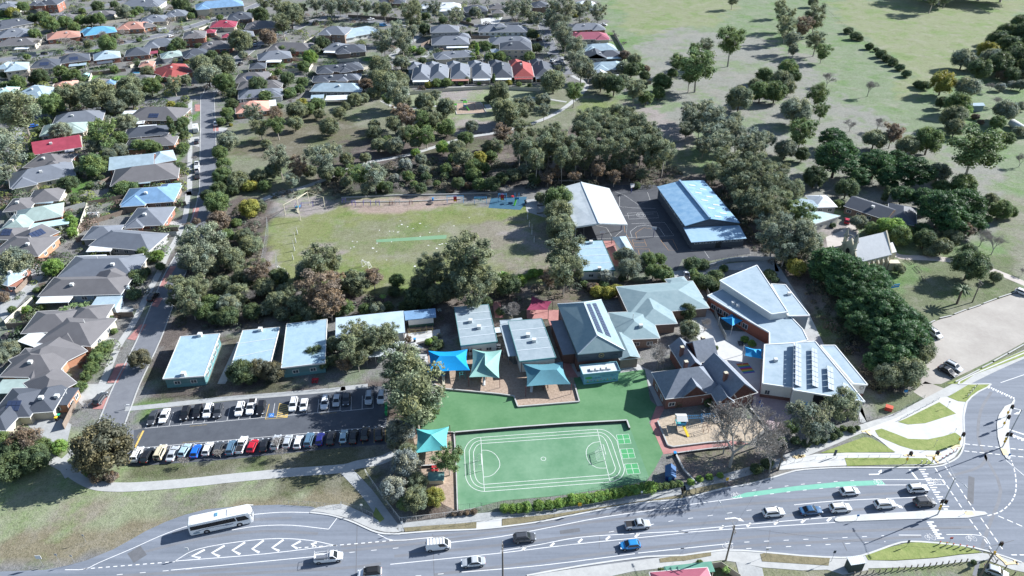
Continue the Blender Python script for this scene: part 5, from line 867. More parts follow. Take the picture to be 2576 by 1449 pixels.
for k, (x0, x1, col, nm) in enumerate(((535, 662, 'gr', 'leftmost, grey with a blue-white gable'), (668, 800, 'gr', 'second from the left, plain grey hip'), (830, 965, 'gr', 'third from the left, grey with pink porch'), (992, 1127, 'gr', 'fourth from the left, with a stepped parapet'), (1150, 1287, 'dg', 'fifth from the left, dark grey'), (1305, 1448, 'rd', 'the only red roof'), (1465, 1600, 'dg', 'rightmost, dark grey'))):
    y = 612 - k * 4
    house('house of the gabled row facing the park: %s' % nm, col, 'cr' if k in (3, 4, 5) else 'bu' if k == 0 else 'or' if k == 6 else 'gy', 1, '10 %d,%d %d,%d 21;10 %d,%d %d,%d 9 %s;10 %d,%d %d,%d 2 f %s' % (x0, y - 12, x1, y - 14, x0 - 28, y - 92, x0 + 60, y - 94, 'h', x0 + 4, y + 6, x1 - 4, y + 4, ['wh', 'gr', 'te', 'wh', 'wh', 'rd', 'gr'][k]), group='gabled houses of the row facing the park', pitch=30)
tw = mat('timber_fence', (.16, .125, .10), (.25, .20, .165), 1.5, .9, scale2=5); cw_ = mat('cream_fence', (.50, .47, .38), (.56, .53, .45), 1, .7); gw_ = mat('grey_fence', (.30, .32, .31), (.36, .38, .37), 1, .7)
FENCES = [('00 790,160 950,140', 'c'), ('00 830,90 910,100', 'c'), ('00 980,490 1100,455 1240,425', 'c'), ('00 690,545 945,515', 't'), ('00 655,640 690,550', 'c'), ('00 1620,260 1735,320', 'c'), ('00 1855,225 1940,280', 'c'), ('00 660,620 500,640', 'c'), ('00 380,665 410,630', 'c'), ('00 1150,590 1230,640', 't'), ('00 1060,470 1140,530', 'g'),
 ('00 2190,430 2310,440', 'c'), ('00 2330,520 2360,470 2576,445', 'c'), ('00 2170,520 2330,510', 'c'), ('00 550,1000 640,940', 't'), ('00 815,975 830,900', 'c'), ('00 880,1310 720,1380', 't'), ('00 1330,830 1350,780', 't'), ('00 600,280 690,300', 'c'), ('00 2290,310 2380,270', 'c'), ('00 1800,700 1640,600', 'g'), ('00 90,400 270,390', 'g'), ('00 1500,215 1570,190', 'c'),
 ('01 605,215 655,80', 'c'), ('01 470,120 640,75', 'g'), ('01 605,235 945,130', 't'), ('01 660,70 930,20', 't'), ('01 575,300 605,225', 'c'), ('01 1080,280 1340,262', 't'), ('01 1155,310 1330,298', 'g'), ('01 565,345 650,330', 't'), ('01 790,485 1010,478', 't'), ('01 240,505 370,490', 't'), ('01 40,995 330,970', 't'), ('01 860,910 1000,905', 't'), ('01 290,695 340,680', 't'), ('01 110,740 230,620', 't'), ('01 1250,90 1400,70', 't'), ('01 30,970 240,790', 'c'), ('01 200,1185 400,1180', 't'),
 ('10 515,690 840,662 1120,645 1330,655 1500,665', 'c'), ('10 0,445 130,440', 'c'), ('10 160,510 230,490', 'c'), ('10 50,110 240,120 420,135', 't'), ('10 970,215 985,270 1120,270', 't'), ('10 985,300 1000,340', 'c'), ('10 1000,400 1050,425', 'c'), ('10 2060,240 2140,380', 'g'), ('10 2270,610 2340,610', 't'), ('10 660,470 720,560', 'g'), ('10 890,150 1000,180', 't'), ('10 600,330 690,290', 't'),
 ('22 0,1385 290,1340 440,1440', 'c'), ('12 2440,1400 2576,1378', 'c'), ('02 470,300 560,120', 't'), ('21 180,700 290,1000 330,1080', 'g'), ('11 1400,1000 1480,1010', 'g')]
nf = len(FENCES); fz = {'t': ('brown paling fence', tw), 'c': ('cream sheet-metal fence', cw_), 'g': ('grey fence', gw_)}
def where(u, v):
    h = ('top', 'upper middle', 'middle', 'lower middle', 'bottom')[min(4, max(0, int(v / 290)))]; s_ = ('far left', 'left', 'centre left', 'centre', 'centre right', 'right', 'far right')[min(6, max(0, int(u / 368)))]
    return h + ', ' + s_
rows = {}
for s, c in FENCES: p = P(s); rows.setdefault((where(*p[0]), c), []).append(p[0][0])
for s, c in FENCES:
    pu = P(s); pts = W(s, 1.75); mb = MB(); [mb.beam(a, b_, .06, 1.75) for a, b_ in zip(pts, pts[1:])]; key = (where(*pu[0]), c); k = sorted(rows[key]).index(pu[0][0])
    lab = '%s in the gardens at %s' % (fz[c][0], key[0]) + (', %s from the left' % ORD[k] if len(rows[key]) > 1 else '')
    o = mb.build('fence_panel', fz[c][1]); r_ = empty('fence', pts[0].xy.to_3d(), 0, lab, 'fence', 'garden fences'); o.parent = r_; o.location = -r_.location
    for a, b_ in zip(pts, pts[1:]):
        n_ = max(1, int((b_ - a).length / 6))
        for i in range(n_): q = a.lerp(b_, i / n_); MB().box(-.06, -.06, 0, .06, .06, 1.8).build('post', fz[c][1], r_, loc=(q.x - r_.location.x, q.y - r_.location.y, 0))

# low garden growth between the houses, litter under the gums: masses nobody could count
def growth(name, label, polys, n_, cols, rmin, rmax, seed, avoid=True):
    rs = np.random.RandomState(seed); pl = [[(q.x, q.y) for q in W(p)] for p in polys]; bx = []
    if avoid:
        for o in COL.objects:
            if o.name.startswith('wall') and o.parent and o.type == 'MESH':
                c = [o.matrix_world @ Vector(v) if 0 else (Matrix.Translation(o.parent.location) @ Matrix.Rotation(o.parent.rotation_euler.z, 4, 'Z') @ Matrix.Translation(o.location) @ Vector(v)) for v in o.bound_box]; m_ = sum(c, Vector()) / 8; bx.append((m_.x, m_.y, max((Vector((p.x, p.y)) - Vector((m_.x, m_.y))).length for p in c) * .52))
    V = []; T = []; k = 0; t_ = 0
    rds = [[(q.x, q.y) for q in W(r_)] for r_ in ('00 1440,740 1660,740 1640,1449 1400,1449', '01 1400,0 1580,0 1500,300 1330,620 1060,1449 720,1449 1250,420')]
    while k < n_ and t_ < n_ * 40:
        t_ += 1; p = pl[rs.randint(len(pl))]; xs = [q[0] for q in p]; ys = [q[1] for q in p]; x = rs.uniform(min(xs), max(xs)); y = rs.uniform(min(ys), max(ys))
        if not inpoly(x, y, p) or any(inpoly(x, y, r_) for r_ in rds) or any((x - a) ** 2 + (y - b_) ** 2 < c * c for a, b_, c in bx): continue
        k += 1; r = rmin + (rmax - rmin) * rs.rand() ** 2; m = int(30 + 45 * r); d = rs.normal(size=(m, 3)); d[:, 2] = abs(d[:, 2]); d /= np.linalg.norm(d, axis=1)[:, None]; c = np.stack([x + d[:, 0] * r, y + d[:, 1] * r, d[:, 2] * r * .9], 1) * 1.0
        a = rs.normal(size=(m, 3)); a /= np.linalg.norm(a, axis=1)[:, None]; b_ = np.cross(d, a); s_ = (.14 + .07 * r) * (.7 + .6 * rs.rand(m))[:, None]; V.append(np.stack([c - a * s_, c - b_ * s_ * .7, c + a * s_, c + b_ * s_ * .7], 1).reshape(-1, 3))
        col = np.array(cols[rs.randint(len(cols))]) * rs.uniform(.75, 1.25); T.append(np.repeat(col[None] * (.8 + .4 * rs.rand(m))[:, None], 4, 0))
    V = np.concatenate(V); T = np.concatenate(T); n2 = len(V) // 4; me = bpy.data.meshes.new(name); me.from_pydata(V.tolist(), [], [(4 * i, 4 * i + 1, 4 * i + 2, 4 * i + 3) for i in range(n2)]); me.materials.append(leaf); me.update()
    at = me.color_attributes.new('tint', 'FLOAT_COLOR', 'POINT'); at.data.foreach_set('color', np.concatenate([T, np.ones((len(V), 1))], 1).astype(np.float32).ravel()); o = bpy.data.objects.new(name, me); COL.objects.link(o); tag(o, label, 'undergrowth', kind='stuff')
growth('garden_undergrowth', 'low mixed garden plants filling the yards between the houses', ['00 0,0 1500,0 1900,200 2576,60 10 1500,0 1900,60 1950,560 1500,640 520,690 00 2576,760 1650,760 1500,620 0,640', '00 0,640 1500,640 1430,1449 01 1400,0 1300,400 700,1449 0,1449'], 2200, [(.10, .16, .07), (.15, .19, .10), (.08, .12, .06), (.22, .26, .08), (.20, .15, .12), (.17, .20, .16)], .8, 3.2, 5)
growth('woodland_undergrowth', 'scrubby low growth and leaf litter under the gum trees', ['U 640,500 780,470 1000,400 1400,400 1700,420 1740,470 1400,470 860,495', 'U 430,640 560,500 660,560 670,700 700,740 1370,720 1480,700 1480,760 1130,770 760,800 440,850', 'U 1750,430 1960,560 2120,700 2330,960 2200,1000 2000,700 1880,620'], 900, [(.10, .13, .08), (.16, .15, .10), (.20, .17, .13), (.12, .15, .11), (.09, .10, .07)], .5, 2.4, 9, False)
# ================================================================ school, church and other buildings with their own plans
class Bld:
    def __init__(s, name, label, cat, org, group=None): s.o = Vector((org[0], org[1], 0)); s.root = empty(name, s.o, 0, label, cat, group)
    def put(s, mb, name, m, parent=None, smooth=False): return mb.build(name, m, parent or s.root, smooth, loc=(-s.o if parent is None else None))
    def win(s, a, b_, z, h, n, w_=1.6, t0=.08, t1=.92):
        """n windows on the wall line a->b (plan), facing outwards to the right of a->b"""
        a = Vector((a[0], a[1], 0)); b_ = Vector((b_[0], b_[1], 0)); rz = math.atan2(b_.y - a.y, b_.x - a.x); ux = (b_ - a).normalized(); nn = Vector((ux.y, -ux.x, 0))
        for i in range(n):
            p = a.lerp(b_, t0 + (t1 - t0) * (i + .5) / n) + nn * .05; window(s.root, (p.x - s.o.x, p.y - s.o.y, z), rz, w_, h)
def face_roof(pts, faces, th=.14):
    """thick skin on explicit 3-D roof points"""
    mb = MB(); n = len(pts); vs = [tuple(p) for p in pts] + [(p[0], p[1], p[2] - th) for p in pts]; ed = {}
    for f in faces:
        for i in range(len(f)): e_ = (f[i], f[(i + 1) % len(f)]); ed[e_] = ed.get(e_, 0) + 1
    fs = [tuple(f) for f in faces] + [tuple(i + n for i in reversed(f)) for f in faces] + [(b_, a, a + n, b_ + n) for a, b_ in ed if (b_, a) not in ed]
    return mb.add(vs, fs)
def inset(pts, d):
    c = sum((Vector((p[0], p[1], 0)) for p in pts), Vector()) / len(pts); out = []
    for p in pts: v = Vector((p[0], p[1], 0)) - c; out.append(c + v * max(.2, 1 - d / max(v.length, .1)))
    return out
metal_roof = lambda c: roofmat(c, True)
white_m = mat('render_white', (.58, .58, .56), (.66, .66, .64), .8, .8); tealw = mat('teal_cladding', (.10, .19, .20), (.13, .23, .24), .8, .7); tealf = mat('teal_fascia', (.12, .26, .27)); brick = mat('brick_red', (.15, .075, .064), (.21, .115, .10), 2, .9, scale2=6)
brick_d = mat('brick_brown', (.12, .065, .055), (.17, .10, .085), 2, .9, scale2=6); slate_c = mat('slate_cladding', (.055, .075, .095), (.07, .09, .11), 1, .7); stone = mat('church_stone', (.50, .45, .34), (.60, .55, .44), 1, .9, scale2=4); stone_d = mat('church_stone_dark', (.26, .245, .21), (.36, .34, .30), 2, .9)
slate = mat('slate_tiles', (.12, .145, .185), (.24, .27, .32), 1.2, .6, mode='course', scale2=4); seam = mat('roof_seam', (.52, .58, .62)); grey_r = mat('roof_deck_grey', (.25, .31, .345), (.33, .39, .425), .6, .5, scale2=2); blue_r = mat('roof_deck_pale', (.27, .39, .47), (.35, .48, .55), .5, .5, scale2=2)
def flat_block(label, s, z, wall, roof, fascia=None, name='classroom_block', cat='school building', group='flat-roofed classroom blocks', seams=0, coolers=(), lower=None, wins=(), z2=None, dwall=.5, vent=0):
    """low building from its roof corners: near-left, near-right, far-right, far-left"""
    pts = W(s, z); c = sum(pts, Vector()) / len(pts); b_ = Bld(name, label, cat, c, group); zz = [z] * len(pts)
    if z2: zz = [z, z, z2, z2]
    wl = inset(pts, dwall); b_.put(MB().prism(wl, -.05, z - .28), 'wall', wall)
    if lower: b_.put(MB().prism(inset(pts, dwall - .04), -.04, 1.1), 'lower_wall', lower)
    top = [Vector((p.x, p.y, q)) for p, q in zip(pts, zz)]; ro = b_.put(face_roof(top, [tuple(range(len(pts)))], .26), 'roof', roof)
    if fascia:
        f_ = MB()
        for p, q in zip(top, top[1:] + top[:1]): f_.beam(p + Vector((0, 0, .07)), q + Vector((0, 0, .07)), .16, .42)
        b_.put(f_, 'fascia', fascia)
    if seams:
        sm = MB()
        for i in range(1, seams + 1):
            t = i / (seams + 1); a = top[0].lerp(top[3], t) + Vector((0, 0, .06)); d = top[1].lerp(top[2], t) + Vector((0, 0, .06)); sm.beam(a.lerp(d, .01), a.lerp(d, .99), .22, .08)
        sm.build('roof_seams', seam, ro)
    for k in coolers:
        p = G(*P(k)[0], z + .3); m = MB(); m.box(p.x - .5, p.y - .5, z - .02, p.x + .5, p.y + .5, z + .85); m.box(p.x - .56, p.y - .56, z + .85, p.x + .56, p.y + .56, z + .93); m.build('roof_cooler', acm, ro)
    for e_, n_ in wins: b_.win(wl[e_], wl[(e_ + 1) % len(wl)], 1.0, 1.1, n_)
    return b_
flat_block('leftmost portable classroom, white-edged roof, beside the side street', '01 1228,1410 1540,1388 1658,1068 1362,1090', 3.4, tealw, blue_r, white_m, coolers=('01 1385,1375', '01 1510,1080'), lower=tealf, wins=((0, 2), (1, 5)), group='classrooms in the row above the car park')
flat_block('second classroom from the left, half covered by round trees', '01 1728,1360 2045,1275 2110,1020 1832,1045', 3.4, tealw, blue_r, white_m, coolers=('01 1965,1040',), seams=2, wins=((0, 3), (1, 4)), group='classrooms in the row above the car park')
flat_block('third classroom from the left with a sloping pale roof and teal wall', '01 2122,1328 2452,1288 2470,968 2165,1005', 3.6, tealw, blue_r, white_m, lower=tealf, wins=((0, 2), (1, 3)), z2=4.0, group='classrooms in the row above the car park')
flat_block('long ribbed pale-blue roof building behind the walkway gums', '11 -45,1105 482,1060 470,908 -40,962', 3.3, white_m, mat('ribbed_pale', (.34, .45, .54), (.52, .62, .68), .4, .45, mode='rib'), name='school_building', wins=((0, 5), (1, 1)), z2=3.9)
tb = flat_block('toilet block with ramp, cream wall with blue signs', '11 482,966 716,943 710,886 473,908', 3.3, white_m, metal_roof('sb'), name='toilet_block', z2=3.7, dwall=.9, lower=mat('dark_green_wall', (.05, .11, .09)))
for s_ in ('11 540,980', '11 655,968'):
    p = G(*P(s_)[0], 1.9); c_ = W('11 482,966 716,943', 3.3); d_ = (c_[1] - c_[0]).normalized(); q = c_[0].lerp(c_[1], .27 if s_.endswith('980') else .75) + Vector((-d_.y, d_.x, 0)) * .72; o = Vector((q.x, q.y, 0)) - tb.o
    sg = MB(); sg.box(-.55, -.03, 0, .55, .03, .4); s1 = sg.build('door_sign', mat('sign_teal', (.10, .24, .28)), tb.root); s1.location = (o.x, o.y, 1.9)
    dot = MB().box(-.1, -.05, .1, .1, -.035, .3).build('pictogram', white, s1)
rp = MB(); rl = MB()
a, b_, c, d = W('11 500,1058 705,1035 690,1020 500,1035'); rp.prism([a, b_, c, d], 0, .35)
for s in ('11 505,1060 690,1045', '11 515,1040 690,1028', '11 515,1075 690,1060'):
    for z_ in (.95, 1.2):
        q = W(s, z_); rl.beam(q[0], q[1], .05, .05)
    q = W(s, 0)
    for k in range(5): w_ = q[0].lerp(q[1], k / 4); rl.bar((w_.x, w_.y, 0), (w_.x, w_.y, 1.2), .03, 4)
r0 = empty('access_ramp', (a.x, a.y, 0), 0, 'dark timber access ramp with yellow-ended rails in front of the toilet block', 'ramp'); o = rp.build('deck', tw, r0); o.location = -r0.location; o = rl.build('handrail', mat('rail_ochre', (.32, .26, .10)), r0); o.location = -r0.location
def open_roof(label, s, z, roof, name='covered_walkway', cat='covered walkway', z2=None, pr=.08, pm=None, n=1):
    pts = W(s, z); c = sum(pts, Vector()) / 4; b_ = Bld(name, label, cat, c); zz = [z, z, z2 or z, z2 or z]; top = [Vector((p.x, p.y, q)) for p, q in zip(pts, zz)]; b_.put(face_roof(top, [(0, 1, 2, 3)], .1), 'roof', roof)
    for t in range(n + 1):
        for e_ in ((0, 1), (3, 2)):
            p = pts[e_[0]].lerp(pts[e_[1]], t / n); p = p.lerp(c, .05); m = MB().bar((p.x, p.y, 0), (p.x, p.y, z - .08), pr, 6); b_.put(m, 'post', pm or steel)
    return b_
ribw = mat('ribbed_white', (.40, .46, .50), (.66, .70, .72), .4, .45, mode='rib')
open_roof('white ribbed walkway roof between the walkway gums', 'cc 560,835 1000,800 1180,575 600,640', 3.0, ribw, n=3)
open_roof('short white ribbed link roof between two classroom blocks', '11 1160,1062 1222,1058 1215,1018 1150,1025', 3.0, ribw)
flat_block('grey flat-roofed classroom above the bright blue sail', '11 902,1160 1178,1128 1110,848 852,870', 4.0, white_m, grey_r, tealf, seams=4, coolers=('11 975,975', '11 1040,1022'), wins=((0, 3), (3, 4)))
ann = mat('ribbed_grey', (.26, .32, .36), (.40, .46, .50), .4, .5, mode='rib')
open_roof('narrow corrugated verandah roof left of the second flat-roofed classroom', '11 1260,1240 1335,1235 1268,985 1195,1000', 3.1, ann, name='verandah', cat='verandah', n=2); open_roof('corrugated verandah roof across the back of the second flat-roofed classroom', '11 1200,1000 1368,960 1360,948 1195,968', 3.2, ann, name='verandah', cat='verandah')
flat_block('grey flat-roofed classroom with green parapet, left of the big hall', '11 1345,1278 1620,1248 1512,955 1258,975', 4.1, white_m, grey_r, tealf, seams=3, coolers=('11 1410,1082', '11 1455,1122'), wins=((0, 3), (1, 5)))
# big hall
def R3(s, zs): return [G(u, v, z) for (u, v), z in zip(P(s), zs)]
hp = R3('11 1785,1225 2140,1192 1962,812 1630,845 1932,1080 1832,835', (6.4, 6.4, 6.4, 6.4, 9.6, 9.6)); hall = Bld('school_hall', 'big brick school hall with grey-green hip roof and two solar strips', 'school hall', sum(hp[:4], Vector()) / 4)
gg = mat('roof_grey_green', (.20, .285, .31), (.265, .35, .37), .5, .5, scale2=1.5)
ro = hall.put(face_roof(hp, [(0, 1, 4), (1, 2, 5, 4), (2, 3, 5), (3, 0, 4, 5)], .22), 'roof', gg); iw = inset(hp[:4], .7)
hall.put(MB().prism(iw, -.05, 3.4), 'wall', brick_d); hall.put(MB().prism(inset(hp[:4], .66), 3.4, 6.15), 'upper_wall', slate_c)
for t0, t1 in ((.10, .30), (.42, .62)):
    sp = MB()
    for k in range(12):
        for j in range(2):
            f0 = (k + .06) / 12 * .80 + .06; f1 = (k + .94) / 12 * .80 + .06; u0 = t0 + (t1 - t0) * j / 2; u1 = u0 + (t1 - t0) * .47
            def pt(f, u): return hp[5].lerp(hp[4], f).lerp(hp[2].lerp(hp[1], f), u) + Vector((0, 0, .14))
            q = [pt(f1, u0), pt(f1, u1), pt(f0, u1), pt(f0, u0)]; sp.add([tuple(x) for x in q] + [(x.x, x.y, x.z - .1) for x in q], [(0, 1, 2, 3), (0, 4, 5, 1), (1, 5, 6, 2), (2, 6, 7, 3), (3, 7, 4, 0)])
    hall.put(sp, 'solar_panels', panel)
rg = MB()
for a, c in ((4, 5), (0, 4), (1, 4), (2, 5), (3, 5)): rg.beam(hp[a] + Vector((0, 0, .08)), hp[c] + Vector((0, 0, .08)), .3, .07)
hall.put(rg, 'ridge_capping', seam); ux = (iw[1] - iw[0]).normalized(); nn = Vector((ux.y, -ux.x, 0)); mid = iw[0].lerp(iw[1], .52) + nn * .12; lg = MB()
for k in range(20):
    a = k * math.tau / 20; b2 = (k + 1) * math.tau / 20; P1 = lambda t, r_: mid + ux * (r_ * math.cos(t)) + Vector((0, 0, 4.9 + r_ * math.sin(t))); lg.add([P1(a, .75), P1(b2, .75), P1(b2, .58), P1(a, .58)], [(0, 1, 2, 3), (3, 2, 1, 0)])
gold = mat('badge_gold', (.55, .47, .22)); lo = hall.put(lg, 'badge', gold); bd = MB()
bd.add([mid + nn * .03 + ux * x + Vector((0, 0, 4.9 + z_)) for x, z_ in ((-.5, .12), (-.1, .02), (.1, .2), (.45, .25), (.2, -.02), (.05, -.22), (-.15, -.1))], [tuple(range(7)), tuple(range(6, -1, -1))]); hall.put(bd, 'badge_bird', gold)
hall.win(iw[0], iw[1], 1.1, 1.1, 2, 1.6, .05, .3)
for t in (.15, .82): p = iw[0].lerp(iw[1], t) + nn * .1; v = MB().box(-.8, -.03, 0, .8, .05, .7).build('vent_louvre', slate_c, hall.root); v.location = (p.x - hall.o.x, p.y - hall.o.y, 4.0); v.rotation_euler.z = math.atan2(ux.y, ux.x)
lt = R3('11 1672,1228 1770,1218 1668,965 1578,972', (3.6, 4.2, 4.2, 3.6)); hall.put(face_roof(lt, [(0, 1, 2, 3)], .18), 'side_roof', roofmat('gr', True)); hall.put(MB().prism(inset(lt, .9), -.04, 3.3), 'side_wall', brick_d)
# administration wing
house('administration block with joined grey-green hip roofs right of the hall', 'lb', 'bn', 1, '11 2090,1108 2388,1095 11 h gg;11 2180,915 2762,868 12.5 h gg;11 2250,1000 2520,985 14 h gg;11 2110,1255 2238,1242 9 x gg;11 2480,690 2600,672 2 h gg'.replace(' gg', ''), name='administration_building', cat='school building', group='school buildings', pitch=16, e=3.5)
a = MATS['roof_lb1']; o = [c for c in COL.objects if c.name.startswith('administration_building')][0]
for c in o.children:
    if c.name.startswith('roof'): c.data.materials[0] = gg
# canteen container with mural
cb = flat_block('pale blue mural canteen on the green turf, four roof cowls', 'U 1466.6,943.9 1560.3,934.3 1550.2,911.4 1457.3,920.7', 3.3, mat('mural_blue', (.17, .40, .52), (.20, .44, .56), .8, .6), mat('canteen_roof', (.50, .56, .60)), None, name='canteen', dwall=.35)
pts = W('U 1466.6,943.9 1560.3,934.3 1550.2,911.4 1457.3,920.7', 3.3); pp = MB()
for p, q in zip(pts, pts[1:] + pts[:1]): pp.beam(p + Vector((0, 0, .35)), q + Vector((0, 0, .35)), .12, .75)
cb.put(pp, 'parapet', mat('parapet_teal', (.16, .34, .40)))
for k in range(4): q = pts[0].lerp(pts[1], .28 + k * .15).lerp(pts[3].lerp(pts[2], .28 + k * .15), .42); cb.put(MB().box(q.x - .5, q.y - .55, 3.3, q.x + .5, q.y + .55, 3.75), 'roof_cowl', acm)
wl = inset(pts, .35); ux = (wl[1] - wl[0]).normalized(); nn = Vector((ux.y, -ux.x, 0)); L = (wl[1] - wl[0]).length; MW = lambda x, z_, d=.03: Matrix.Translation(wl[0] + ux * (x * L) + nn * d - cb.o + Vector((0, 0, z_))) @ Matrix.Rotation(math.atan2(ux.y, ux.x), 4, 'Z') @ Matrix.Rotation(math.pi / 2, 4, 'X')
navy = mat('mural_navy', (.06, .14, .34)); text_mesh('lettering', 'The garden', navy, .62, MW(.34, 1.95), cb.root); text_mesh('lettering', 'COMMUNITY FREE with', navy, .42, MW(.70, 2.45), cb.root); text_mesh('lettering', 'kindness and welcome', navy, .36, MW(.70, 2.02), cb.root)
gb = MB(); c0_ = MW(.14, 2.05, .04)
gb.add([c0_ @ Vector((.95 * math.cos(t * math.tau / 14), .42 * math.sin(t * math.tau / 14), 0)) for t in range(14)], [tuple(range(14))]); gb.build('painted_tree', mat('mural_green', (.07, .34, .12)), cb.root)
gs = MB(); c0_ = MW(.5, .62, .04); gs.add([c0_ @ Vector((x * L, y, 0)) for x, y in ((-.45, -.1), (.45, -.1), (.45, .12), (.2, .05), (0, .14), (-.2, .05), (-.4, .16))], [tuple(range(7))]); gs.build('painted_grass', mat('mural_green', (.07, .34, .12)), cb.root)
for k in range(9):
    c0_ = MW(.12 + k * .095, .95 + .25 * (k % 3 == 1), .05); m = MB(); m.add([c0_ @ Vector(v) for v in ((-.12, -.2, 0), (.12, -.2, 0), (.1, .2, 0), (-.1, .2, 0))], [(0, 1, 2, 3)]); m.build('painted_child', mat('mural_c%d' % (k % 3), [(.55, .40, .10), (.35, .15, .25), (.08, .15, .35)][k % 3]), cb.root)
    m = MB(); m.add([c0_ @ Vector((.11 * math.cos(t), .3 + .11 * math.sin(t), .002)) for t in [i * math.tau / 8 for i in range(8)]], [tuple(range(8))]); m.build('painted_head', mat('mural_skin', (.50, .36, .27)), cb.root)
# covered court: gable canopy on posts
cp = R3('11 1772,262 2158,243 2022,-28 1612,-22 1945,235 1812,-76', (6.2, 6.2, 6.2, 6.2, 8.0, 8.0)); cc_ = Bld('covered_court', 'open-sided court canopy with pale low-gable roof beside the oval', 'court canopy', sum(cp[:4], Vector()) / 4)
cc_.put(face_roof(cp, [(0, 4, 5, 3), (4, 1, 2, 5)], .12), 'roof', mat('canopy_roof', (.42, .47, .49), (.56, .60, .62), .35, .5, scale2=1.6)); rg = MB(); rg.beam(cp[4] + Vector((0, 0, .1)), cp[5] + Vector((0, 0, .1)), .5, .1); cc_.put(rg, 'ridge_capping', seam)
tr = MB()
for a, c in ((0, 4), (4, 1), (3, 5), (5, 2), (0, 3), (1, 2)): tr.beam(cp[a] - Vector((0, 0, .14)), cp[c] - Vector((0, 0, .14)), .25, .35)
cc_.put(tr, 'frame', white_m)
for t in (0.02, .25, .5, .75, .98):
    for a, c in ((0, 3), (1, 2)): q = cp[a].lerp(cp[c], t); cc_.put(MB().bar((q.x, q.y, 0), (q.x, q.y, 5.95), .16, 8), 'post', mat('post_navy', (.05, .06, .16)) if t > .1 else white_m)
# gymnasium
blr = mat('gym_roof', (.16, .31, .48), (.30, .46, .60), .35, .45, scale2=1.2)
gp = [G(*P('20 160,1360')[0], 4.7), G(*P('21 432,232')[0], 4.7), G(*P('21 18,255')[0], 4.7), G(*P('10 2382,1408')[0], 4.7), G(*P('21 205,200')[0], 6.3), G(*P('10 2552,1366')[0], 6.3)]
gy = Bld('gymnasium', 'long blue metal-roofed gymnasium beside the asphalt courts', 'gymnasium', sum(gp[:4], Vector()) / 4)
gy.put(face_roof([gp[2], gp[1], gp[0], gp[3], gp[4], gp[5]], [(0, 4, 5, 3), (4, 1, 2, 5)], .2), 'roof', blr); wl = inset([gp[2], gp[1], gp[0], gp[3]], .8); dgw = mat('gym_wall', (.085, .095, .11), (.11, .12, .135), 1, .8); gy.put(MB().prism(wl, -.05, 4.5), 'wall', dgw)
gy.put(MB().add([(wl[0].x, wl[0].y, 4.4), (wl[1].x, wl[1].y, 4.4), (gp[4].x, gp[4].y + .6, 6.0)], [(0, 1, 2)]), 'gable_wall', dgw)
rg = MB(); rg.beam(gp[4] + Vector((0, 0, .5)), gp[5] + Vector((0, 0, .5)), .7, .6); gy.put(rg, 'clerestory', mat('clerestory_blue', (.22, .34, .46)))
an = R3('21 65,380 482,350 428,250 5,268', (3.0, 3.0, 3.6, 3.6)); gy.put(face_roof(an, [(0, 1, 2, 3)], .18), 'annex_roof', mat('gym_annex_roof', (.22, .36, .50), (.36, .50, .62), .6, .45, mode='rib')); al = inset(an, .7); gy.put(MB().prism(al, -.04, 2.8), 'annex_wall', dgw); gy.win(al[0], al[1], 2.0, .65, 8, 1.9, .03, .97)
gy.win(wl[3], wl[0], 3.2, .9, 9, 2.4); dr = MB().box(-1.1, -.06, 0, 1.1, .02, 2.3).build('door', dark, gy.root); q = al[0].lerp(al[1], .5); dr.location = (q.x - gy.o.x, q.y - gy.o.y - .06, 0); MB().box(.8, -.12, 1.0, .9, -.06, 1.15).build('handle', steel, dr)
sk = MB()
for k in range(9):
    f = .08 + k * .1; q = gp[4].lerp(gp[5], f).lerp(gp[1].lerp(gp[0], f), .25 + .3 * (k % 2)); sk.beam(q + Vector((0, 0, .1)), q + (gp[1] - gp[4]).normalized() * 2.4 + Vector((0, 0, .1)), .8, .06)
gy.put(sk, 'skylights', seam)
flat_block('white block with green-edged roof below the covered court', '11 1812,597 2068,590 1972,365 1745,378', 3.5, white_m, blue_r, mat('fascia_green', (.06, .17, .14)), seams=3, coolers=('11 1885,380', '11 1948,580'), wins=((0, 2),), name='school_building')
gz = R3('11 2110,438 2208,442 2148,333 2042,340 2155,428 2098,336', (2.7, 2.7, 2.7, 2.7, 3.6, 3.6)); sh = Bld('picnic_shelter', 'small gabled grey-blue shelter at the corner of the asphalt court', 'shelter', sum(gz[:4], Vector()) / 4); sh.put(face_roof(gz, [(0, 4, 5, 3), (4, 1, 2, 5)], .1), 'roof', metal_roof('lb'))
for q in gz[:4]: sh.put(MB().bar((q.x, q.y, 0), (q.x, q.y, 2.65), .09, 6), 'post', dark)
# modern white wing in five blocks
mw = Bld('modern_school_wing', 'angular white school wing with stepped pale roofs beside the cypress row', 'school building', G(*P('21 620,950')[0]))
wh_r = mat('membrane_pale', (.26, .34, .40), (.36, .44, .50), .3, .5, scale2=1.4); wt = mat('wing_white_trim', (.68, .70, .70)); terra = mat('wing_terracotta', (.33, .11, .07), (.38, .14, .09), 2, .8)
def blk(s, z, w_=white_m, r_=wh_r, base=brick, h0=1.0, edge=.45, nm=''):
    p = W(s, z); mw.put(MB().prism(inset(p, .3), -.05, z - .3), nm + 'wall', w_); mw.put(MB().prism(p, z - .3, z), nm + 'roof', r_); t = MB()
    for a, c in zip(p, p[1:] + p[:1]): t.beam(a + Vector((0, 0, .12)), c + Vector((0, 0, .12)), edge * .6, .40)
    mw.put(t, nm + 'roof_edge', wt)
    if base: mw.put(MB().prism(inset(p, .24), -.04, h0), nm + 'brick_base', base)
    return p
p1 = blk('21 280,668 672,922 792,905 560,553', 6.6, base=None, nm='upper_'); p2 = blk('21 800,935 958,932 775,700 668,695', 5.0, w_=mat('wing_bluegrey', (.16, .24, .30), (.18, .27, .33), .8, .7), base=None, nm='rear_')
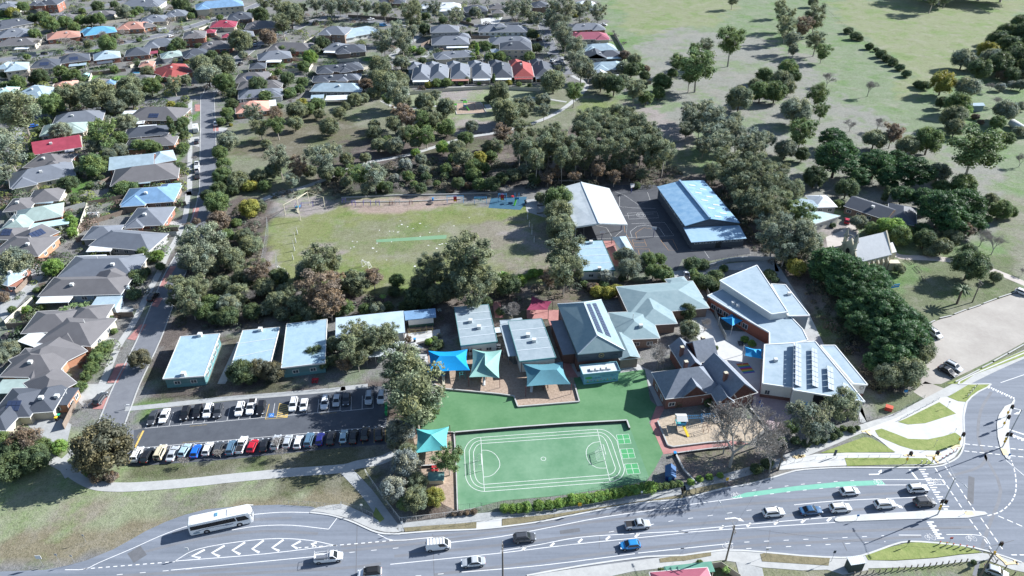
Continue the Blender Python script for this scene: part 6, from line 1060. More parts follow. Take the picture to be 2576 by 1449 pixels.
p3 = blk('21 188,782 528,988 655,1060 655,1150 850,1138 945,1118 905,1035 800,925 672,935 328,724', 4.3, w_=terra, base=None, nm='long_'); p4 = blk('21 618,1152 603,1445 835,1478 846,1140', 4.6, nm='west_')
p5 = blk('21 842,1138 835,1494 1375,1584 1000,1128', 5.6, nm='east_'); p6 = blk('21 1040,1158 1290,1449 1395,1455 1150,1158', 4.2, nm='gate_')
mw.win(inset(p3, .3)[0], inset(p3, .3)[1], .9, 1.7, 6, 1.9); a, b_, c, d = (inset(p5, .3) + [None])[:4]; mw.win(b_, c, 1.3, 1.2, 3, 1.6, .55, .95); mw.win(*[inset(p4, .3)[i] for i in (1, 2)], 1.1, 1.5, 1, 1.3, .02, .4)
m = MB(); q0 = b_.lerp(c, .30); q1 = b_.lerp(c, .62); nn = (c - b_).normalized(); nn = Vector((nn.y, -nn.x, 0)) * .08; m.add([(q0 + nn).to_tuple()[:2] + (2.2,), (q1 + nn).to_tuple()[:2] + (2.2,), (q1 + nn).to_tuple()[:2] + (5.1,), (q0 + nn).to_tuple()[:2] + (5.1,)], [(0, 1, 2, 3), (3, 2, 1, 0)]); mw.put(m, 'charcoal_panel', mat('charcoal', (.05, .05, .065)))
for s, n_ in (('21 848,1150 846,1470', 1), ('21 968,1185 975,1475', 1), ('21 1085,1320 1095,1500', 1), ('21 1205,1450 1215,1560', 1)):
    a, b_ = W(s, 5.8); dx = Vector((1.7, 0, 0)); sp = MB(); n_ = max(2, int((b_ - a).length / 1.9))
    for k in range(n_):
        for j in range(2):
            q0 = a.lerp(b_, (k + .04) / n_) + dx * j * .5; q1 = a.lerp(b_, (k + .96) / n_) + dx * j * .5; z0 = 6.5 - j * .42; z1 = z0 - .40; vs = [(q1.x, q1.y, z0), (q1.x + .8, q1.y, z1), (q0.x + .8, q0.y, z1), (q0.x, q0.y, z0)]
            sp.add(vs + [(v[0], v[1], v[2] - .06) for v in vs], [(0, 1, 2, 3), (7, 6, 5, 4), (0, 4, 5, 1), (1, 5, 6, 2), (2, 6, 7, 3), (3, 7, 4, 0)])
    mw.put(sp, 'solar_panels', mat('solar_grey', (.20, .25, .31), (.24, .29, .35), 3, .3)); lg = MB()
    for k in range(n_ + 1): q = a.lerp(b_, k / n_); lg.bar((q.x, q.y, 5.55), (q.x, q.y, 6.45), .04, 4)
    mw.put(lg, 'panel_frame', steel)
for s, z_ in (('21 380,845', 4.3), ('21 415,865', 4.3), ('21 700,1275', 4.6), ('21 802,775', 5.0)): q = G(*P(s)[0], z_); mw.put(MB().box(q.x - .45, q.y - .45, z_, q.x + .45, q.y + .45, z_ + .8), 'air_conditioner', acm)
q = inset(p6, .3); c_ = q[1].lerp(q[2], .72) + Vector((0, -.12, 3.0)); lg = MB()
for k in range(18):
    a = k * math.tau / 18; b2 = (k + 1) * math.tau / 18; P1 = lambda t, r_: c_ + Vector((r_ * math.cos(t), 0, r_ * math.sin(t))); lg.add([P1(a, .55), P1(b2, .55), P1(b2, .42), P1(a, .42)], [(0, 1, 2, 3), (3, 2, 1, 0)])
mw.put(lg, 'badge', gold)
# heritage slate-roofed school house
hh = house('old brick school house with steep slate roofs and tall chimneys', 'dg', 'br', 1, 'ca 385,1200 1350,1080 8.5 h;ca 680,1170 1075,1118 4 x;ca 1440,1250 1960,1095 11 x;ca 960,560 1275,500 7 g;ca 720,700 1010,660 9 x;ca 1310,1290 1550,1262 3.5 x', name='brick_school_house', cat='school house', group='school buildings', pitch=43, e=3.9, ac=False)
for c in hh.children:
    if c.name.startswith('roof'):
        c.data.materials[0] = slate
    if c.name.startswith('wall'): c.data.materials[0] = brick
for s, z_ in (('ca 1445,760', 8.5), ('ca 735,560', 7.5), ('ca 1035,130', 8), ('ca 665,300', 7.5)):
    q = G(*P(s)[0], z_) - hh.location; q = Matrix.Rotation(-hh.rotation_euler.z, 4, 'Z') @ q; m = MB(); m.box(q.x - .4, q.y - .4, 3, q.x + .4, q.y + .4, z_); m.box(q.x - .5, q.y - .5, z_ - .5, q.x + .5, q.y + .5, z_ - .2); ch = m.build('chimney', brick, hh); MB().box(q.x - .45, q.y - .45, z_, q.x + .45, q.y + .45, z_ + .15).build('chimney_cap', stone, ch)
# flats and houses above the church
house('long brick house with a shiny dark roof and brick chimneys above the church', 'sb', 'bn', 1, '21 1230,105 1530,205 9 g dg;21 1560,215 1755,250 13 h dg;21 1625,255 1755,262 3 f ma', name='house', e=3.0, pitch=22)
flat_block('cream flat-roofed hall with a small notice board, above the church forecourt', '21 1000,240 1190,180 1045,148 800,150', 3.6, mat('cream_render', (.50, .48, .42), (.56, .54, .48), 1, .8), metal_roof('tl'), white_m, name='hall_building', cat='hall', group='buildings above the church', wins=((0, 2),))
flat_block('low pale roof behind the gums left of the cream hall', '21 800,135 1000,120 1075,75 840,40', 3.3, white_m, metal_roof('lb'), None, name='outbuilding', cat='building', group='buildings above the church')
house('green-walled cottage with a white hip roof above the cream hall', 'wh', 'gy', 1, '21 1010,112 1155,108 8', group='buildings above the church', e=2.9)
flat_block('small grey-blue shed on the right side paddock', '20 2175,800 2285,797 2270,775 2160,778', 3.0, mat('shed_wall', (.20, .27, .33)), metal_roof('lb'), None, name='shed', cat='shed', group='sheds')
# church
cr = [G(u, v, z) for (u, v), z in zip(P('cb 640,1060 1385,880'), (5.2, 5.2))]; A, B = [Vector((p.x, p.y, 0)) for p in cr]; ux = (B - A).normalized(); uy = Vector((-ux.y, ux.x, 0)); L = (B - A).length; Wd = 8.6; hz = 10.8
chb = Bld('church', 'cream stone church with twin pinnacles and a pale steep roof', 'church', (A + B) / 2); C2 = lambda x, y, z_: A + ux * x + uy * y + Vector((0, 0, z_)); tp = [C2(-.1, -.35, 5.0), C2(L + .1, -.35, 5.0), C2(L + .1, Wd + .35, 5.0), C2(-.1, Wd + .35, 5.0), C2(-.1, Wd / 2, hz), C2(L + .1, Wd / 2, hz)]
chb.put(face_roof(tp, [(0, 1, 5, 4), (4, 5, 2, 3)], .18), 'roof', mat('church_roof', (.42, .44, .47), (.50, .52, .55), .8, .6, scale2=3)); wl = MB().prism([C2(0, 0, 0), C2(L, 0, 0), C2(L, Wd, 0), C2(0, Wd, 0)], -.05, 5.0)
for x in (-.25, L - .1):
    q = [C2(x, -.2, 0), C2(x, Wd + .2, 0), C2(x, Wd + .2, 5.3), C2(x, Wd / 2, hz + .5), C2(x, -.2, 5.3)]; n_ = [p + ux * .5 for p in q]; wl.add(q + n_, [(0, 1, 2, 3, 4), (9, 8, 7, 6, 5), (0, 5, 6, 1), (1, 6, 7, 2), (2, 7, 8, 3), (3, 8, 9, 4), (4, 9, 5, 0)])
chb.put(wl, 'wall', stone); bt = MB()
for k in range(7): x = L * (k + .25) / 7; q = [C2(x, 0, 0), C2(x + .55, 0, 0)]; d_ = -uy; v = [q[0], q[1], q[1] + d_ * 1.0, q[0] + d_ * 1.0]; bt.add([(p.x, p.y, 0) for p in v] + [(v[0].x, v[0].y, 4.6), (v[1].x, v[1].y, 4.6), (v[2].x, v[2].y, 3.2), (v[3].x, v[3].y, 3.2)], [(4, 7, 6, 5), (0, 4, 5, 1), (1, 5, 6, 2), (2, 6, 7, 3), (3, 7, 4, 0)])
chb.put(bt, 'buttresses', stone)
for k in range(6): x = L * (k + .9) / 7; p = C2(x, -.04, 1.5) - chb.o; window(chb.root, p, math.atan2(ux.y, ux.x), .7, 2.3)
for y in (Wd / 2 - 2.1, Wd / 2 + 2.1):
    m = MB(); q = C2(-.3, y, 0); m.box(q.x - .42, q.y - .42, 0, q.x + .42, q.y + .42, 11.2); m.box(q.x - .68, q.y - .68, 8.4, q.x + .68, q.y + .68, 8.7); tw_ = chb.put(m, 'tower', stone); s_ = MB().bar((q.x, q.y, 11.2), (q.x, q.y, 14.2), .75, 8, .05); s_.bar((q.x, q.y, 11.1), (q.x, q.y, 11.4), .85, 8); s_.build('spire', stone_d, tw_)
ar = MB(); pv = None
for k in range(9): t = math.pi * k / 8; p = C2(-.3, Wd / 2 + 1.6 * math.cos(t), 10.6 + 1.7 * math.sin(t)); (ar.bar(pv, p, .22, 5) if pv else None); pv = p
chb.put(ar, 'bell_arch', stone_d); rw = MB()
for k in range(14): t = k * math.tau / 14; u2 = (k + 1) * math.tau / 14; f = lambda t, r_: C2(-.34, Wd / 2 + r_ * math.cos(t), 6.8 + r_ * 1.25 * math.sin(t)); rw.add([f(t, 0), f(t, .8), f(u2, .8)], [(0, 1, 2), (2, 1, 0)])
chb.put(rw, 'rose_window', glass); q = [C2(L + .3, 1.8, 0), C2(L + 4.6, 1.8, 0), C2(L + 4.6, Wd - 1.8, 0), C2(L + .3, Wd - 1.8, 0)]; chb.put(MB().prism(q, -.04, 3.8), 'chancel_wall', stone); zc = lambda p, z_: (p.x, p.y, z_)
m_ = (q[0] + q[3]) / 2; m2 = (q[1] + q[2]) / 2; chb.put(face_roof([Vector(zc(p, 3.8)) for p in q] + [Vector(zc(m_, 6.0)), Vector(zc(m2, 6.0))], [(0, 1, 5, 4), (4, 5, 2, 3)], .15), 'chancel_roof', mat('chancel_roof', (.55, .57, .58), (.62, .64, .65), 1, .5)); q = C2(L + .4, -.9, 0); chb.put(MB().box(q.x - 1, q.y - 1, 0, q.x + 2.4, q.y + 1.2, 2.6), 'vestry', stone)
# white tank at the right edge
tk = MB(); a, b_ = G(*P('20 2485,925')[0], 1.8), G(*P('20 2620,1010')[0], 1.8); tk.bar(a, b_, 1.7, 20); d = (b_ - a).normalized(); tk.bar(a - d * .8, a, .9, 20, 1.7); tr_ = empty('storage_tank', (a.x, a.y, 0), 0, 'white cylindrical tank lying on cradles at the right edge', 'tank'); o = tk.build('tank_body', acm, tr_, True); o.location = -tr_.location
cd_ = MB()
for t in (.2, .8): q = a.lerp(b_, t); cd_.box(q.x - 1.2, q.y - .3, 0, q.x + 1.2, q.y + .3, .9)
o = cd_.build('cradle', conc_g, tr_); o.location = -tr_.location
# ================================================================ vehicles
paint = mat('car_paint', (1, 1, 1), rough=.35, spec=.5, oc=True, coat=.6); cglass = mat('car_glass', (.02, .025, .03), rough=.08, spec=.7); rubber = mat('rubber', (.018, .018, .02), rough=.8); alloy = mat('alloy', (.42, .43, .45), rough=.35, metal=.7)
hl_m = mat('headlight_lens', (.62, .66, .70), rough=.15); tl_m = mat('taillight_lens', (.35, .02, .02), rough=.2); blackp = mat('black_trim', (.025, .025, .028), rough=.6)
SPEC = {  # L, W, H, belt, hood, cabin bottom rear/front, cabin top rear/front, tray
 'hatch': (4.25, 1.78, 1.50, .92, .84, -2.02, 1.12, -1.45, .30), 'sedan': (4.80, 1.84, 1.46, .92, .84, -1.75, 1.20, -.95, .30), 'suv': (4.65, 1.88, 1.70, 1.05, .98, -2.20, 1.25, -1.80, .50),
 'fourwd': (4.65, 1.86, 1.98, 1.15, 1.12, -2.22, .85, -2.12, .45), 'ute': (5.35, 1.90, 1.80, 1.08, 1.02, -.55, 1.35, -.25, .60), 'van': (5.05, 1.92, 2.10, 1.05, .95, -2.45, 2.15, -2.35, 1.25), 'tray': (5.50, 1.95, 1.85, 1.05, 1.00, .15, 1.80, .30, 1.0)}
def carproto(kind):
    L, Wd, H, bz, hz, b0, b1, t0, t1 = SPEC[kind]; h = L / 2; w_ = Wd / 2; r_ = empty({'hatch': 'hatchback', 'sedan': 'sedan', 'suv': 'family_car', 'fourwd': 'offroad_wagon', 'ute': 'pickup', 'van': 'van', 'tray': 'pickup'}[kind], (0, 0, 0))
    st = [(-h, .80, .50, bz * .80), (-h + .10, .93, .34, bz * .97), (-h + .5, 1.0, .26, bz), (b0 + .3 if kind not in ('ute', 'tray') else -.3, 1.0, .24, bz), (.2, 1.0, .24, bz), (b1 - .25, 1.0, .24, bz), (b1 + .15, .985, .25, hz + .02), (h - .75, .96, .27, hz - .03), (h - .28, .90, .32, hz - .14), (h - .04, .74, .40, hz - .32)]
    st = sorted(st); mb = MB(); vs = []
    for x, k, zb, zt in st:
        y = w_ * k; zm = (zb + zt) / 2
        vs += [(x, -y * .86, zb), (x, -y * .98, zb + .16), (x, -y, zm + .05), (x, -y * .985, zt - .10), (x, -y * .90, zt), (x, 0, zt + .03), (x, y * .90, zt), (x, y * .985, zt - .10), (x, y, zm + .05), (x, y * .98, zb + .16), (x, y * .86, zb)]
    n = 11; fs = [tuple(range(n)), tuple(reversed([len(vs) - n + i for i in range(n)]))]
    for s in range(len(st) - 1):
        for i in range(n): fs.append((s * n + i, (s + 1) * n + i, (s + 1) * n + (i + 1) % n, s * n + (i + 1) % n))
    mb.add(vs, fs)
    def cab(z0, z1, x0, x1, X0, X1, k0, k1): return [(x0, -w_ * k0, z0), (x1, -w_ * k0, z0), (x1, w_ * k0, z0), (x0, w_ * k0, z0), (X0, -w_ * k1, z1), (X1, -w_ * k1, z1), (X1, w_ * k1, z1), (X0, w_ * k1, z1)]
    c = cab(bz - .06, H - .05, b0, b1, t0, t1, .93, .76); body = mb.build('body', paint, r_)
    cb_ = MB().add(c, [(0, 1, 5, 4), (1, 2, 6, 5), (2, 3, 7, 6), (3, 0, 4, 7), (4, 5, 6, 7)]); cb_.add([(t0, -w_ * .76, H - .05), (t1, -w_ * .76, H - .05), (t1, w_ * .76, H - .05), (t0, w_ * .76, H - .05), (t0 + .18, -w_ * .66, H), (t1 - .2, -w_ * .66, H), (t1 - .2, w_ * .66, H), (t0 + .18, w_ * .66, H)], [(4, 5, 6, 7), (0, 1, 5, 4), (1, 2, 6, 5), (2, 3, 7, 6), (3, 0, 4, 7)])
    cb_.build('roof', paint, r_); c = [Vector(v) for v in c]
    def pane(name, q, u0, u1, v0, v1, off):
        a, b_, c_, d = q; n_ = (b_ - a).cross(d - a).normalized() * off; f = lambda u, v: a.lerp(b_, u).lerp(d.lerp(c_, u), v) + n_; pts = [f(u0, v0), f(u1, v0), f(u1, v1), f(u0, v1)]; MB().add(pts + [p - n_ * .5 for p in pts], [(0, 1, 2, 3), (0, 4, 5, 1), (1, 5, 6, 2), (2, 6, 7, 3), (3, 7, 4, 0)]).build(name, cglass, r_)
    pane('windscreen', (c[1], c[2], c[6], c[5]), .06, .94, .12, .96, .02); pane('rear_window', (c[3], c[0], c[4], c[7]), .10, .90, .22, .93, .02)
    u0 = .06 if kind != 'van' else .62
    pane('side_window', (c[0], c[1], c[5], c[4]), u0, .93, .18, .90, .02); pane('side_window', (c[2], c[3], c[7], c[6]), 1 - .93, 1 - u0, .18, .90, .02)
    wr = .34 if kind in ('hatch', 'sedan') else .39
    wx = (-h + .85, h - .90)
    for x in wx:
        for y in (-1, 1):
            wv = MB().bar((0, -.12, 0), (0, .12, 0), wr, 14).build('wheel', rubber, r_); wv.location = (x, y * (w_ - .13), wr); MB().bar((0, -.135 * 1, 0), (0, .135, 0), wr * .62, 10).build('rim', alloy, wv)
            MB().bar((x, y * (w_ - .30), wr), (x, y * (w_ + .004), wr), wr + .06, 14).build('wheel_arch', blackp, r_)
    for y in (-1, 1):
        MB().box(h - .34, y * w_ * .70 - .16, hz - .30, h - .06, y * w_ * .70 + .16, hz - .15).build('headlight', hl_m, r_); MB().box(-h - .015, y * w_ * .72 - .13, bz - .30, -h + .14, y * w_ * .72 + .13, bz - .10).build('taillight', tl_m, r_)
        MB().box(b1 - .32, y * (w_ + .09) - .09, bz - .02, b1 - .18, y * (w_ + .09) + .09, bz + .14).build('mirror', paint, r_)
    if kind == 'suv' or kind == 'fourwd':
        for y in (-1, 1): MB().box(t0 + .2, y * w_ * .62 - .03, H - .02, t1 - .2, y * w_ * .62 + .03, H + .07).build('roof_rail', blackp, r_)
    if kind == 'fourwd': MB().bar((-h - .02, .1, 1.0), (-h - .26, .1, 1.0), .38, 14).build('spare_wheel', rubber, r_)
    if kind == 'ute': MB().box(-h + .18, -w_ * .78, bz + .02, b0 - .12, w_ * .78, bz + .055).build('tray_liner', blackp, r_)
    if kind == 'tray':
        m = MB(); m.box(-h, -w_, bz - .1, .05, w_, bz)
        for y in (-w_, w_ - .05): m.box(-h, y, bz, .05, y + .05, bz + .28)
        m.box(-h, -w_ + .05, bz, -h + .05, w_ - .05, bz + .28); m.build('tray', paint, r_); m = MB(); m.box(-2.3, -.85, bz + .004, -.3, -.15, bz + .75); m.build('toolbox', alloy, r_); rk = MB()
        for x in (-2.65, -.05):
            for y in (-.9, .9): rk.bar((x, y, bz), (x, y, 1.95), .03, 4)
            rk.bar((x, -.9, 1.95), (x, .9, 1.95), .03, 4)
        for y in (-.9, .9): rk.bar((-2.65, y, 1.95), (-.05, y, 1.95), .03, 4)
        rk.build('ladder_rack', alloy, r_)
    if kind == 'van':
        rk = MB()
        for k in range(6): x = -2.1 + k * .62; rk.box(x - .04, -.8, H + .03, x + .04, .8, H + .09)
        for y in (-.8, .8): rk.box(-2.3, y - .03, H, 1.2, y + .03, H + .06)
        rk.build('roof_rack', acm, r_)
    return r_
PROTO = {}
CC = {'white': (.72, .73, .74), 'silver': (.44, .47, .50), 'black': (.012, .012, .015), 'dark grey': (.055, .06, .07), 'blue': (.012, .14, .62), 'sky blue': (.02, .22, .52), 'navy': (.015, .02, .16), 'red': (.48, .012, .03), 'beige': (.60, .53, .38), 'pale blue': (.36, .50, .56), 'slate blue': (.09, .17, .25), 'deep blue': (.02, .09, .20), 'maroon': (.16, .01, .03)}
WORD = {'hatch': 'hatchback', 'sedan': 'sedan', 'suv': 'SUV', 'fourwd': 'boxy off-road wagon', 'ute': 'pickup', 'van': 'van', 'tray': 'tray-back pickup'}
def put_car(kind, col, s, where_, grp, zm=.55, extra=''):
    if kind not in PROTO: PROTO[kind] = o = carproto(kind); first = True
    else: o = copy_tree(PROTO[kind])
    q = P(s); a = G(*q[0], zm); b_ = G(*q[1], zm); m = (a + b_) / 2; o.location = (m.x, m.y, .03); o.rotation_euler = (0, 0, math.atan2(b_.y - a.y, b_.x - a.x)); c = CC[col]
    for ch in o.children: ch.color = (*c, 1)
    tag(o, '%s %s%s %s' % (col, WORD[kind], extra, where_), 'car' if kind in ('hatch', 'sedan', 'suv', 'fourwd') else 'van' if kind == 'van' else 'pickup', grp); return o
T_ = 'in the top row of the car park'; B_ = 'in the bottom row of the car park'; gt_, gb_ = 'vehicles in the top row of the car park', 'vehicles in the bottom row of the car park'; gr_ = 'vehicles on the main road'
for k in [('suv', 'white', '22 606,979 764,964', 'nearest the right-turn arrow, rearmost of the turning queue', gr_), ('sedan', 'deep blue', '22 889,962 1045,950', 'in the queue behind the older white wagon', gr_), ('suv', 'white', '22 1112,944 1266,932', 'with a sunroof, just ahead of the deep blue sedan', gr_),
          ('suv', 'white', '22 1446,916 1606,904', 'directly behind the dark grey one at the stop line', gr_), ('suv', 'dark grey', '22 1740,900 1912,889', 'first at the stop line beside the signal pole', gr_), ('hatch', 'white', '22 1186,818 1333,807', 'just below the green bike lane', gr_), ('suv', 'white', '22 1697,796 1850,787', 'waiting beside the bike box at the stop line', gr_),
          ('ute', 'silver', '12 2147,1070 2325,1056', 'driving right along the main road', gr_), ('hatch', 'sky blue', '12 2254,1210 2102,1224', 'driving left on the main road', gr_), ('suv', 'dark grey', '12 1304,1170 1462,1155', 'driving right past the pitch fence', gr_), ('van', 'white', '12 648,1230 815,1213', 'with roof racks driving right below the slip lane', gr_),
          ('sedan', 'silver', '12 1082,1338 907,1354', 'driving left beside the power pole', gr_), ('suv', 'white', '12 295,1420 133,1437', 'with black roof, driving left at the bottom edge', gr_), ('tray', 'white', '02 2374,1322 2590,1300', 'on the main road below the chevrons', gr_), ('hatch', 'silver', '22 2300,1395 2440,1445', 'half out of view at the bottom right corner', gr_),
          ('sedan', 'dark grey', '02 1175,205 1132,308', 'first from the left ' + T_, gt_), ('sedan', 'white', '02 1265,188 1218,298', 'second from the left ' + T_, gt_), ('suv', 'black', '02 1420,165 1380,285', 'third from the left ' + T_, gt_), ('sedan', 'black', '02 1503,155 1475,262', 'fourth from the left ' + T_, gt_), ('suv', 'white', '02 1590,150 1552,262', 'fifth from the left ' + T_, gt_),
          ('suv', 'dark grey', '02 1663,150 1632,265', 'sixth from the left ' + T_, gt_), ('suv', 'white', '02 1825,140 1795,245', 'seventh from the left ' + T_, gt_), ('ute', 'white', '02 1912,112 1880,238', 'eighth from the left ' + T_, gt_), ('suv', 'black', '02 1985,130 1960,240', 'ninth from the left, beside the accessible bay', gt_), ('suv', 'white', '02 2226,100 2202,215', 'right of the accessible bay ' + T_, gt_),
          ('hatch', 'white', '02 2302,112 2284,208', 'second right of the accessible bay ' + T_, gt_), ('suv', 'white', '02 2465,85 2441,200', 'third right of the accessible bay ' + T_, gt_), ('hatch', 'silver', '02 2550,75 2532,178', 'fourth right of the accessible bay ' + T_, gt_), ('hatch', 'dark grey', '12 46,65 32,170', 'third from the right ' + T_, gt_), ('suv', 'silver', '12 215,50 202,165', 'second from the right ' + T_, gt_), ('suv', 'white', '12 310,48 294,158', 'rightmost ' + T_, gt_),
          ('suv', 'white', '02 1008,585 1062,482', 'first from the left ' + B_, gb_), ('suv', 'black', '02 1085,593 1146,490', 'second from the left ' + B_, gb_), ('fourwd', 'beige', '02 1185,578 1240,462', 'with spare wheel ' + B_, gb_), ('sedan', 'silver', '02 1280,580 1330,475', 'right of the beige off-road wagon ' + B_, gb_), ('hatch', 'pale blue', '02 1365,552 1422,455', 'behind the first leafless tree ' + B_, gb_),
          ('hatch', 'blue', '02 1458,560 1500,455', 'bright one ' + B_, gb_), ('hatch', 'white', '02 1548,540 1590,442', 'right of the bright blue hatchback ' + B_, gb_), ('hatch', 'dark grey', '02 1632,535 1665,437', 'behind the second leafless tree ' + B_, gb_), ('suv', 'slate blue', '02 1727,540 1765,425', 'left of the white pickup ' + B_, gb_), ('ute', 'white', '02 1802,522 1848,402', B_, gb_), ('hatch', 'red', '02 1887,513 1928,422', 'the only red car ' + B_, gb_),
          ('hatch', 'black', '02 1985,505 2005,420', 'right of the red hatchback ' + B_, gb_), ('suv', 'silver', '02 2067,495 2100,390', 'behind the third leafless tree ' + B_, gb_), ('hatch', 'silver', '02 2157,485 2185,388', 'third right of the red one ' + B_, gb_), ('hatch', 'white', '02 2237,495 2268,385', 'eighth from the right ' + B_, gb_), ('suv', 'slate blue', '02 2317,478 2349,370', 'seventh from the right ' + B_, gb_),
          ('hatch', 'navy', '02 2405,468 2425,366', 'sixth from the right ' + B_, gb_), ('suv', 'black', '02 2490,462 2512,355', 'fifth from the right ' + B_, gb_), ('hatch', 'pale blue', '12 10,443 25,350', 'fourth from the right ' + B_, gb_), ('suv', 'black', '12 86,453 104,348', 'third from the right ' + B_, gb_), ('suv', 'black', '12 172,433 190,322', 'second from the right ' + B_, gb_), ('suv', 'black', '12 282,435 286,322', 'rightmost ' + B_, gb_),
          ('suv', 'dark grey', '02 730,148 785,75', 'parked on the red paving by the bottom-left garage', 'parked cars on the side street'), ('suv', 'black', '01 1130,820 1182,762', 'parked in deep shade on the side street', 'parked cars on the side street'), ('suv', 'dark grey', '00 1480,1092 1492,1045', 'on the side street verge below the caravan', 'parked cars on the side street'), ('ute', 'white', '00 1486,1265 1487,1215', 'on the side street verge, upper of three in line', 'parked cars on the side street'),
          ('van', 'white', '00 1488,1300 1488,1262', 'on the side street verge, middle of three in line', 'parked cars on the side street'), ('ute', 'dark grey', '00 1490,1355 1490,1302', 'on the side street verge, lowest of three in line', 'parked cars on the side street'), ('suv', 'white', '00 1628,958 1628,912', 'parked right of the side street', 'parked cars on the side street'), ('sedan', 'silver', '00 1302,1424 1370,1418', 'in the driveway above the sky-blue roof', 'parked cars on the side street'),
          ('hatch', 'silver', '00 1925,352 1922,328', 'on the curved street by the olive tree', 'cars in the suburb'), ('hatch', 'black', '00 1800,490 1830,472', 'parked by the junction gums', 'cars in the suburb'), ('hatch', 'blue', '00 235,955 275,948', 'in the far left driveway', 'cars in the suburb'), ('sedan', 'white', '00 445,826 485,822', 'half hidden under the verge trees', 'cars in the suburb'), ('hatch', 'dark grey', '00 525,372 575,366', 'on the upper left street, left one', 'cars in the suburb'),
          ('sedan', 'black', '00 890,320 945,312', 'on the upper left street, in tree shade', 'cars in the suburb'), ('hatch', 'black', '00 312,405 362,398', 'on the upper left street, behind the leafless street tree', 'cars in the suburb'), ('hatch', 'white', '00 1272,278 1300,268', 'on the upper left street, beside the brick two-storey house', 'cars in the suburb'), ('ute', 'white', '00 75,1200 120,1175', 'at the left edge street', 'cars in the suburb'),
          ('ute', 'white', '10 190,150 250,142', 'on the road bend at the top', 'cars in the suburb'), ('van', 'sky blue', '10 285,195 345,190', 'on the road bend above the white-walled house', 'cars in the suburb'), ('suv', 'white', '10 465,208 495,206', 'beside the roadside gums at the top', 'cars in the suburb'), ('suv', 'dark grey', '10 1480,305 1508,295', 'in the driveway left of the right-hand court', 'cars in the suburb'), ('suv', 'silver', '10 1580,468 1618,455', 'parked left at the end of the court', 'cars in the suburb'),
          ('van', 'white', '10 1668,472 1665,440', 'in the middle of the court end', 'cars in the suburb'), ('suv', 'dark grey', '10 1690,452 1690,425', 'right of the white van at the court end', 'cars in the suburb'), ('sedan', 'white', '10 1960,182 2005,190', 'behind the top paddock-side roof', 'cars in the suburb'),
          ('ute', 'white', '21 30,662 30,603', 'parked beside the administration block roof', 'vehicles near the church'), ('hatch', 'red', '21 1238,236 1242,198', 'on the drive above the church', 'vehicles near the church'), ('suv', 'black', '21 1145,446 1215,430', 'behind the church front', 'vehicles near the church'), ('hatch', 'red', '21 1095,470 1155,462', 'behind the church, partly under the cypress', 'vehicles near the church'),
          ('suv', 'white', '21 1848,1032 1955,1108', 'at the edge of the gravel car park by the cypress', 'vehicles near the church'), ('sedan', 'black', '21 1940,1320 2060,1388', 'parked on the gravel, left of a pair', 'vehicles near the church'), ('suv', 'silver', '21 1985,1290 2100,1350', 'parked on the gravel, right of a pair', 'vehicles near the church'), ('hatch', 'white', '21 2530,745 2600,772', 'on the gravel at the right edge', 'vehicles near the church')]: put_car(*k)
for c in [c for c in COL.objects if c.get('label') == 'white SUV with black roof, driving left at the bottom edge'][0].children:
    if c.name.startswith('roof') and 'rail' not in c.name: c.color = (.02, .02, .02, 1)
# caravans
for s, lab in (('00 1200,238 1265,230', 'white caravan parked in front of the pink-brick house'), ('00 1480,1010 1478,945', 'tall white caravan on the side street verge')):
    q = W(s, .8); m = (q[0] + q[1]) / 2; L = min((q[1] - q[0]).length, 6.5); r_ = empty('caravan', (m.x, m.y, .03), math.atan2(q[1].y - q[0].y, q[1].x - q[0].x), lab, 'caravan', 'caravans'); b_ = MB(); h = L / 2
    b_.add([(-h, -1.1, .5), (h - .5, -1.1, .5), (h, -1.1, 1.0), (h - .4, -1.1, 2.6), (-h + .3, -1.1, 2.7), (-h, -1.1, 2.3), (-h, 1.1, .5), (h - .5, 1.1, .5), (h, 1.1, 1.0), (h - .4, 1.1, 2.6), (-h + .3, 1.1, 2.7), (-h, 1.1, 2.3)], [(0, 1, 2, 3, 4, 5), (11, 10, 9, 8, 7, 6)] + [(i, i + 6, (i + 1) % 6 + 6, (i + 1) % 6) for i in range(6)]); b_.build('body', acm, r_)
    for y in (-1.11, 1.11): MB().box(-.2, y - .02, 1.4, 1.0, y + .02, 2.0).build('side_window', cglass, r_); wv = MB().bar((0, -.1, 0), (0, .1, 0), .34, 12).build('wheel', rubber, r_); wv.location = (0, y * .92, .34)
    MB().box(-.35, -.3, 2.68, .35, .3, 2.85).build('roof_vent', acm, r_)
# coach
q = W('02 1432,1078 1902,978', 1.6); m = (q[0] + q[1]) / 2; r_ = empty('coach', (m.x, m.y, .02), math.atan2(q[1].y - q[0].y, q[1].x - q[0].x), 'long white touring coach in the slip lane beside the dry grass bank', 'bus'); L = 12.3; h = L / 2; w_ = 1.27; wp = mat('coach_white', (.74, .75, .76), rough=.3, coat=.6)
st = [(-h, .90, .42, 3.15), (-h + .22, .99, .34, 3.42), (-h + .8, 1, .32, 3.5), (h - 1.2, 1, .32, 3.5), (h - .45, .98, .34, 3.42), (h - .12, .90, .40, 2.6), (h, .80, .45, 1.3)]; vs = []; fs = []
for x, k, zb, zt in st: y = w_ * k; vs += [(x, -y, zb), (x, -y, zt - .55), (x, -y * .94, zt - .14), (x, -y * .72, zt), (x, y * .72, zt), (x, y * .94, zt - .14), (x, y, zt - .55), (x, y, zb)]
for s in range(len(st) - 1): fs += [(s * 8 + i, (s + 1) * 8 + i, (s + 1) * 8 + (i + 1) % 8, s * 8 + (i + 1) % 8) for i in range(8)]
MB().add(vs, fs + [tuple(range(8)), tuple(reversed([len(vs) - 8 + i for i in range(8)]))]).build('body', wp, r_)
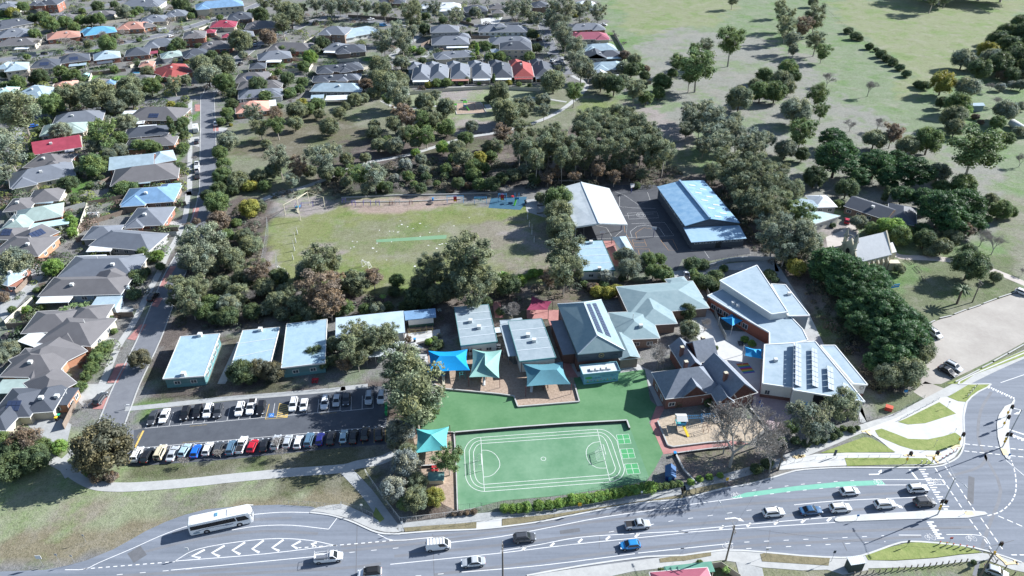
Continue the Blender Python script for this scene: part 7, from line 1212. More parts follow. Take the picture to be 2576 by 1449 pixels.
for y in (-1, 1):
    MB().add([(-h + .35, y * 1.285, 1.75), (h - 3.1, y * 1.285, 1.75), (h - 3.3, y * 1.285, 2.85), (-h + .4, y * 1.285, 2.85)], [(0, 1, 2, 3), (3, 2, 1, 0)]).build('side_window_band', cglass, r_); MB().add([(h - 2.9, y * 1.285, 1.55), (h - .6, y * 1.285, 1.55), (h - 1.2, y * 1.285, 2.8), (h - 3.1, y * 1.285, 2.85)], [(0, 1, 2, 3), (3, 2, 1, 0)]).build('driver_window', cglass, r_)
    st_ = MB(); pts = [(-h + 1.2 + k * .5, y * 1.29, 1.15 + .26 * math.sin(k / 11 * math.pi * .9)) for k in range(14)]
    for a, b_ in zip(pts, pts[1:]): st_.add([a, b_, (b_[0], b_[1], b_[2] + .13), (a[0], a[1], a[2] + .10)], [(0, 1, 2, 3), (3, 2, 1, 0)])
    st_.build('swoosh', mat('coach_navy', (.05, .09, .20)), r_); tm_ = Matrix.Translation((1.6, y * 1.295, 1.3)) @ Matrix.Rotation(0 if y < 0 else math.pi, 4, 'Z') @ Matrix.Rotation(math.pi / 2, 4, 'X'); text_mesh('lettering', 'Dineen', mat('coach_navy', (.05, .09, .20)), .55, tm_, r_)
    MB().box(-h + .7, y * 1.275 - .012, .6, -h + 1.9, y * 1.275 + .012, 1.05).build('engine_grille', mat('grille_grey', (.20, .27, .33)), r_)
    for x in (-h + 3.2, h - 2.7):
        wv = MB().bar((0, -.16, 0), (0, .16, 0), .50, 18).build('wheel', rubber, r_); wv.location = (x, y * 1.14, .50); MB().bar((0, -.17, 0), (0, .17, 0), .29, 12).build('rim', alloy, wv); MB().bar((x, y * .9, .5), (x, y * 1.276, .5), .60, 18).build('wheel_arch', blackp, r_)
    MB().bar((h - .5, y * 1.1, 3.1), (h + .35, y * 1.25, 2.7), .07, 6, .05).build('mirror_arm', wp, r_); MB().box(h - .16, y * .95 - .18, .75, h + .01, y * .95 + .18, .95).build('headlight', hl_m, r_); MB().box(-h - .02, y * 1.0 - .1, .9, -h + .05, y * 1.0 + .1, 1.5).build('taillight', tl_m, r_)
MB().add([(h + .005, -1.02, 1.35), (h + .005, 1.02, 1.35), (h - .10, 1.12, 2.65), (h - .42, 1.0, 3.2), (h - .42, -1.0, 3.2), (h - .10, -1.12, 2.65)], [(0, 1, 2, 3, 4, 5)]).build('windscreen', cglass, r_); MB().box(-.9, -.45, 3.5, -.3, .45, 3.6).build('roof_hatch', mat('hatch_blue', (.10, .25, .38)), r_); MB().box(1.5, -.8, 3.5, 3.8, .8, 3.62).build('roof_unit', wp, r_)
# ================================================================ street furniture, fences, play equipment, sails
def thing(name, s, label, cat, group=None, rz=0, z=0):
    q = P(s)[0] if isinstance(s, str) else s; p = G(*q, z); return empty(name, (p.x, p.y, 0 if z == 0 else z), rz, label, cat, group)
def world(mb, name, m, root, smooth=False): o = mb.build(name, m, root, smooth); o.location = -root.location; return o
galv = mat('galvanised', (.36, .38, .40), rough=.5, metal=.4); timb = mat('pole_timber', (.13, .115, .10), (.20, .18, .16), 2, .9); yb = mat('signal_yellow', (.60, .36, .03)); lamp = mat('lamp_head', (.55, .57, .58))
def top_h(b_, t_):
    B = G(*b_); best = None
    for i in range(10, 200):
        h = i * .1; q = B + Vector((0, 0, h)) - Vector((0, 0, CH)); d = q.dot(_fw); u, v = 1288 + CF * q.x / d, 724.5 - CF * q.dot(_up) / d; e = (u - t_[0]) ** 2 + (v - t_[1]) ** 2
        if best is None or e < best[0]: best = (e, h)
    return B, best[1]
def signal_heads(r_, pos, rz):
    for k, (x, y, z, a) in enumerate(pos):
        h = MB().box(-.30, -.10, -.45, .30, .12, .65).build('signal_head', blackp, r_); h.location = (x, y, z); h.rotation_euler.z = a
        for j in range(3): MB().bar((0, -.10, .42 - j * .32), (0, -.20, .42 - j * .32), .10, 8).build('signal_lens', mat('lens_%d' % j, [(.10, .01, .01), (.12, .07, .01), (.01, .08, .04)][j]), h)
def pole(s, label, kind, grp):
    b_, t_ = P(s)[:2]; B, h = top_h(b_, t_); r_ = empty({'p': 'power_pole', 's': 'traffic_signal', 'l': 'street_lamp', 'm': 'signal_mast', 'g': 'sign_post', 'w': 'sign_post'}[kind], B, 0, label, {'p': 'power pole', 's': 'traffic light', 'l': 'street lamp', 'm': 'traffic light', 'g': 'sign', 'w': 'sign'}[kind], grp); r0 = {'p': .19, 'm': .13, 'l': .09, 's': .07}.get(kind, .035)
    MB().bar((0, 0, 0), (0, 0, h), r0, 8, r0 * .7).build('post', timb if kind == 'p' else galv, r_)
    if kind == 'p':
        for z, w_ in ((h - .5, 1.3), (h - 1.3, .9)): MB().box(-.06, -w_, z - .06, .06, w_, z + .06).build('crossarm', timb, r_)
        for y in (-1.1, -.4, .4, 1.1): MB().bar((0, y, h - .44), (0, y, h - .26), .05, 6).build('insulator', acm, r_)
    if kind == 'm': signal_heads(r_, ((-.45, -.1, 4.2, .3), (.5, 0, 4.0, -.6)), 0); MB().box(-.25, -.12, 1.6, .1, .2, 2.2).build('pedestrian_box', yb, r_); MB().box(-.32, -.15, 2.5, .05, .15, 3.1).build('upper_box', yb, r_)
    if kind == 's': signal_heads(r_, ((-.02, -.2, h - .5, .2), (.38, .05, h - .9, 1.9)), 0); MB().box(-.2, -.16, 1.2, .12, .16, 1.9).build('pedestrian_box', yb, r_)
    return r_, h
def arms(r_, h, ends):
    for u, v, z in ends:
        e = G(u, v, z) - r_.location; MB().bar((0, 0, h - .1), e, .045, 6, .03).build('lamp_arm', galv, r_); d = (e - Vector((0, 0, h))).normalized(); d.z = 0; l_ = MB().bar(e - d * .1, e + d * .75, .13, 8, .09).build('lamp_head', lamp, r_)
r_, h = pole('22 1922,988 2055,705', 'tall signal and lamp mast on the long median island', 'm', 'signal masts'); arms(r_, h, ((P('22 2002,592')[0] + (11.8,)), (P('22 2130,765')[0] + (11.8,))))
r_, h = pole('22 2412,478 2560,190', 'tall signal mast on the right-hand traffic island', 'm', 'signal masts')
for s, l_ in (('22 1682,602 1706,500', 'traffic signal with yellow boxes on the verge before the crossing'), ('22 1880,598 1922,500', 'traffic signal beside the small white bollards, left of the corner'), ('22 2078,452 2118,362', 'traffic signal at the concrete plaza corner'), ('22 2412,330 2462,232', 'traffic signal in the middle of the right-hand island'), ('22 2335,1310 2412,1190', 'traffic signal at the bottom right corner'), ('22 2440,250 2476,150', 'small signal and sign at the top of the right-hand island')): pole(s, l_, 's', 'traffic signals')
for s, l_ in (('22 325,1332 392,1070', 'timber power pole at the driveway below the main road'), ('22 720,652 780,440', 'timber power pole beside the big leafless tree'), ('22 2238,1462 2332,1265', 'timber power pole at the bottom right corner'), ('21 2185,833 2258,672', 'leaning timber pole beside the palm on the church lawn'), ('12 1219,1460 1205,1212', 'pale power pole in front of the dark grey SUV, bottom edge')):
    r_, h = pole(s, l_, 'p', 'power poles')
    if '392,1070' in s: arms(r_, h, (P('22 285,898')[0] + (10.5,),))
for s, l_ in (('00 1545,692 1500,595', 'street lamp at the top junction of the side street'), ('00 1478,830 1480,745', 'street lamp beside the side street footpath'), ('00 1612,920 1606,835', 'street lamp right of the side street'), ('02 948,190 932,158', 'short lamp post at the car park corner'), ('00 1145,90 1150,30', 'street lamp at the top left street')):
    r_, h = pole(s, l_, 'l', 'street lamps'); MB().bar((0, 0, h), (.9, -.2, h + .15), .035, 5).build('lamp_arm', galv, r_); MB().box(.7, -.32, h + .1, 1.4, -.08, h + .22).build('lamp_head', lamp, r_)
blue_s = mat('sign_blue', (.04, .20, .45))
for s, l_, sh, mt in (('02 325,1372 285,1300', 'white arrow board at the bottom-left verge', (1.1, 1.0), white), ('02 1432,1302 1415,1235', 'white keep-left sign at the chevron tip', (.6, .9), white), ('02 452,1348 415,1285', 'grey sign back on the bottom-left verge, right of the arrow board', (.5, .5), galv), ('02 565,1355 535,1292', 'thin marker sign at the bottom-left verge', (.4, .4), galv), ('02 650,1195 636,1132', 'small sign standing in the dry grass slope', (.4, .5), galv),
                 ('12 160,972 150,910', 'round white sign beside the shared path end', (.5, .5), white), ('12 465,1110 462,1042', 'small white sign at the left end of the roadside rail', (.4, .6), white), ('12 1610,1005 1608,950', 'narrow blue-white sign on the roadside verge', (.3, .5), galv), ('12 1795,972 1797,905', 'orange school crossing sign below the strappy hedge', (.75, .9), yb), ('22 325,770 332,712', 'orange warning sign by the bark bed fence', (.6, .9), yb), ('22 1140,555 1118,498', 'dark banner board beside the footpath', (.6, 1.9), slate_c),
                 ('22 1995,180 2005,128', 'small sign on the upper grass triangle', (.4, .4), galv), ('22 2055,360 2068,342', 'thin post on the plaza edge', (.2, .3), galv), ('22 1895,480 1928,425', 'thin marker post in the long grass island', (.2, .3), galv), ('22 1310,1030 1315,985', 'small blue sign on the median tip', (.5, .5), blue_s), ('22 1688,1228 1692,1178', 'tall grey sign on the lower grass island', (.45, 1.0), slate_c), ('22 1120,1340 1152,1262', 'bus stop sign beside the shelter', (.5, .8), slate_c), ('22 622,1305 642,1245', 'round sign back on the lower left grass strip', (.5, .5), galv),
                 ('22 2452,560 2462,525', 'blue keep-left sign at the island tip', (.5, .6), blue_s), ('22 1672,88 1690,50', 'blue street sign by the cypress shade', (.9, .8), blue_s), ('12 2262,855 2265,812', 'small white sign at the right end of the strappy hedge', (.4, .6), white), ('22 2125,985 2132,955', 'small post at the right of the median', (.15, .3), galv), ('22 2000,1220 2030,1160', 'triangular red-edged sign on the lower grass island', (.6, .5), mat('sign_red', (.5, .06, .04))), ('22 1775,30 1795,-10', 'white sign at the gravel track gate', (.6, .6), white)):
    r_, h = pole(s, l_, 'g', 'road signs'); MB().box(-sh[0] / 2, -.05, h - sh[1] * .7, sh[0] / 2, .0, h + sh[1] * .3).build('sign_panel', mt, r_)
# church notice board
r_ = thing('notice_board', '21 1595,740', 'blue church notice board standing on the lawn', 'notice board', rz=.25); MB().box(-1.4, -.05, .9, 1.4, .05, 2.1).build('board', mat('board_blue', (.05, .28, .60)), r_)
for x in (-1.2, 1.2): MB().box(x - .06, -.05, 0, x + .06, .05, .9).build('leg', white, r_)
MB().box(-1.1, -.07, 1.55, 1.1, -.055, 1.75).build('lettering_band', white, r_)
# wires
wr_ = MB()
def pt(s, z): return G(*P(s)[0], z)
for a, b_ in ((('12 1205,1215', 10), ('22 388,1075', 9.8)), (('12 1205,1240', 9.4), ('22 392,1095', 9.2)), (('22 388,1075', 9.8), ('22 2332,1268', 8.5)), (('22 388,1075', 9.6), ('22 778,445', 7.5))):
    p, q = pt(*a), pt(*b_); pv = p
    for k in range(1, 13): t = k / 12; n_ = p.lerp(q, t) - Vector((0, 0, 3.2 * t * (1 - t))); wr_.bar(pv, n_, .014, 3); pv = n_
p0 = G(*P('22 388,1075')[0], 9.8); r_ = empty('overhead_wires', p0, 0, 'overhead wires strung between the timber poles along the main road', 'wires'); world(wr_, 'wire', blackp, r_)
# bollards
def bollards(s, n_, label, h, r, m, cap=None, grp=None):
    a, b_ = W(s)[:2]; nm = 'bollard'; proto = None
    for k in range(n_):
        p = a.lerp(b_, k / max(1, n_ - 1))
        if proto is None: proto = o = empty(nm, p, 0); MB().bar((0, 0, 0), (0, 0, h), r, 8).build('post', m, o); MB().bar((0, 0, h), (0, 0, h + .12), r * 1.3, 8).build('cap', cap or m, o)
        else: o = copy_tree(proto); o.location = p
        tag(o, '%s, %s from the left of %d' % (label, ORD[k], n_), 'bollard', grp or label)
bollards('22 1290,1445 2140,1345', 19, 'dark timber bollard along the lower footpath', .95, .10, timb); bollards('22 1935,1212 2185,1250', 6, 'white-topped bollard on the lower grass island', .9, .11, mat('bollard_white', (.55, .54, .52)), mat('bollard_red', (.35, .08, .06)))
bollards('22 1950,578 2062,512', 5, 'red and white bollard at the crossing corner', .95, .10, mat('bollard_white', (.55, .54, .52)), mat('bollard_red', (.35, .08, .06))); bollards('22 1798,602 1875,602', 3, 'white bollard left of the traffic signal', .9, .10, mat('bollard_white', (.55, .54, .52))); bollards('22 2150,100 2215,22', 5, 'white bollard on the upper yellow-green verge', .9, .10, mat('bollard_white', (.55, .54, .52)))
bollards('22 2365,1350 2500,1440', 3, 'dark bollard at the bottom right corner', .95, .1, timb)
# bus shelter
rp_ = R3('22 1272,1368 1390,1350 1350,1290 1236,1305', (2.6, 2.6, 2.75, 2.75)); bs = Bld('bus_shelter', 'bus shelter with ribbed pale roof and dark walls, bottom right', 'bus shelter', sum(rp_, Vector()) / 4); bs.put(face_roof(rp_, [(0, 1, 2, 3)], .1), 'roof', mat('shelter_roof', (.20, .23, .26), (.68, .72, .75), .2, .5, mode='rib')); q = inset(rp_, .25); wl = MB()
for a, b_ in ((0, 1), (0, 3), (1, 2)): wl.beam(Vector((q[a].x, q[a].y, 2.5)), Vector((q[b_].x, q[b_].y, 2.5)), .08, 2.5)
bs.put(wl, 'wall', mat('shelter_wall', (.05, .07, .065))); c = (q[0] + q[1]) / 2; s_ = MB(); s_.beam(q[0].lerp(q[3], .3) + Vector((0, 0, .48)), q[1].lerp(q[2], .3) + Vector((0, 0, .48)), .4, .06); bs.put(s_, 'bench_seat', timb)
# fences with posts and a wire panel
def mesh_fence(s, h, label, m, step=2.6, cat='fence', rails=(1.0,), mesh_=True, r=.035, name='wire_fence', rr_=.022):
    pts = W(s, 0); r_ = empty(name, pts[0], 0, label, cat); L = 0; ra = MB()
    for a, b_ in zip(pts, pts[1:]):
        n_ = max(1, round((b_ - a).length / step))
        for k in range(n_ + (b_ is pts[-1])):
            q = a.lerp(b_, k / n_); o = MB().bar((0, 0, 0), (0, 0, h), r, 6).build('post', m) if 'pp' not in r_ else None; link_ = o; o.parent = r_; o.location = q - r_.location
        for f in rails: ra.bar(a + Vector((0, 0, h * f)), b_ + Vector((0, 0, h * f)), rr_, 4)
        if mesh_:
            d = (b_ - a); k_ = int(d.length / .45)
            for k in range(k_): q = a.lerp(b_, k / k_); ra.bar(q, q + Vector((0, 0, h)), .008, 3)
            for f in (.25, .5, .75): ra.bar(a + Vector((0, 0, h * f)), b_ + Vector((0, 0, h * f)), .008, 3)
    world(ra, 'mesh_panel' if mesh_ else 'rail', m, r_); return r_
dkf = mat('fence_dark', (.06, .07, .075)); grf = mat('fence_green', (.06, .14, .10))
mesh_fence('12 885,958 1055,940 1062,945 1180,938 1222,930 1380,920 1575,895 1670,875 1960,820 2155,780 2300,750', 1.9, 'dark mesh fence along the road side of the green pitch', dkf); mesh_fence('22 0,810 80,790 300,725 560,650 730,600', .95, 'low dark rail fence beside the bark bed footpath', dkf, mesh_=False, rails=(1, .5), name='rail_fence')
mesh_fence('12 455,1112 600,1095 740,1078 980,1052 1140,1022 1390,1000 1600,970 1900,925 2130,882 2420,835 2576,800', .95, 'long low pipe rail between footpath and main road', galv, 3.0, mesh_=False, rails=(1,), name='rail_fence'); mesh_fence('22 780,605 900,580 1000,568 1240,560 1640,555', 1.0, 'low rail at the back of the slip-lane footpath', galv, 2.4, mesh_=False, name='rail_fence')
mesh_fence('22 760,585 930,490 1070,420 1280,325 1400,285 1470,255 1590,235', 1.7, 'dark fence along the front of the modern white wing', dkf, 3.2); mesh_fence('22 1600,235 1820,110', 1.2, 'green mesh fence beside the cypress shade', grf, 2.4); mesh_fence('22 1640,275 1930,120', 1.0, 'grey mesh rail beside the upper footpath', galv, 2.4)
mesh_fence('12 180,665 200,700 310,860 440,1030 460,1035 880,985 1060,950', 1.1, 'pale low fence around the silvery trees corner', white_m, 2.6, name='picket_fence', rr_=.04); mesh_fence('02 2180,905 2330,910 2576,935 12 0,910 150,955 240,1000', 1.0, 'pipe rail at the slip lane end', galv, 2.0)
mesh_fence('01 2025,260 2025,330 2010,450 1990,560 1975,700', 3.6, 'tall white net fence at the left end of the oval', galv, 4.5, rr_=.03); mesh_fence('01 2095,530 2090,600', 3.2, 'narrow white net behind the lower oval goal', galv, 1.5)
mesh_fence('11 290,700 450,715 560,672', 1.6, 'wire fence at the south edge of the oval', dkf, 2.8); mesh_fence('11 1180,612 1340,600 1540,592', 1.6, 'green fence at the lower right edge of the oval', grf, 3); mesh_fence('01 1655,1145 1810,1095', 1.8, 'dark gate fence between the first two classrooms', dkf, 2); mesh_fence('10 1095,1215 1240,1220 1420,1230', 1.6, 'wire fence in the dark wood above the oval playground', galv, 3)
mesh_fence('02 1215,120 1240,100 1400,80 1640,98 2200,60 2576,30 12 0,25', 1.5, 'dark mesh fence behind the top row of parked cars', dkf, 3.5); mesh_fence('11 2040,-20 2400,-20', 3.2, 'tall dark fence at the back of the asphalt court', dkf, 4); mesh_fence('21 200,545 340,500 480,490 690,495', 1.3, 'fence above the curved concrete wall by the gymnasium', dkf, 3)
mesh_fence('20 1095,85 1180,165 1350,285 1480,385 1640,500 1770,610', 1.1, 'old paddock fence running down the hill', timb, 5, mesh_=False, rails=(.95, .5), name='paddock_fence'); mesh_fence('21 2380,590 2480,600 2576,640', 1.1, 'fence posts at the right edge behind the gravel track', timb, 4, mesh_=False, name='paddock_fence')
def low_wall(s, h, w_, label, m, name='retaining_wall', cat='wall', group=None):
    pts = W(s, h); mb = MB(); [mb.beam(a, b_, w_, h) for a, b_ in zip(pts, pts[1:])]; r_ = empty(name, pts[0].xy.to_3d(), 0, label, cat, group); world(mb, 'wall_face', m, r_); cp_ = MB(); [cp_.beam(a + Vector((0, 0, .05)), b_ + Vector((0, 0, .05)), w_ + .06, .046) for a, b_ in zip(pts, pts[1:])]; world(cp_, 'coping', conc, r_); return r_
dsl = mat('sleeper_dark', (.05, .045, .045), (.09, .08, .08), 1.5, .9); psl = mat('sleeper_pale', (.38, .34, .29), (.46, .42, .37), 1.5, .9)
low_wall('12 858,362 1300,325 1700,296 2155,272 2176,330', .75, .3, 'dark block retaining wall across the top of the pitch', dsl); low_wall('12 850,362 866,600 878,958', .35, .2, 'low wall between the pitch and the bark garden', psl)
low_wall('12 702,0 782,34 1190,72 1302,88 1332,168 1797,130 1760,0', .4, .25, 'sleeper edging around the shaded bark playground', psl, 'sleeper_edging', 'edging'); low_wall('cd 140,268 330,720 430,755 1100,670 1500,640', .4, .25, 'sleeper edging of the right-hand playground', psl, 'sleeper_edging', 'edging')
low_wall('cd 510,870 1100,790 1550,750', .5, .2, 'dark edging at the top of the bark bed', dsl, 'sleeper_edging', 'edging'); low_wall('cd 490,900 640,1190 870,1431', .5, .3, 'pale edging at the left of the bark bed', psl, 'sleeper_edging', 'edging'); low_wall('11 0,40 400,22 800,15 1180,0', .45, .3, 'long sleeper wall behind the oval playground', psl, 'sleeper_edging', 'edging')
low_wall('11 0,75 180,72 500,70 900,50', .3, .25, 'second sleeper step behind the oval playground', psl, 'sleeper_edging', 'edging'); low_wall('21 200,548 350,500 500,488 700,492', 1.3, .4, 'curved concrete retaining wall below the gymnasium', conc_g); low_wall('12 530,360 845,362', .4, .2, 'edging behind the teal sail', dsl, 'sleeper_edging', 'edging'); low_wall('12 605,615 690,610 780,605', .6, .25, 'dark sleeper step below the teal sail', dsl, 'sleeper_edging', 'edging')
low_wall('11 1475,95 1535,95 1535,152 1478,155 1475,95', .5, .15, 'timber planter box by the oval corner', timb, 'planter_box', 'planter'); low_wall('22 512,180 560,230 620,310 655,350', .3, .5, 'mossy edging beside the pink paving', mat('moss', (.20, .21, .04), (.26, .27, .06), 1, .9), 'mossy_kerb', 'edging')
low_wall('10 850,775 1050,768 1095,850 870,862 850,775', .2, .25, 'pale edging around the park playground', conc_w, 'playground_edging', 'edging'); low_wall('10 1560,1362 1850,1358 1900,1362', .4, .25, 'sleeper edging behind the covered court', psl, 'sleeper_edging', 'edging')
for k, s in enumerate(('21 1846,996 1905,968', '21 1940,950 2030,930', '21 2050,920 2140,885', '21 2160,880 2250,850', '21 2270,840 2370,802', '21 2385,795 2480,765', '21 2490,760 2576,738', '21 2060,1430 2240,1340', '21 2260,1325 2340,1285', '21 2350,1275 2450,1220', '21 2460,1215 2576,1150')): low_wall(s, .35, .28, 'log barrier %s the gravel car park, %s from the left' % ('along the upper edge of' if k < 7 else 'along the road side of', ORD[k if k < 7 else k - 7]), timb, 'log_barrier', 'log barrier', 'log barriers around the gravel car park')
for k, s in enumerate(('21 1675,515 1725,550', '21 1745,570 1785,612', '21 1800,640 1815,680')):
    a, b_ = W(s); r_ = empty('timber_hurdle', a, 0, '%s of the three dark timber rails on the church lawn' % ('upper', 'middle', 'lower')[k].replace('upper', 'upper one').replace('middle', 'middle one').replace('lower', 'lower one'), 'timber rail', 'timber rails on the church lawn'); m = MB()
    for o_ in (Vector((0, 0, 0)), Vector((.9, .3, 0))): m.bar(a + o_ + Vector((0, 0, .5)), b_ + o_ + Vector((0, 0, .5)), .08, 5)
    world(m, 'rail', timb, r_)
    for p in (a, b_, a + Vector((.9, .3, 0)), b_ + Vector((.9, .3, 0))): world(MB().bar(p, p + Vector((0, 0, .5)), .07, 5), 'leg', timb, r_)
# shade sails
def sail(label, s, ridge, m, zc, zr, pm, group='shade sails', nm='shade_sail'):
    c4 = W(s, zc); rd = W(ridge, zr); r_ = empty(nm, (sum(c4, Vector()) / 4).xy.to_3d(), 0, label, 'shade sail', group); cen = sum(c4, Vector()) / 4; N = 10; mb = MB(); rg = rd if len(rd) == 2 else [rd[0], rd[0]]
    def edge(a, b_, t): p = a.lerp(b_, t); return p.lerp(Vector((cen.x, cen.y, p.z)), .22 * 4 * t * (1 - t) * .5) - Vector((0, 0, .25 * 4 * t * (1 - t)))
    quads = [((c4[0], c4[1]), (rg[0], rg[1])), ((c4[1], c4[2]), (rg[1], rg[1])), ((c4[2], c4[3]), (rg[1], rg[0])), ((c4[3], c4[0]), (rg[0], rg[0]))]
    for (a, b_), (ra, rb) in quads:
        vs = []
        for i in range(N + 1):
            e_ = edge(a, b_, i / N); t = ra.lerp(rb, i / N)
            for j in range(6): f = j / 5; p = e_.lerp(t, f); p.z -= .35 * 4 * f * (1 - f) * .4; vs.append(p)
        mb.add(vs, [(i * 6 + j, (i + 1) * 6 + j, (i + 1) * 6 + j + 1, i * 6 + j + 1) for i in range(N) for j in range(5)])
    world(mb, 'cloth', m, r_, True)
    for c in c4: d = (Vector((c.x, c.y, 0)) - Vector((cen.x, cen.y, 0))).normalized() * .25; world(MB().bar((c.x + d.x, c.y + d.y, 0), (c.x + d.x, c.y + d.y, c.z + .25), .075, 6), 'post', pm, r_)
def cloth(k, c): m = mat(k, c, tuple(min(1, x * 1.18) for x in c), 1.2, .75); return m
bpost = mat('post_maroon', (.12, .04, .045)); 
sail('bright blue shade sail over the bark playground', '11 648,1362 970,1345 952,1185 655,1198', '11 742,1238 862,1238', cloth('sail_blue', (.0, .24, .56)), 3.0, 4.6, bpost); sail('pale green shade sail between the bright blue and the teal ones', '11 965,1398 1192,1405 1210,1190 988,1185', '11 1085,1218 1085,1305', cloth('sail_green', (.20, .37, .34)), 3.0, 4.6, bpost)
sail('dusty teal shade sail in front of the green-edged classroom', '11 1398,1467 1730,1450 1672,1280 1365,1292', '11 1505,1345 1625,1340', cloth('sail_teal', (.085, .22, .27)), 3.2, 4.8, bpost); sail('turquoise shade sail left of the pitch', '12 553,523 802,498 812,320 565,338', '12 680,382', cloth('sail_turquoise', (.09, .38, .40)), 3.2, 4.9, bpost)
sail('maroon shade sail above the red paving', '11 1400,890 1558,888 1590,825 1438,785', '11 1490,845', cloth('sail_maroon', (.20, .03, .07)), 3.2, 3.1, dark); sail('small blue shade sail beside the long terracotta wall', '21 375,1010 460,968 375,916 285,950', '21 375,950', cloth('sail_blue2', (.02, .27, .55)), 3.0, 3.9, white_m); sail('small blue shade sail above the rainbow mural', '21 470,1233 600,1258 606,1183 468,1166', '21 535,1190', cloth('sail_blue2', (.02, .27, .55)), 3.0, 4.0, white_m)
# goals
def goal(s, label, w_m, hh_, dz, grp, m=white, r=.06):
    a, b_ = W(s)[:2]; ux = (b_ - a).normalized(); nn = Vector((-ux.y, ux.x, 0)) * dz; r_ = empty('football_goal', a, 0, label, 'goal', grp); f = MB(); U = Vector((0, 0, hh_)); f.bar(a, a + U, r, 6); f.bar(b_, b_ + U, r, 6); f.bar(a + U, b_ + U, r, 6); world(f, 'frame', m, r_); g_ = MB()
    for p in (a, b_): g_.bar(p + U, p + nn * .4 + U, r * .6, 5); g_.bar(p + nn * .4 + U, p + nn, r * .6, 5); g_.bar(p, p + nn, r * .6, 5)
    g_.bar(a + nn, b_ + nn, r * .6, 5); world(g_, 'back_frame', m, r_); n_ = MB()
    for i in range(17): t = i / 16; n_.bar(a.lerp(b_, t) + U + nn * .4, a.lerp(b_, t) + nn, .009, 3)
    for i in range(1, 7): t = i / 7; n_.bar((a + nn * .4 + U).lerp(a + nn, t), (b_ + nn * .4 + U).lerp(b_ + nn, t), .009, 3)
    world(n_, 'net', white, r_)
goal('12 1062,655 1056,575', 'small football goal at the left end of the green pitch', 3, 2.0, 1.8, 'football goals'); goal('12 1972,505 1990,578', 'small football goal at the right end of the green pitch', 3, 2.0, -1.8, 'football goals'); goal('11 158,565 205,582', 'white football goal on the lower edge of the oval', 3, 2.4, 1.6, 'football goals', r=.09); goal('01 2100,612 2145,632', 'white football goal at the lower left corner of the oval', 3, 2.4, 1.6, 'football goals', r=.09)
for k, s in enumerate(('01 2245,318 2237,265', '01 2233,383 2220,300', '01 2223,445 2212,363', '01 2213,512 2204,455', '11 1406,205 1402,150', '11 1419,262 1417,215', '11 1438,320 1438,240', '11 1455,380 1455,330')):
    b_, t_ = P(s); B, h = top_h(b_, t_); r_ = empty('goal_post', B, 0, 'white goal post at the %s end of the oval, %s from the top' % ('left' if k < 4 else 'right', ORD[k % 4]), 'goal post', 'tall goal posts on the oval'); MB().bar((0, 0, 0), (0, 0, h), .07, 8, .05).build('pole', white, r_); MB().bar((0, 0, .02), (0, 0, 1.6), .17, 8).build('padding', acm, r_)
# play equipment
purple = mat('play_purple', (.12, .10, .32)); skyb = mat('play_blue', (.05, .25, .50)); tealp = mat('play_teal', (.06, .32, .34)); redm = mat('play_red', (.42, .03, .04)); greenm = mat('play_green', (.10, .42, .06)); yelm = mat('play_yellow', (.70, .50, .03)); rope = mat('rope', (.20, .18, .16)); creamp = mat('play_cream', (.60, .55, .42))
def bars(s, label, w_, h, m, extra=None, cat='play equipment', grp='play equipment along the top of the oval', rz=.05):
    r_ = thing('climbing_frame', s, label, cat, grp, rz); 
    for x in (-w_ / 2, w_ / 2):
        for y in (-.5, .5): MB().bar((x, y, 0), (x, y, h), .06, 6).build('post', m, r_)
    t = MB()
    for y in (-.5, .5): t.bar((-w_ / 2, y, h), (w_ / 2, y, h), .05, 6)
    world_ = t; n_ = max(2, int(w_ / .5))
    for k in range(n_ + 1): x = -w_ / 2 + w_ * k / n_; t.bar((x, -.5, h), (x, .5, h), .03, 5)
    t.build('ladder_bars', m, r_)
    if extra == 'net':
        n_ = MB()
        for k in range(8): n_.bar((-w_ / 2 + w_ * k / 7, 0, .3), (-w_ / 2 + w_ * (7 - k) / 7, 0, h), .03, 4)
        n_.build('climbing_net', tealp, r_)
    if extra == 'panel': MB().box(-.6, -.06, .5, .6, .06, h).build('play_panel', redm, r_); MB().bar((0, -.10, .9), (0, -.16, .9), .35, 10).build('play_disc', yelm, r_)
    return r_
bars('11 22,85', 'leftmost purple frame of the oval playground', 1.2, 1.7, purple); bars('11 95,100', 'second purple frame of the oval playground', 1.2, 1.9, purple); bars('11 195,100', 'long purple monkey bars of the oval playground', 2.6, 2.0, purple); bars('11 275,100', 'purple bars right of the long monkey bars', 1.3, 1.9, purple); bars('11 375,92', 'dull purple low bars of the oval playground', 1.0, 1.2, bpost); bars('11 425,90', 'pair of tall rails in the oval playground', 1.6, 1.6, galv); bars('11 525,92', 'brown arch frame of the oval playground', 1.0, 1.4, bpost)
bars('11 860,80', 'blue frame with red and yellow panel on the oval playground', 6.0, 2.7, skyb, 'panel'); bars('11 1050,85', 'blue rope climbing frame on the oval playground', 4.5, 2.4, skyb, 'net'); bars('11 1215,70', 'blue and green frame left of the play tower', 3.0, 3.0, skyb, 'panel')
r_ = thing('basket_spinner', '11 672,90', 'dark round spinner on a pole in the oval playground', 'play equipment', 'play equipment along the top of the oval'); MB().bar((0, 0, 0), (0, 0, 2.2), .06, 6).build('post', bpost, r_); MB().bar((0, 0, .35), (0, 0, .42), 1.1, 16).build('dish', dsl, r_)
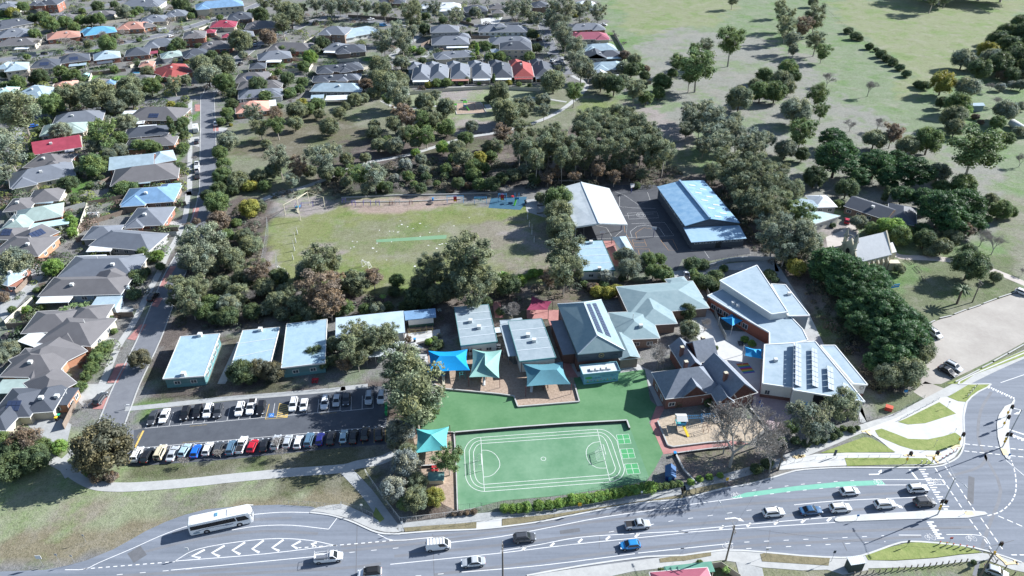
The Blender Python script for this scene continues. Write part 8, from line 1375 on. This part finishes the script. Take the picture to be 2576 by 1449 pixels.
def tower(s, label, w_, h, m, roofm, slide=None, sd_=(0, -1), grp='play towers', gable=True, rz=0):
    r_ = thing('play_tower', s, label, 'play tower', grp, rz); k = w_ / 2
    for x in (-k, k):
        for y in (-k, k): MB().bar((x, y, 0), (x, y, h), .07, 6).build('post', m, r_)
    MB().box(-k, -k, h * .42, k, k, h * .46).build('deck', tealp, r_); MB().box(-k, -k - .04, h * .46, k, -k + .04, h * .68).build('side_panel', skyb, r_); MB().box(k - .04, -k, h * .46, k + .04, k, h * .68).build('side_panel', skyb, r_)
    if roofm: k2 = k + .25; MB().add([(-k2, -k2, h), (k2, -k2, h), (k2, k2, h), (-k2, k2, h), (-k2 * .9, 0, h + .7), (k2 * .9, 0, h + .7)], [(0, 1, 5, 4), (2, 3, 4, 5), (1, 2, 5), (3, 0, 4), (3, 2, 1, 0)]).build('canopy', roofm, r_)
    if slide:
        dx, dy = sd_; z0 = h * .44; pr = None; m_ = MB()
        for i in range(7): t = i / 6; p = Vector((dx * (k + 2.6 * t), dy * (k + 2.6 * t), z0 * (1 - t) ** 1.1 + .15)); (m_.beam(pr, p, .6, .08) if pr else None); pr = p
        sl = m_.build('slide', slide, r_); pr = None; e_ = MB()
        for sgn in (-.3, .3):
            a_ = Vector((dx * k + dy * sgn, dy * k + dx * sgn, z0 + .35)); b2 = Vector((dx * (k + 2.6) + dy * sgn, dy * (k + 2.6) + dx * sgn, .35)); e_.bar(a_, b2, .04, 5)
        e_.build('slide_rail', slide, sl)
    return r_
r_ = tower('11 1325,75', 'tall blue play tower with a green slide by the oval', 1.5, 3.4, skyb, None, greenm, (-.3, -.95)); o = MB().bar((0, 0, 0), (0, 0, .5), .5, 10).build('red_dome', redm, r_); o.location = (-1.6, -.4, 2.2)
tower('cd 560,380', 'play tower with white roof and yellow slide, right-hand playground', 2.2, 2.9, mat('play_post_brown', (.20, .08, .05)), white_m, yelm, (.35, -.93)); bars('cd 800,300', 'low bridge and monkey bars joined to the white-roofed tower', 4.5, 1.8, skyb, None, grp='right-hand playground frames'); bars('cd 1060,300', 'blue topped bars at the right of the playground', 3.0, 2.3, skyb, None, grp='right-hand playground frames'); bars('cd 1030,470', 'small T-bar frame in front of the playground', 1.2, 2.2, mat('play_post_brown', (.20, .08, .05)), None, grp='right-hand playground frames')
tower('10 935,820', 'green play tower with curved slide in the park', 1.6, 3.2, galv, greenm, greenm, (.6, -.8)); tower('10 860,830', 'small green-roofed hut of the park playground', 1.3, 2.6, galv, greenm, None)
r_ = thing('swing', '10 1040,825', 'two-post swing frame in the park playground', 'swing')
for x in (-2.0, 2.0): MB().bar((x, 0, 0), (x, 0, 2.7), .07, 6).build('post', bpost, r_)
MB().bar((-2.0, 0, 2.7), (2.0, 0, 2.7), .06, 6).build('top_bar', galv, r_)
for x in (-.8, .8): m = MB(); m.bar((x - .2, 0, .5), (x - .2, 0, 2.7), .015, 3); m.bar((x + .2, 0, .5), (x + .2, 0, 2.7), .015, 3); c_ = m.build('chain', steel, r_); MB().box(x - .25, -.1, .46, x + .25, .1, .5).build('swing_seat', rubber, r_)
tower('11 770,1395', 'play tower under the bright blue sail', 1.4, 2.0, bpost, None, creamp, (.1, -1)); tower('11 1080,1400', 'slide tower under the pale green sail', 1.2, 2.0, bpost, None, white, (0, -1)); tower('12 1440,0', 'slide tower under the dusty teal sail', 1.2, 2.0, bpost, None, white, (-.1, -1)); bars('12 1540,40', 'climber beside the dusty teal sail posts', 1.2, 1.6, bpost, None, grp='climbers under the sails'); bars('11 915,1400', 'green-floored climber under the bright blue sail', 1.4, 1.4, tealp, None, grp='climbers under the sails'); bars('12 650,535', 'timber climber under the turquoise sail', 2.2, 1.5, timb, None, grp='climbers under the sails')
# tall rope frame at the oval corner
ps = [top_h(*P(s)) for s in ('01 2268,215 2254,52', '01 2452,120 2440,38', '01 2155,178 2140,95', '01 2335,95 2322,0')]; r_ = empty('rope_frame', ps[0][0], 0, 'tall cream pole frame around the corner play fort of the oval', 'climbing frame')
for B, h in ps: world(MB().bar(B, B + Vector((0, 0, h)), .13, 6), 'pole', creamp, r_)
m = MB(); tp_ = [B + Vector((0, 0, h)) for B, h in ps]
for a, b_ in ((0, 3), (3, 1), (2, 3)): m.bar(tp_[a], tp_[b_], .08, 5)
world(m, 'top_rail', creamp, r_); tower('01 2250,130', 'purple play fort with a pale slide inside the cream pole frame', 1.6, 2.2, purple, None, creamp, (.3, -1)); bars('01 2320,110', 'arched cream bridge with purple posts inside the pole frame', 4.2, 1.6, purple, None, grp='corner play fort')
# cubby houses, tables, bins, bench seats, hoops
r_ = thing('cubby_house', '12 2478,700', 'dark blue cubby house with a gabled roof beside the pitch', 'cubby house', rz=-.18); MB().box(-.95, -1.3, 0, .95, 1.3, 1.7).build('wall', mat('cubby_blue', (.02, .05, .20)), r_); MB().add([(-1.2, -1.6, 1.65), (1.2, -1.6, 1.65), (1.2, 1.6, 1.65), (-1.2, 1.6, 1.65), (0, -1.6, 2.6), (0, 1.6, 2.6)], [(0, 4, 5, 3), (1, 2, 5, 4), (0, 1, 4), (2, 3, 5), (3, 2, 1, 0)]).build('roof', mat('cubby_roof', (.06, .13, .27)), r_); MB().box(-.35, -1.34, 0, .35, -1.30, 1.3).build('door', skyb, r_)
r_ = thing('cubby_house', '12 718,730', 'faded green-roofed cubby in the bark garden', 'cubby house', rz=.05); MB().box(-1.6, -1.0, 0, 1.6, 1.0, 1.5).build('wall', creamp, r_); MB().add([(-1.8, -1.3, 1.4), (1.8, -1.3, 1.4), (1.8, 1.3, 1.4), (-1.8, 1.3, 1.4), (-1.8, 0, 2.1), (1.8, 0, 2.1)], [(0, 1, 5, 4), (2, 3, 4, 5), (1, 2, 5), (3, 0, 4), (3, 2, 1, 0)]).build('roof', mat('cubby_green', (.10, .24, .24), (.20, .34, .32), 1, .8), r_)
def table(s, label, m, w_=1.6, grp='outdoor tables', rz=0):
    r_ = thing('picnic_table', s, label, 'table', grp, rz); MB().box(-w_ / 2, -.4, .68, w_ / 2, .4, .74).build('tabletop', m, r_)
    for y in (-.75, .75): MB().box(-w_ / 2, y - .13, .42, w_ / 2, y + .13, .46).build('bench_seat', m, r_)
    for x in (-w_ * .35, w_ * .35): MB().box(x - .05, -.8, 0, x + .05, .8, .42).build('leg', m, r_)
table('12 710,640', 'small red picnic table in the bark garden', redm); table('11 1180,1170', 'pale table between two flat-roofed classrooms', white_m); table('11 600,1250', 'long concrete bench table left of the bright blue sail', conc, 3.2); table('11 630,1205', 'timber bench left of the bright blue sail', timb, 3.0); table('01 2380,1430', 'red table in the dirt yard above the car park', redm); table('ca 1700,250', 'dark table by the two small round bushes', dark, 1.4); table('10 930,757', 'lone grey picnic table in the park grass', galv, 2.2); table('22 840,170', 'pale outdoor table beside the modern wing', galv, 1.6)
def bin_(s, label, m, lid, h=1.1):
    r_ = thing('wheelie_bin', s, label, 'bin', 'wheelie bins'); MB().add([(-.22, -.25, .05), (.22, -.25, .05), (.22, .25, .05), (-.22, .25, .05), (-.29, -.33, h - .1), (.29, -.33, h - .1), (.29, .33, h - .1), (-.29, .33, h - .1)], [(3, 2, 1, 0), (4, 5, 6, 7), (0, 1, 5, 4), (1, 2, 6, 5), (2, 3, 7, 6), (3, 0, 4, 7)]).build('bin_body', m, r_); MB().box(-.32, -.36, h - .1, .32, .36, h).build('lid', lid, r_); MB().bar((-.25, .25, .12), (.25, .25, .12), .12, 8).build('wheel', rubber, r_)
bin_('12 2515,540', 'blue-lidded bin at the corner of the bark bed', blackp, mat('lid_blue', (.02, .25, .60))); bin_('02 450,255', 'green-lidded bin beside the timber studio', blackp, mat('lid_green', (.02, .40, .22))); bin_('02 432,275', 'yellow-lidded bin beside the timber studio', blackp, mat('lid_yellow', (.75, .50, .02))); bin_('11 555,1130', 'blue-lidded bin on the pale paving', blackp, mat('lid_blue', (.02, .25, .60))); bin_('11 573,1225', 'blue-lidded bin beside the long concrete bench', blackp, mat('lid_blue', (.02, .25, .60))); bin_('12 2378,30', 'blue bin beside the brick school house wall', mat('lid_blue', (.02, .25, .60)), mat('lid_blue', (.02, .25, .60))); bin_('11 692,65', 'blue bin in the oval playground', mat('lid_blue', (.02, .25, .60)), mat('lid_blue', (.02, .25, .60)))
for k in range(3): bin_('12 %d,%d' % (340, 170 + k * 32), '%s of three green bins stacked beside the big gum' % ('rear one', 'middle one', 'front one')[k], mat('bin_green', (.04, .38, .12)), mat('bin_green', (.04, .38, .12)))
r_ = thing('skip_box', '22 1552,195', 'red metal storage box by the footpath fence', 'storage box', rz=-.5); MB().box(-.8, -.6, 0, .8, .6, 1.0).build('box_body', mat('skip_red', (.45, .06, .04)), r_); MB().box(-.85, -.65, 1.0, .85, .65, 1.1).build('lid', mat('skip_red2', (.52, .10, .06)), r_)
def hoop(s, label, h=3.4, rz=0, col=white):
    r_ = thing('basketball_hoop', s, label, 'basketball hoop', 'basketball hoops', rz); MB().bar((0, 0, 0), (0, 0, h), .11, 8).build('post', mat('post_navy', (.05, .06, .16)), r_); MB().box(-.85, -.55, h - .55, .85, -.5, h + .5).build('backboard', col, r_); m = MB()
    for k in range(10): a = k * math.tau / 10; b2 = (k + 1) * math.tau / 10; m.bar((.23 * math.cos(a), -.8 + .23 * math.sin(a), h - .3), (.23 * math.cos(b2), -.8 + .23 * math.sin(b2), h - .3), .015, 4)
    m.build('ring', mat('ring_orange', (.6, .15, .03)), r_); MB().bar((0, 0, h - .1), (0, -.5, h), .05, 5).build('bracket', blackp, r_)
hoop('11 1965,360', 'basketball hoop at the front of the covered court', 3.2); hoop('11 2355,340', 'basketball hoop on the right-hand asphalt court', 3.2, math.pi); hoop('10 2190,1449', 'basketball hoop at the top of the asphalt court', 3.2); hoop('11 2185,10', 'second hoop post at the top of the asphalt court', 3.2, .6)
for s, l_ in (('22 570,215 590,118', 'left white flagpole on the pink paving'), ('22 585,235 600,145', 'right white flagpole on the pink paving')):
    b_, t_ = P(s); B, h = top_h(b_, t_); r_ = empty('flagpole', B, 0, l_, 'flagpole', 'flagpoles'); MB().bar((0, 0, 0), (0, 0, h), .05, 6, .035).build('pole', white, r_); MB().add([(0, 0, h - .1), (-.5, -.1, h - .5), (-.35, .1, h - 1.2), (0, 0, h - 1.0)], [(0, 1, 2, 3), (3, 2, 1, 0)]).build('flag', mat('flag_blue', (.03, .08, .30)), r_)
r_ = thing('garden_shed', '01 712,190', 'little white garden shed in the dug-over yard', 'shed', rz=.08); MB().box(-1.7, -.9, 0, 1.7, .9, 1.6).build('wall', white_m, r_); MB().add([(-1.8, -1, 1.55), (1.8, -1, 1.55), (1.8, 1, 1.55), (-1.8, 1, 1.55), (-1.8, 0, 2.1), (1.8, 0, 2.1)], [(0, 1, 5, 4), (2, 3, 4, 5), (1, 2, 5), (3, 0, 4)]).build('roof', acm, r_)
r_ = thing('garden_shed', '00 655,588', 'pale teal garden shed in the left back gardens', 'shed', rz=.1); MB().box(-1.6, -1.3, 0, 1.6, 1.3, 2.0).build('wall', mat('shed_teal', (.24, .42, .42)), r_); MB().add([(-1.7, -1.4, 1.95), (1.7, -1.4, 1.95), (1.7, 1.4, 1.95), (-1.7, 1.4, 1.95), (0, -1.4, 2.5), (0, 1.4, 2.5)], [(0, 4, 5, 3), (1, 2, 5, 4), (0, 1, 4), (2, 3, 5)]).build('roof', mat('shed_teal2', (.36, .55, .54)), r_)
r_ = thing('trampoline', '01 70,1100', 'round dark trampoline in the back garden at the left edge', 'trampoline'); MB().bar((0, 0, .75), (0, 0, .8), 1.9, 18).build('mat', blackp, r_)
for k in range(6): a = k * math.tau / 6; MB().bar((1.9 * math.cos(a), 1.9 * math.sin(a), 0), (1.9 * math.cos(a), 1.9 * math.sin(a), 2.5), .03, 4).build('leg', galv, r_)
r_ = thing('swimming_pool', '00 1030,548', 'small blue swimming pool beside the dusty pink roof', 'swimming pool'); MB().box(-2.2, -1.6, -.02, 2.2, 1.6, .05).build('rim', conc_w, r_); MB().box(-1.9, -1.3, .04, 1.9, 1.3, .06).build('water_surface', mat('pool_water', (.06, .38, .55), rough=.1), r_)
r_ = thing('round_umbrella', '22 905,175', 'pale blue cantilever umbrella in the modern wing garden', 'umbrella'); MB().bar((0, 0, 0), (0, 0, 2.4), .05, 6).build('post', galv, r_); MB().bar((0, 0, 2.1), (0, 0, 2.7), 1.5, 10, .05).build('canopy', mat('umb_blue', (.26, .45, .60)), r_)
# the one person in view, standing at the edge of the blue rubber surface
def person(s, label, rz=0):
    p = G(*P(s)[0]); r_ = empty('person', (p.x, p.y, .02), rz, label, 'person')
    J = {'pel': (0, 0, .95), 'bel': (0, 0, 1.12), 'che': (0, .01, 1.36), 'nek': (0, .0, 1.50), 'hd0': (0, -.01, 1.60), 'hd1': (0, -.01, 1.74)}; vs = []; ed = []; rd = []
    def chain(pts, rs, root=None):
        prev = root
        for q, r0 in zip(pts, rs):
            vs.append(q); rd.append(r0); i = len(vs) - 1
            if prev is not None: ed.append((prev, i))
            prev = i
        return prev
    chain([J['pel'], J['bel'], J['che'], J['nek'], J['hd0'], J['hd1']], [(.15, .11), (.14, .10), (.17, .11), (.055, .055), (.085, .095), (.085, .095)])
    for sx in (-1, 1):
        chain([(sx * .09, 0, .88), (sx * .10, -.03, .50), (sx * .11, .02, .09), (sx * .12, -.12, .04)], [(.09, .09), (.06, .06), (.045, .045), (.04, .035)], 0)
        e_ = chain([(sx * .20, 0, 1.42), (sx * .26, -.02, 1.14), (sx * .25, -.14, .92), (sx * .25, -.17, .86)], [(.06, .06), (.045, .045), (.032, .032), (.035, .02)], 2)
        for k in range(4): chain([(sx * (.235 + .012 * k), -.20 - .004 * k, .83), (sx * (.235 + .012 * k), -.21, .78 + .004 * abs(k - 1.5))], [(.009, .009), (.008, .008)], e_)
        chain([(sx * .215, -.19, .85)], [(.010, .010)], e_)
    me = bpy.data.meshes.new('body'); me.from_pydata(vs, ed, []); o = bpy.data.objects.new('body', me); link(o, r_); md = o.modifiers.new('skin', 'SKIN'); sv_ = me.skin_vertices[0].data
    for i, r0 in enumerate(rd): sv_[i].radius = r0
    sv_[0].use_root = True; o.modifiers.new('sub', 'SUBSURF').levels = 1; o.modifiers['sub'].render_levels = 1
    me.materials.append(mat('skin', (.45, .28, .20))); mb = MB()
    mb.bar((0, 0, .92), (0, 0, 1.46), .19, 10, .20).build('shirt', mat('shirt_white', (.62, .64, .66)), r_)
    t = MB()
    for sx in (-1, 1): t.bar((sx * .09, 0, .93), (sx * .11, .02, .10), .115, 8, .07)
    t.build('trousers', mat('trousers_dark', (.04, .05, .08)), r_); MB().bar((0, .015, 1.66), (0, .015, 1.79), .115, 10, .07).build('hair', mat('hair_dark', (.03, .02, .015)), r_); f = MB()
    for sx in (-1, 1): f.box(sx * .035 - .012, -.115, 1.67, sx * .035 + .012, -.10, 1.69)
    f.box(-.01, -.13, 1.63, .01, -.10, 1.67); f.box(-.03, -.112, 1.595, .03, -.10, 1.605); f.build('face_features', mat('face_dark', (.15, .06, .05)), r_)
person('11 1395,92', 'person in white top and dark trousers standing by the blue play tower', .4)
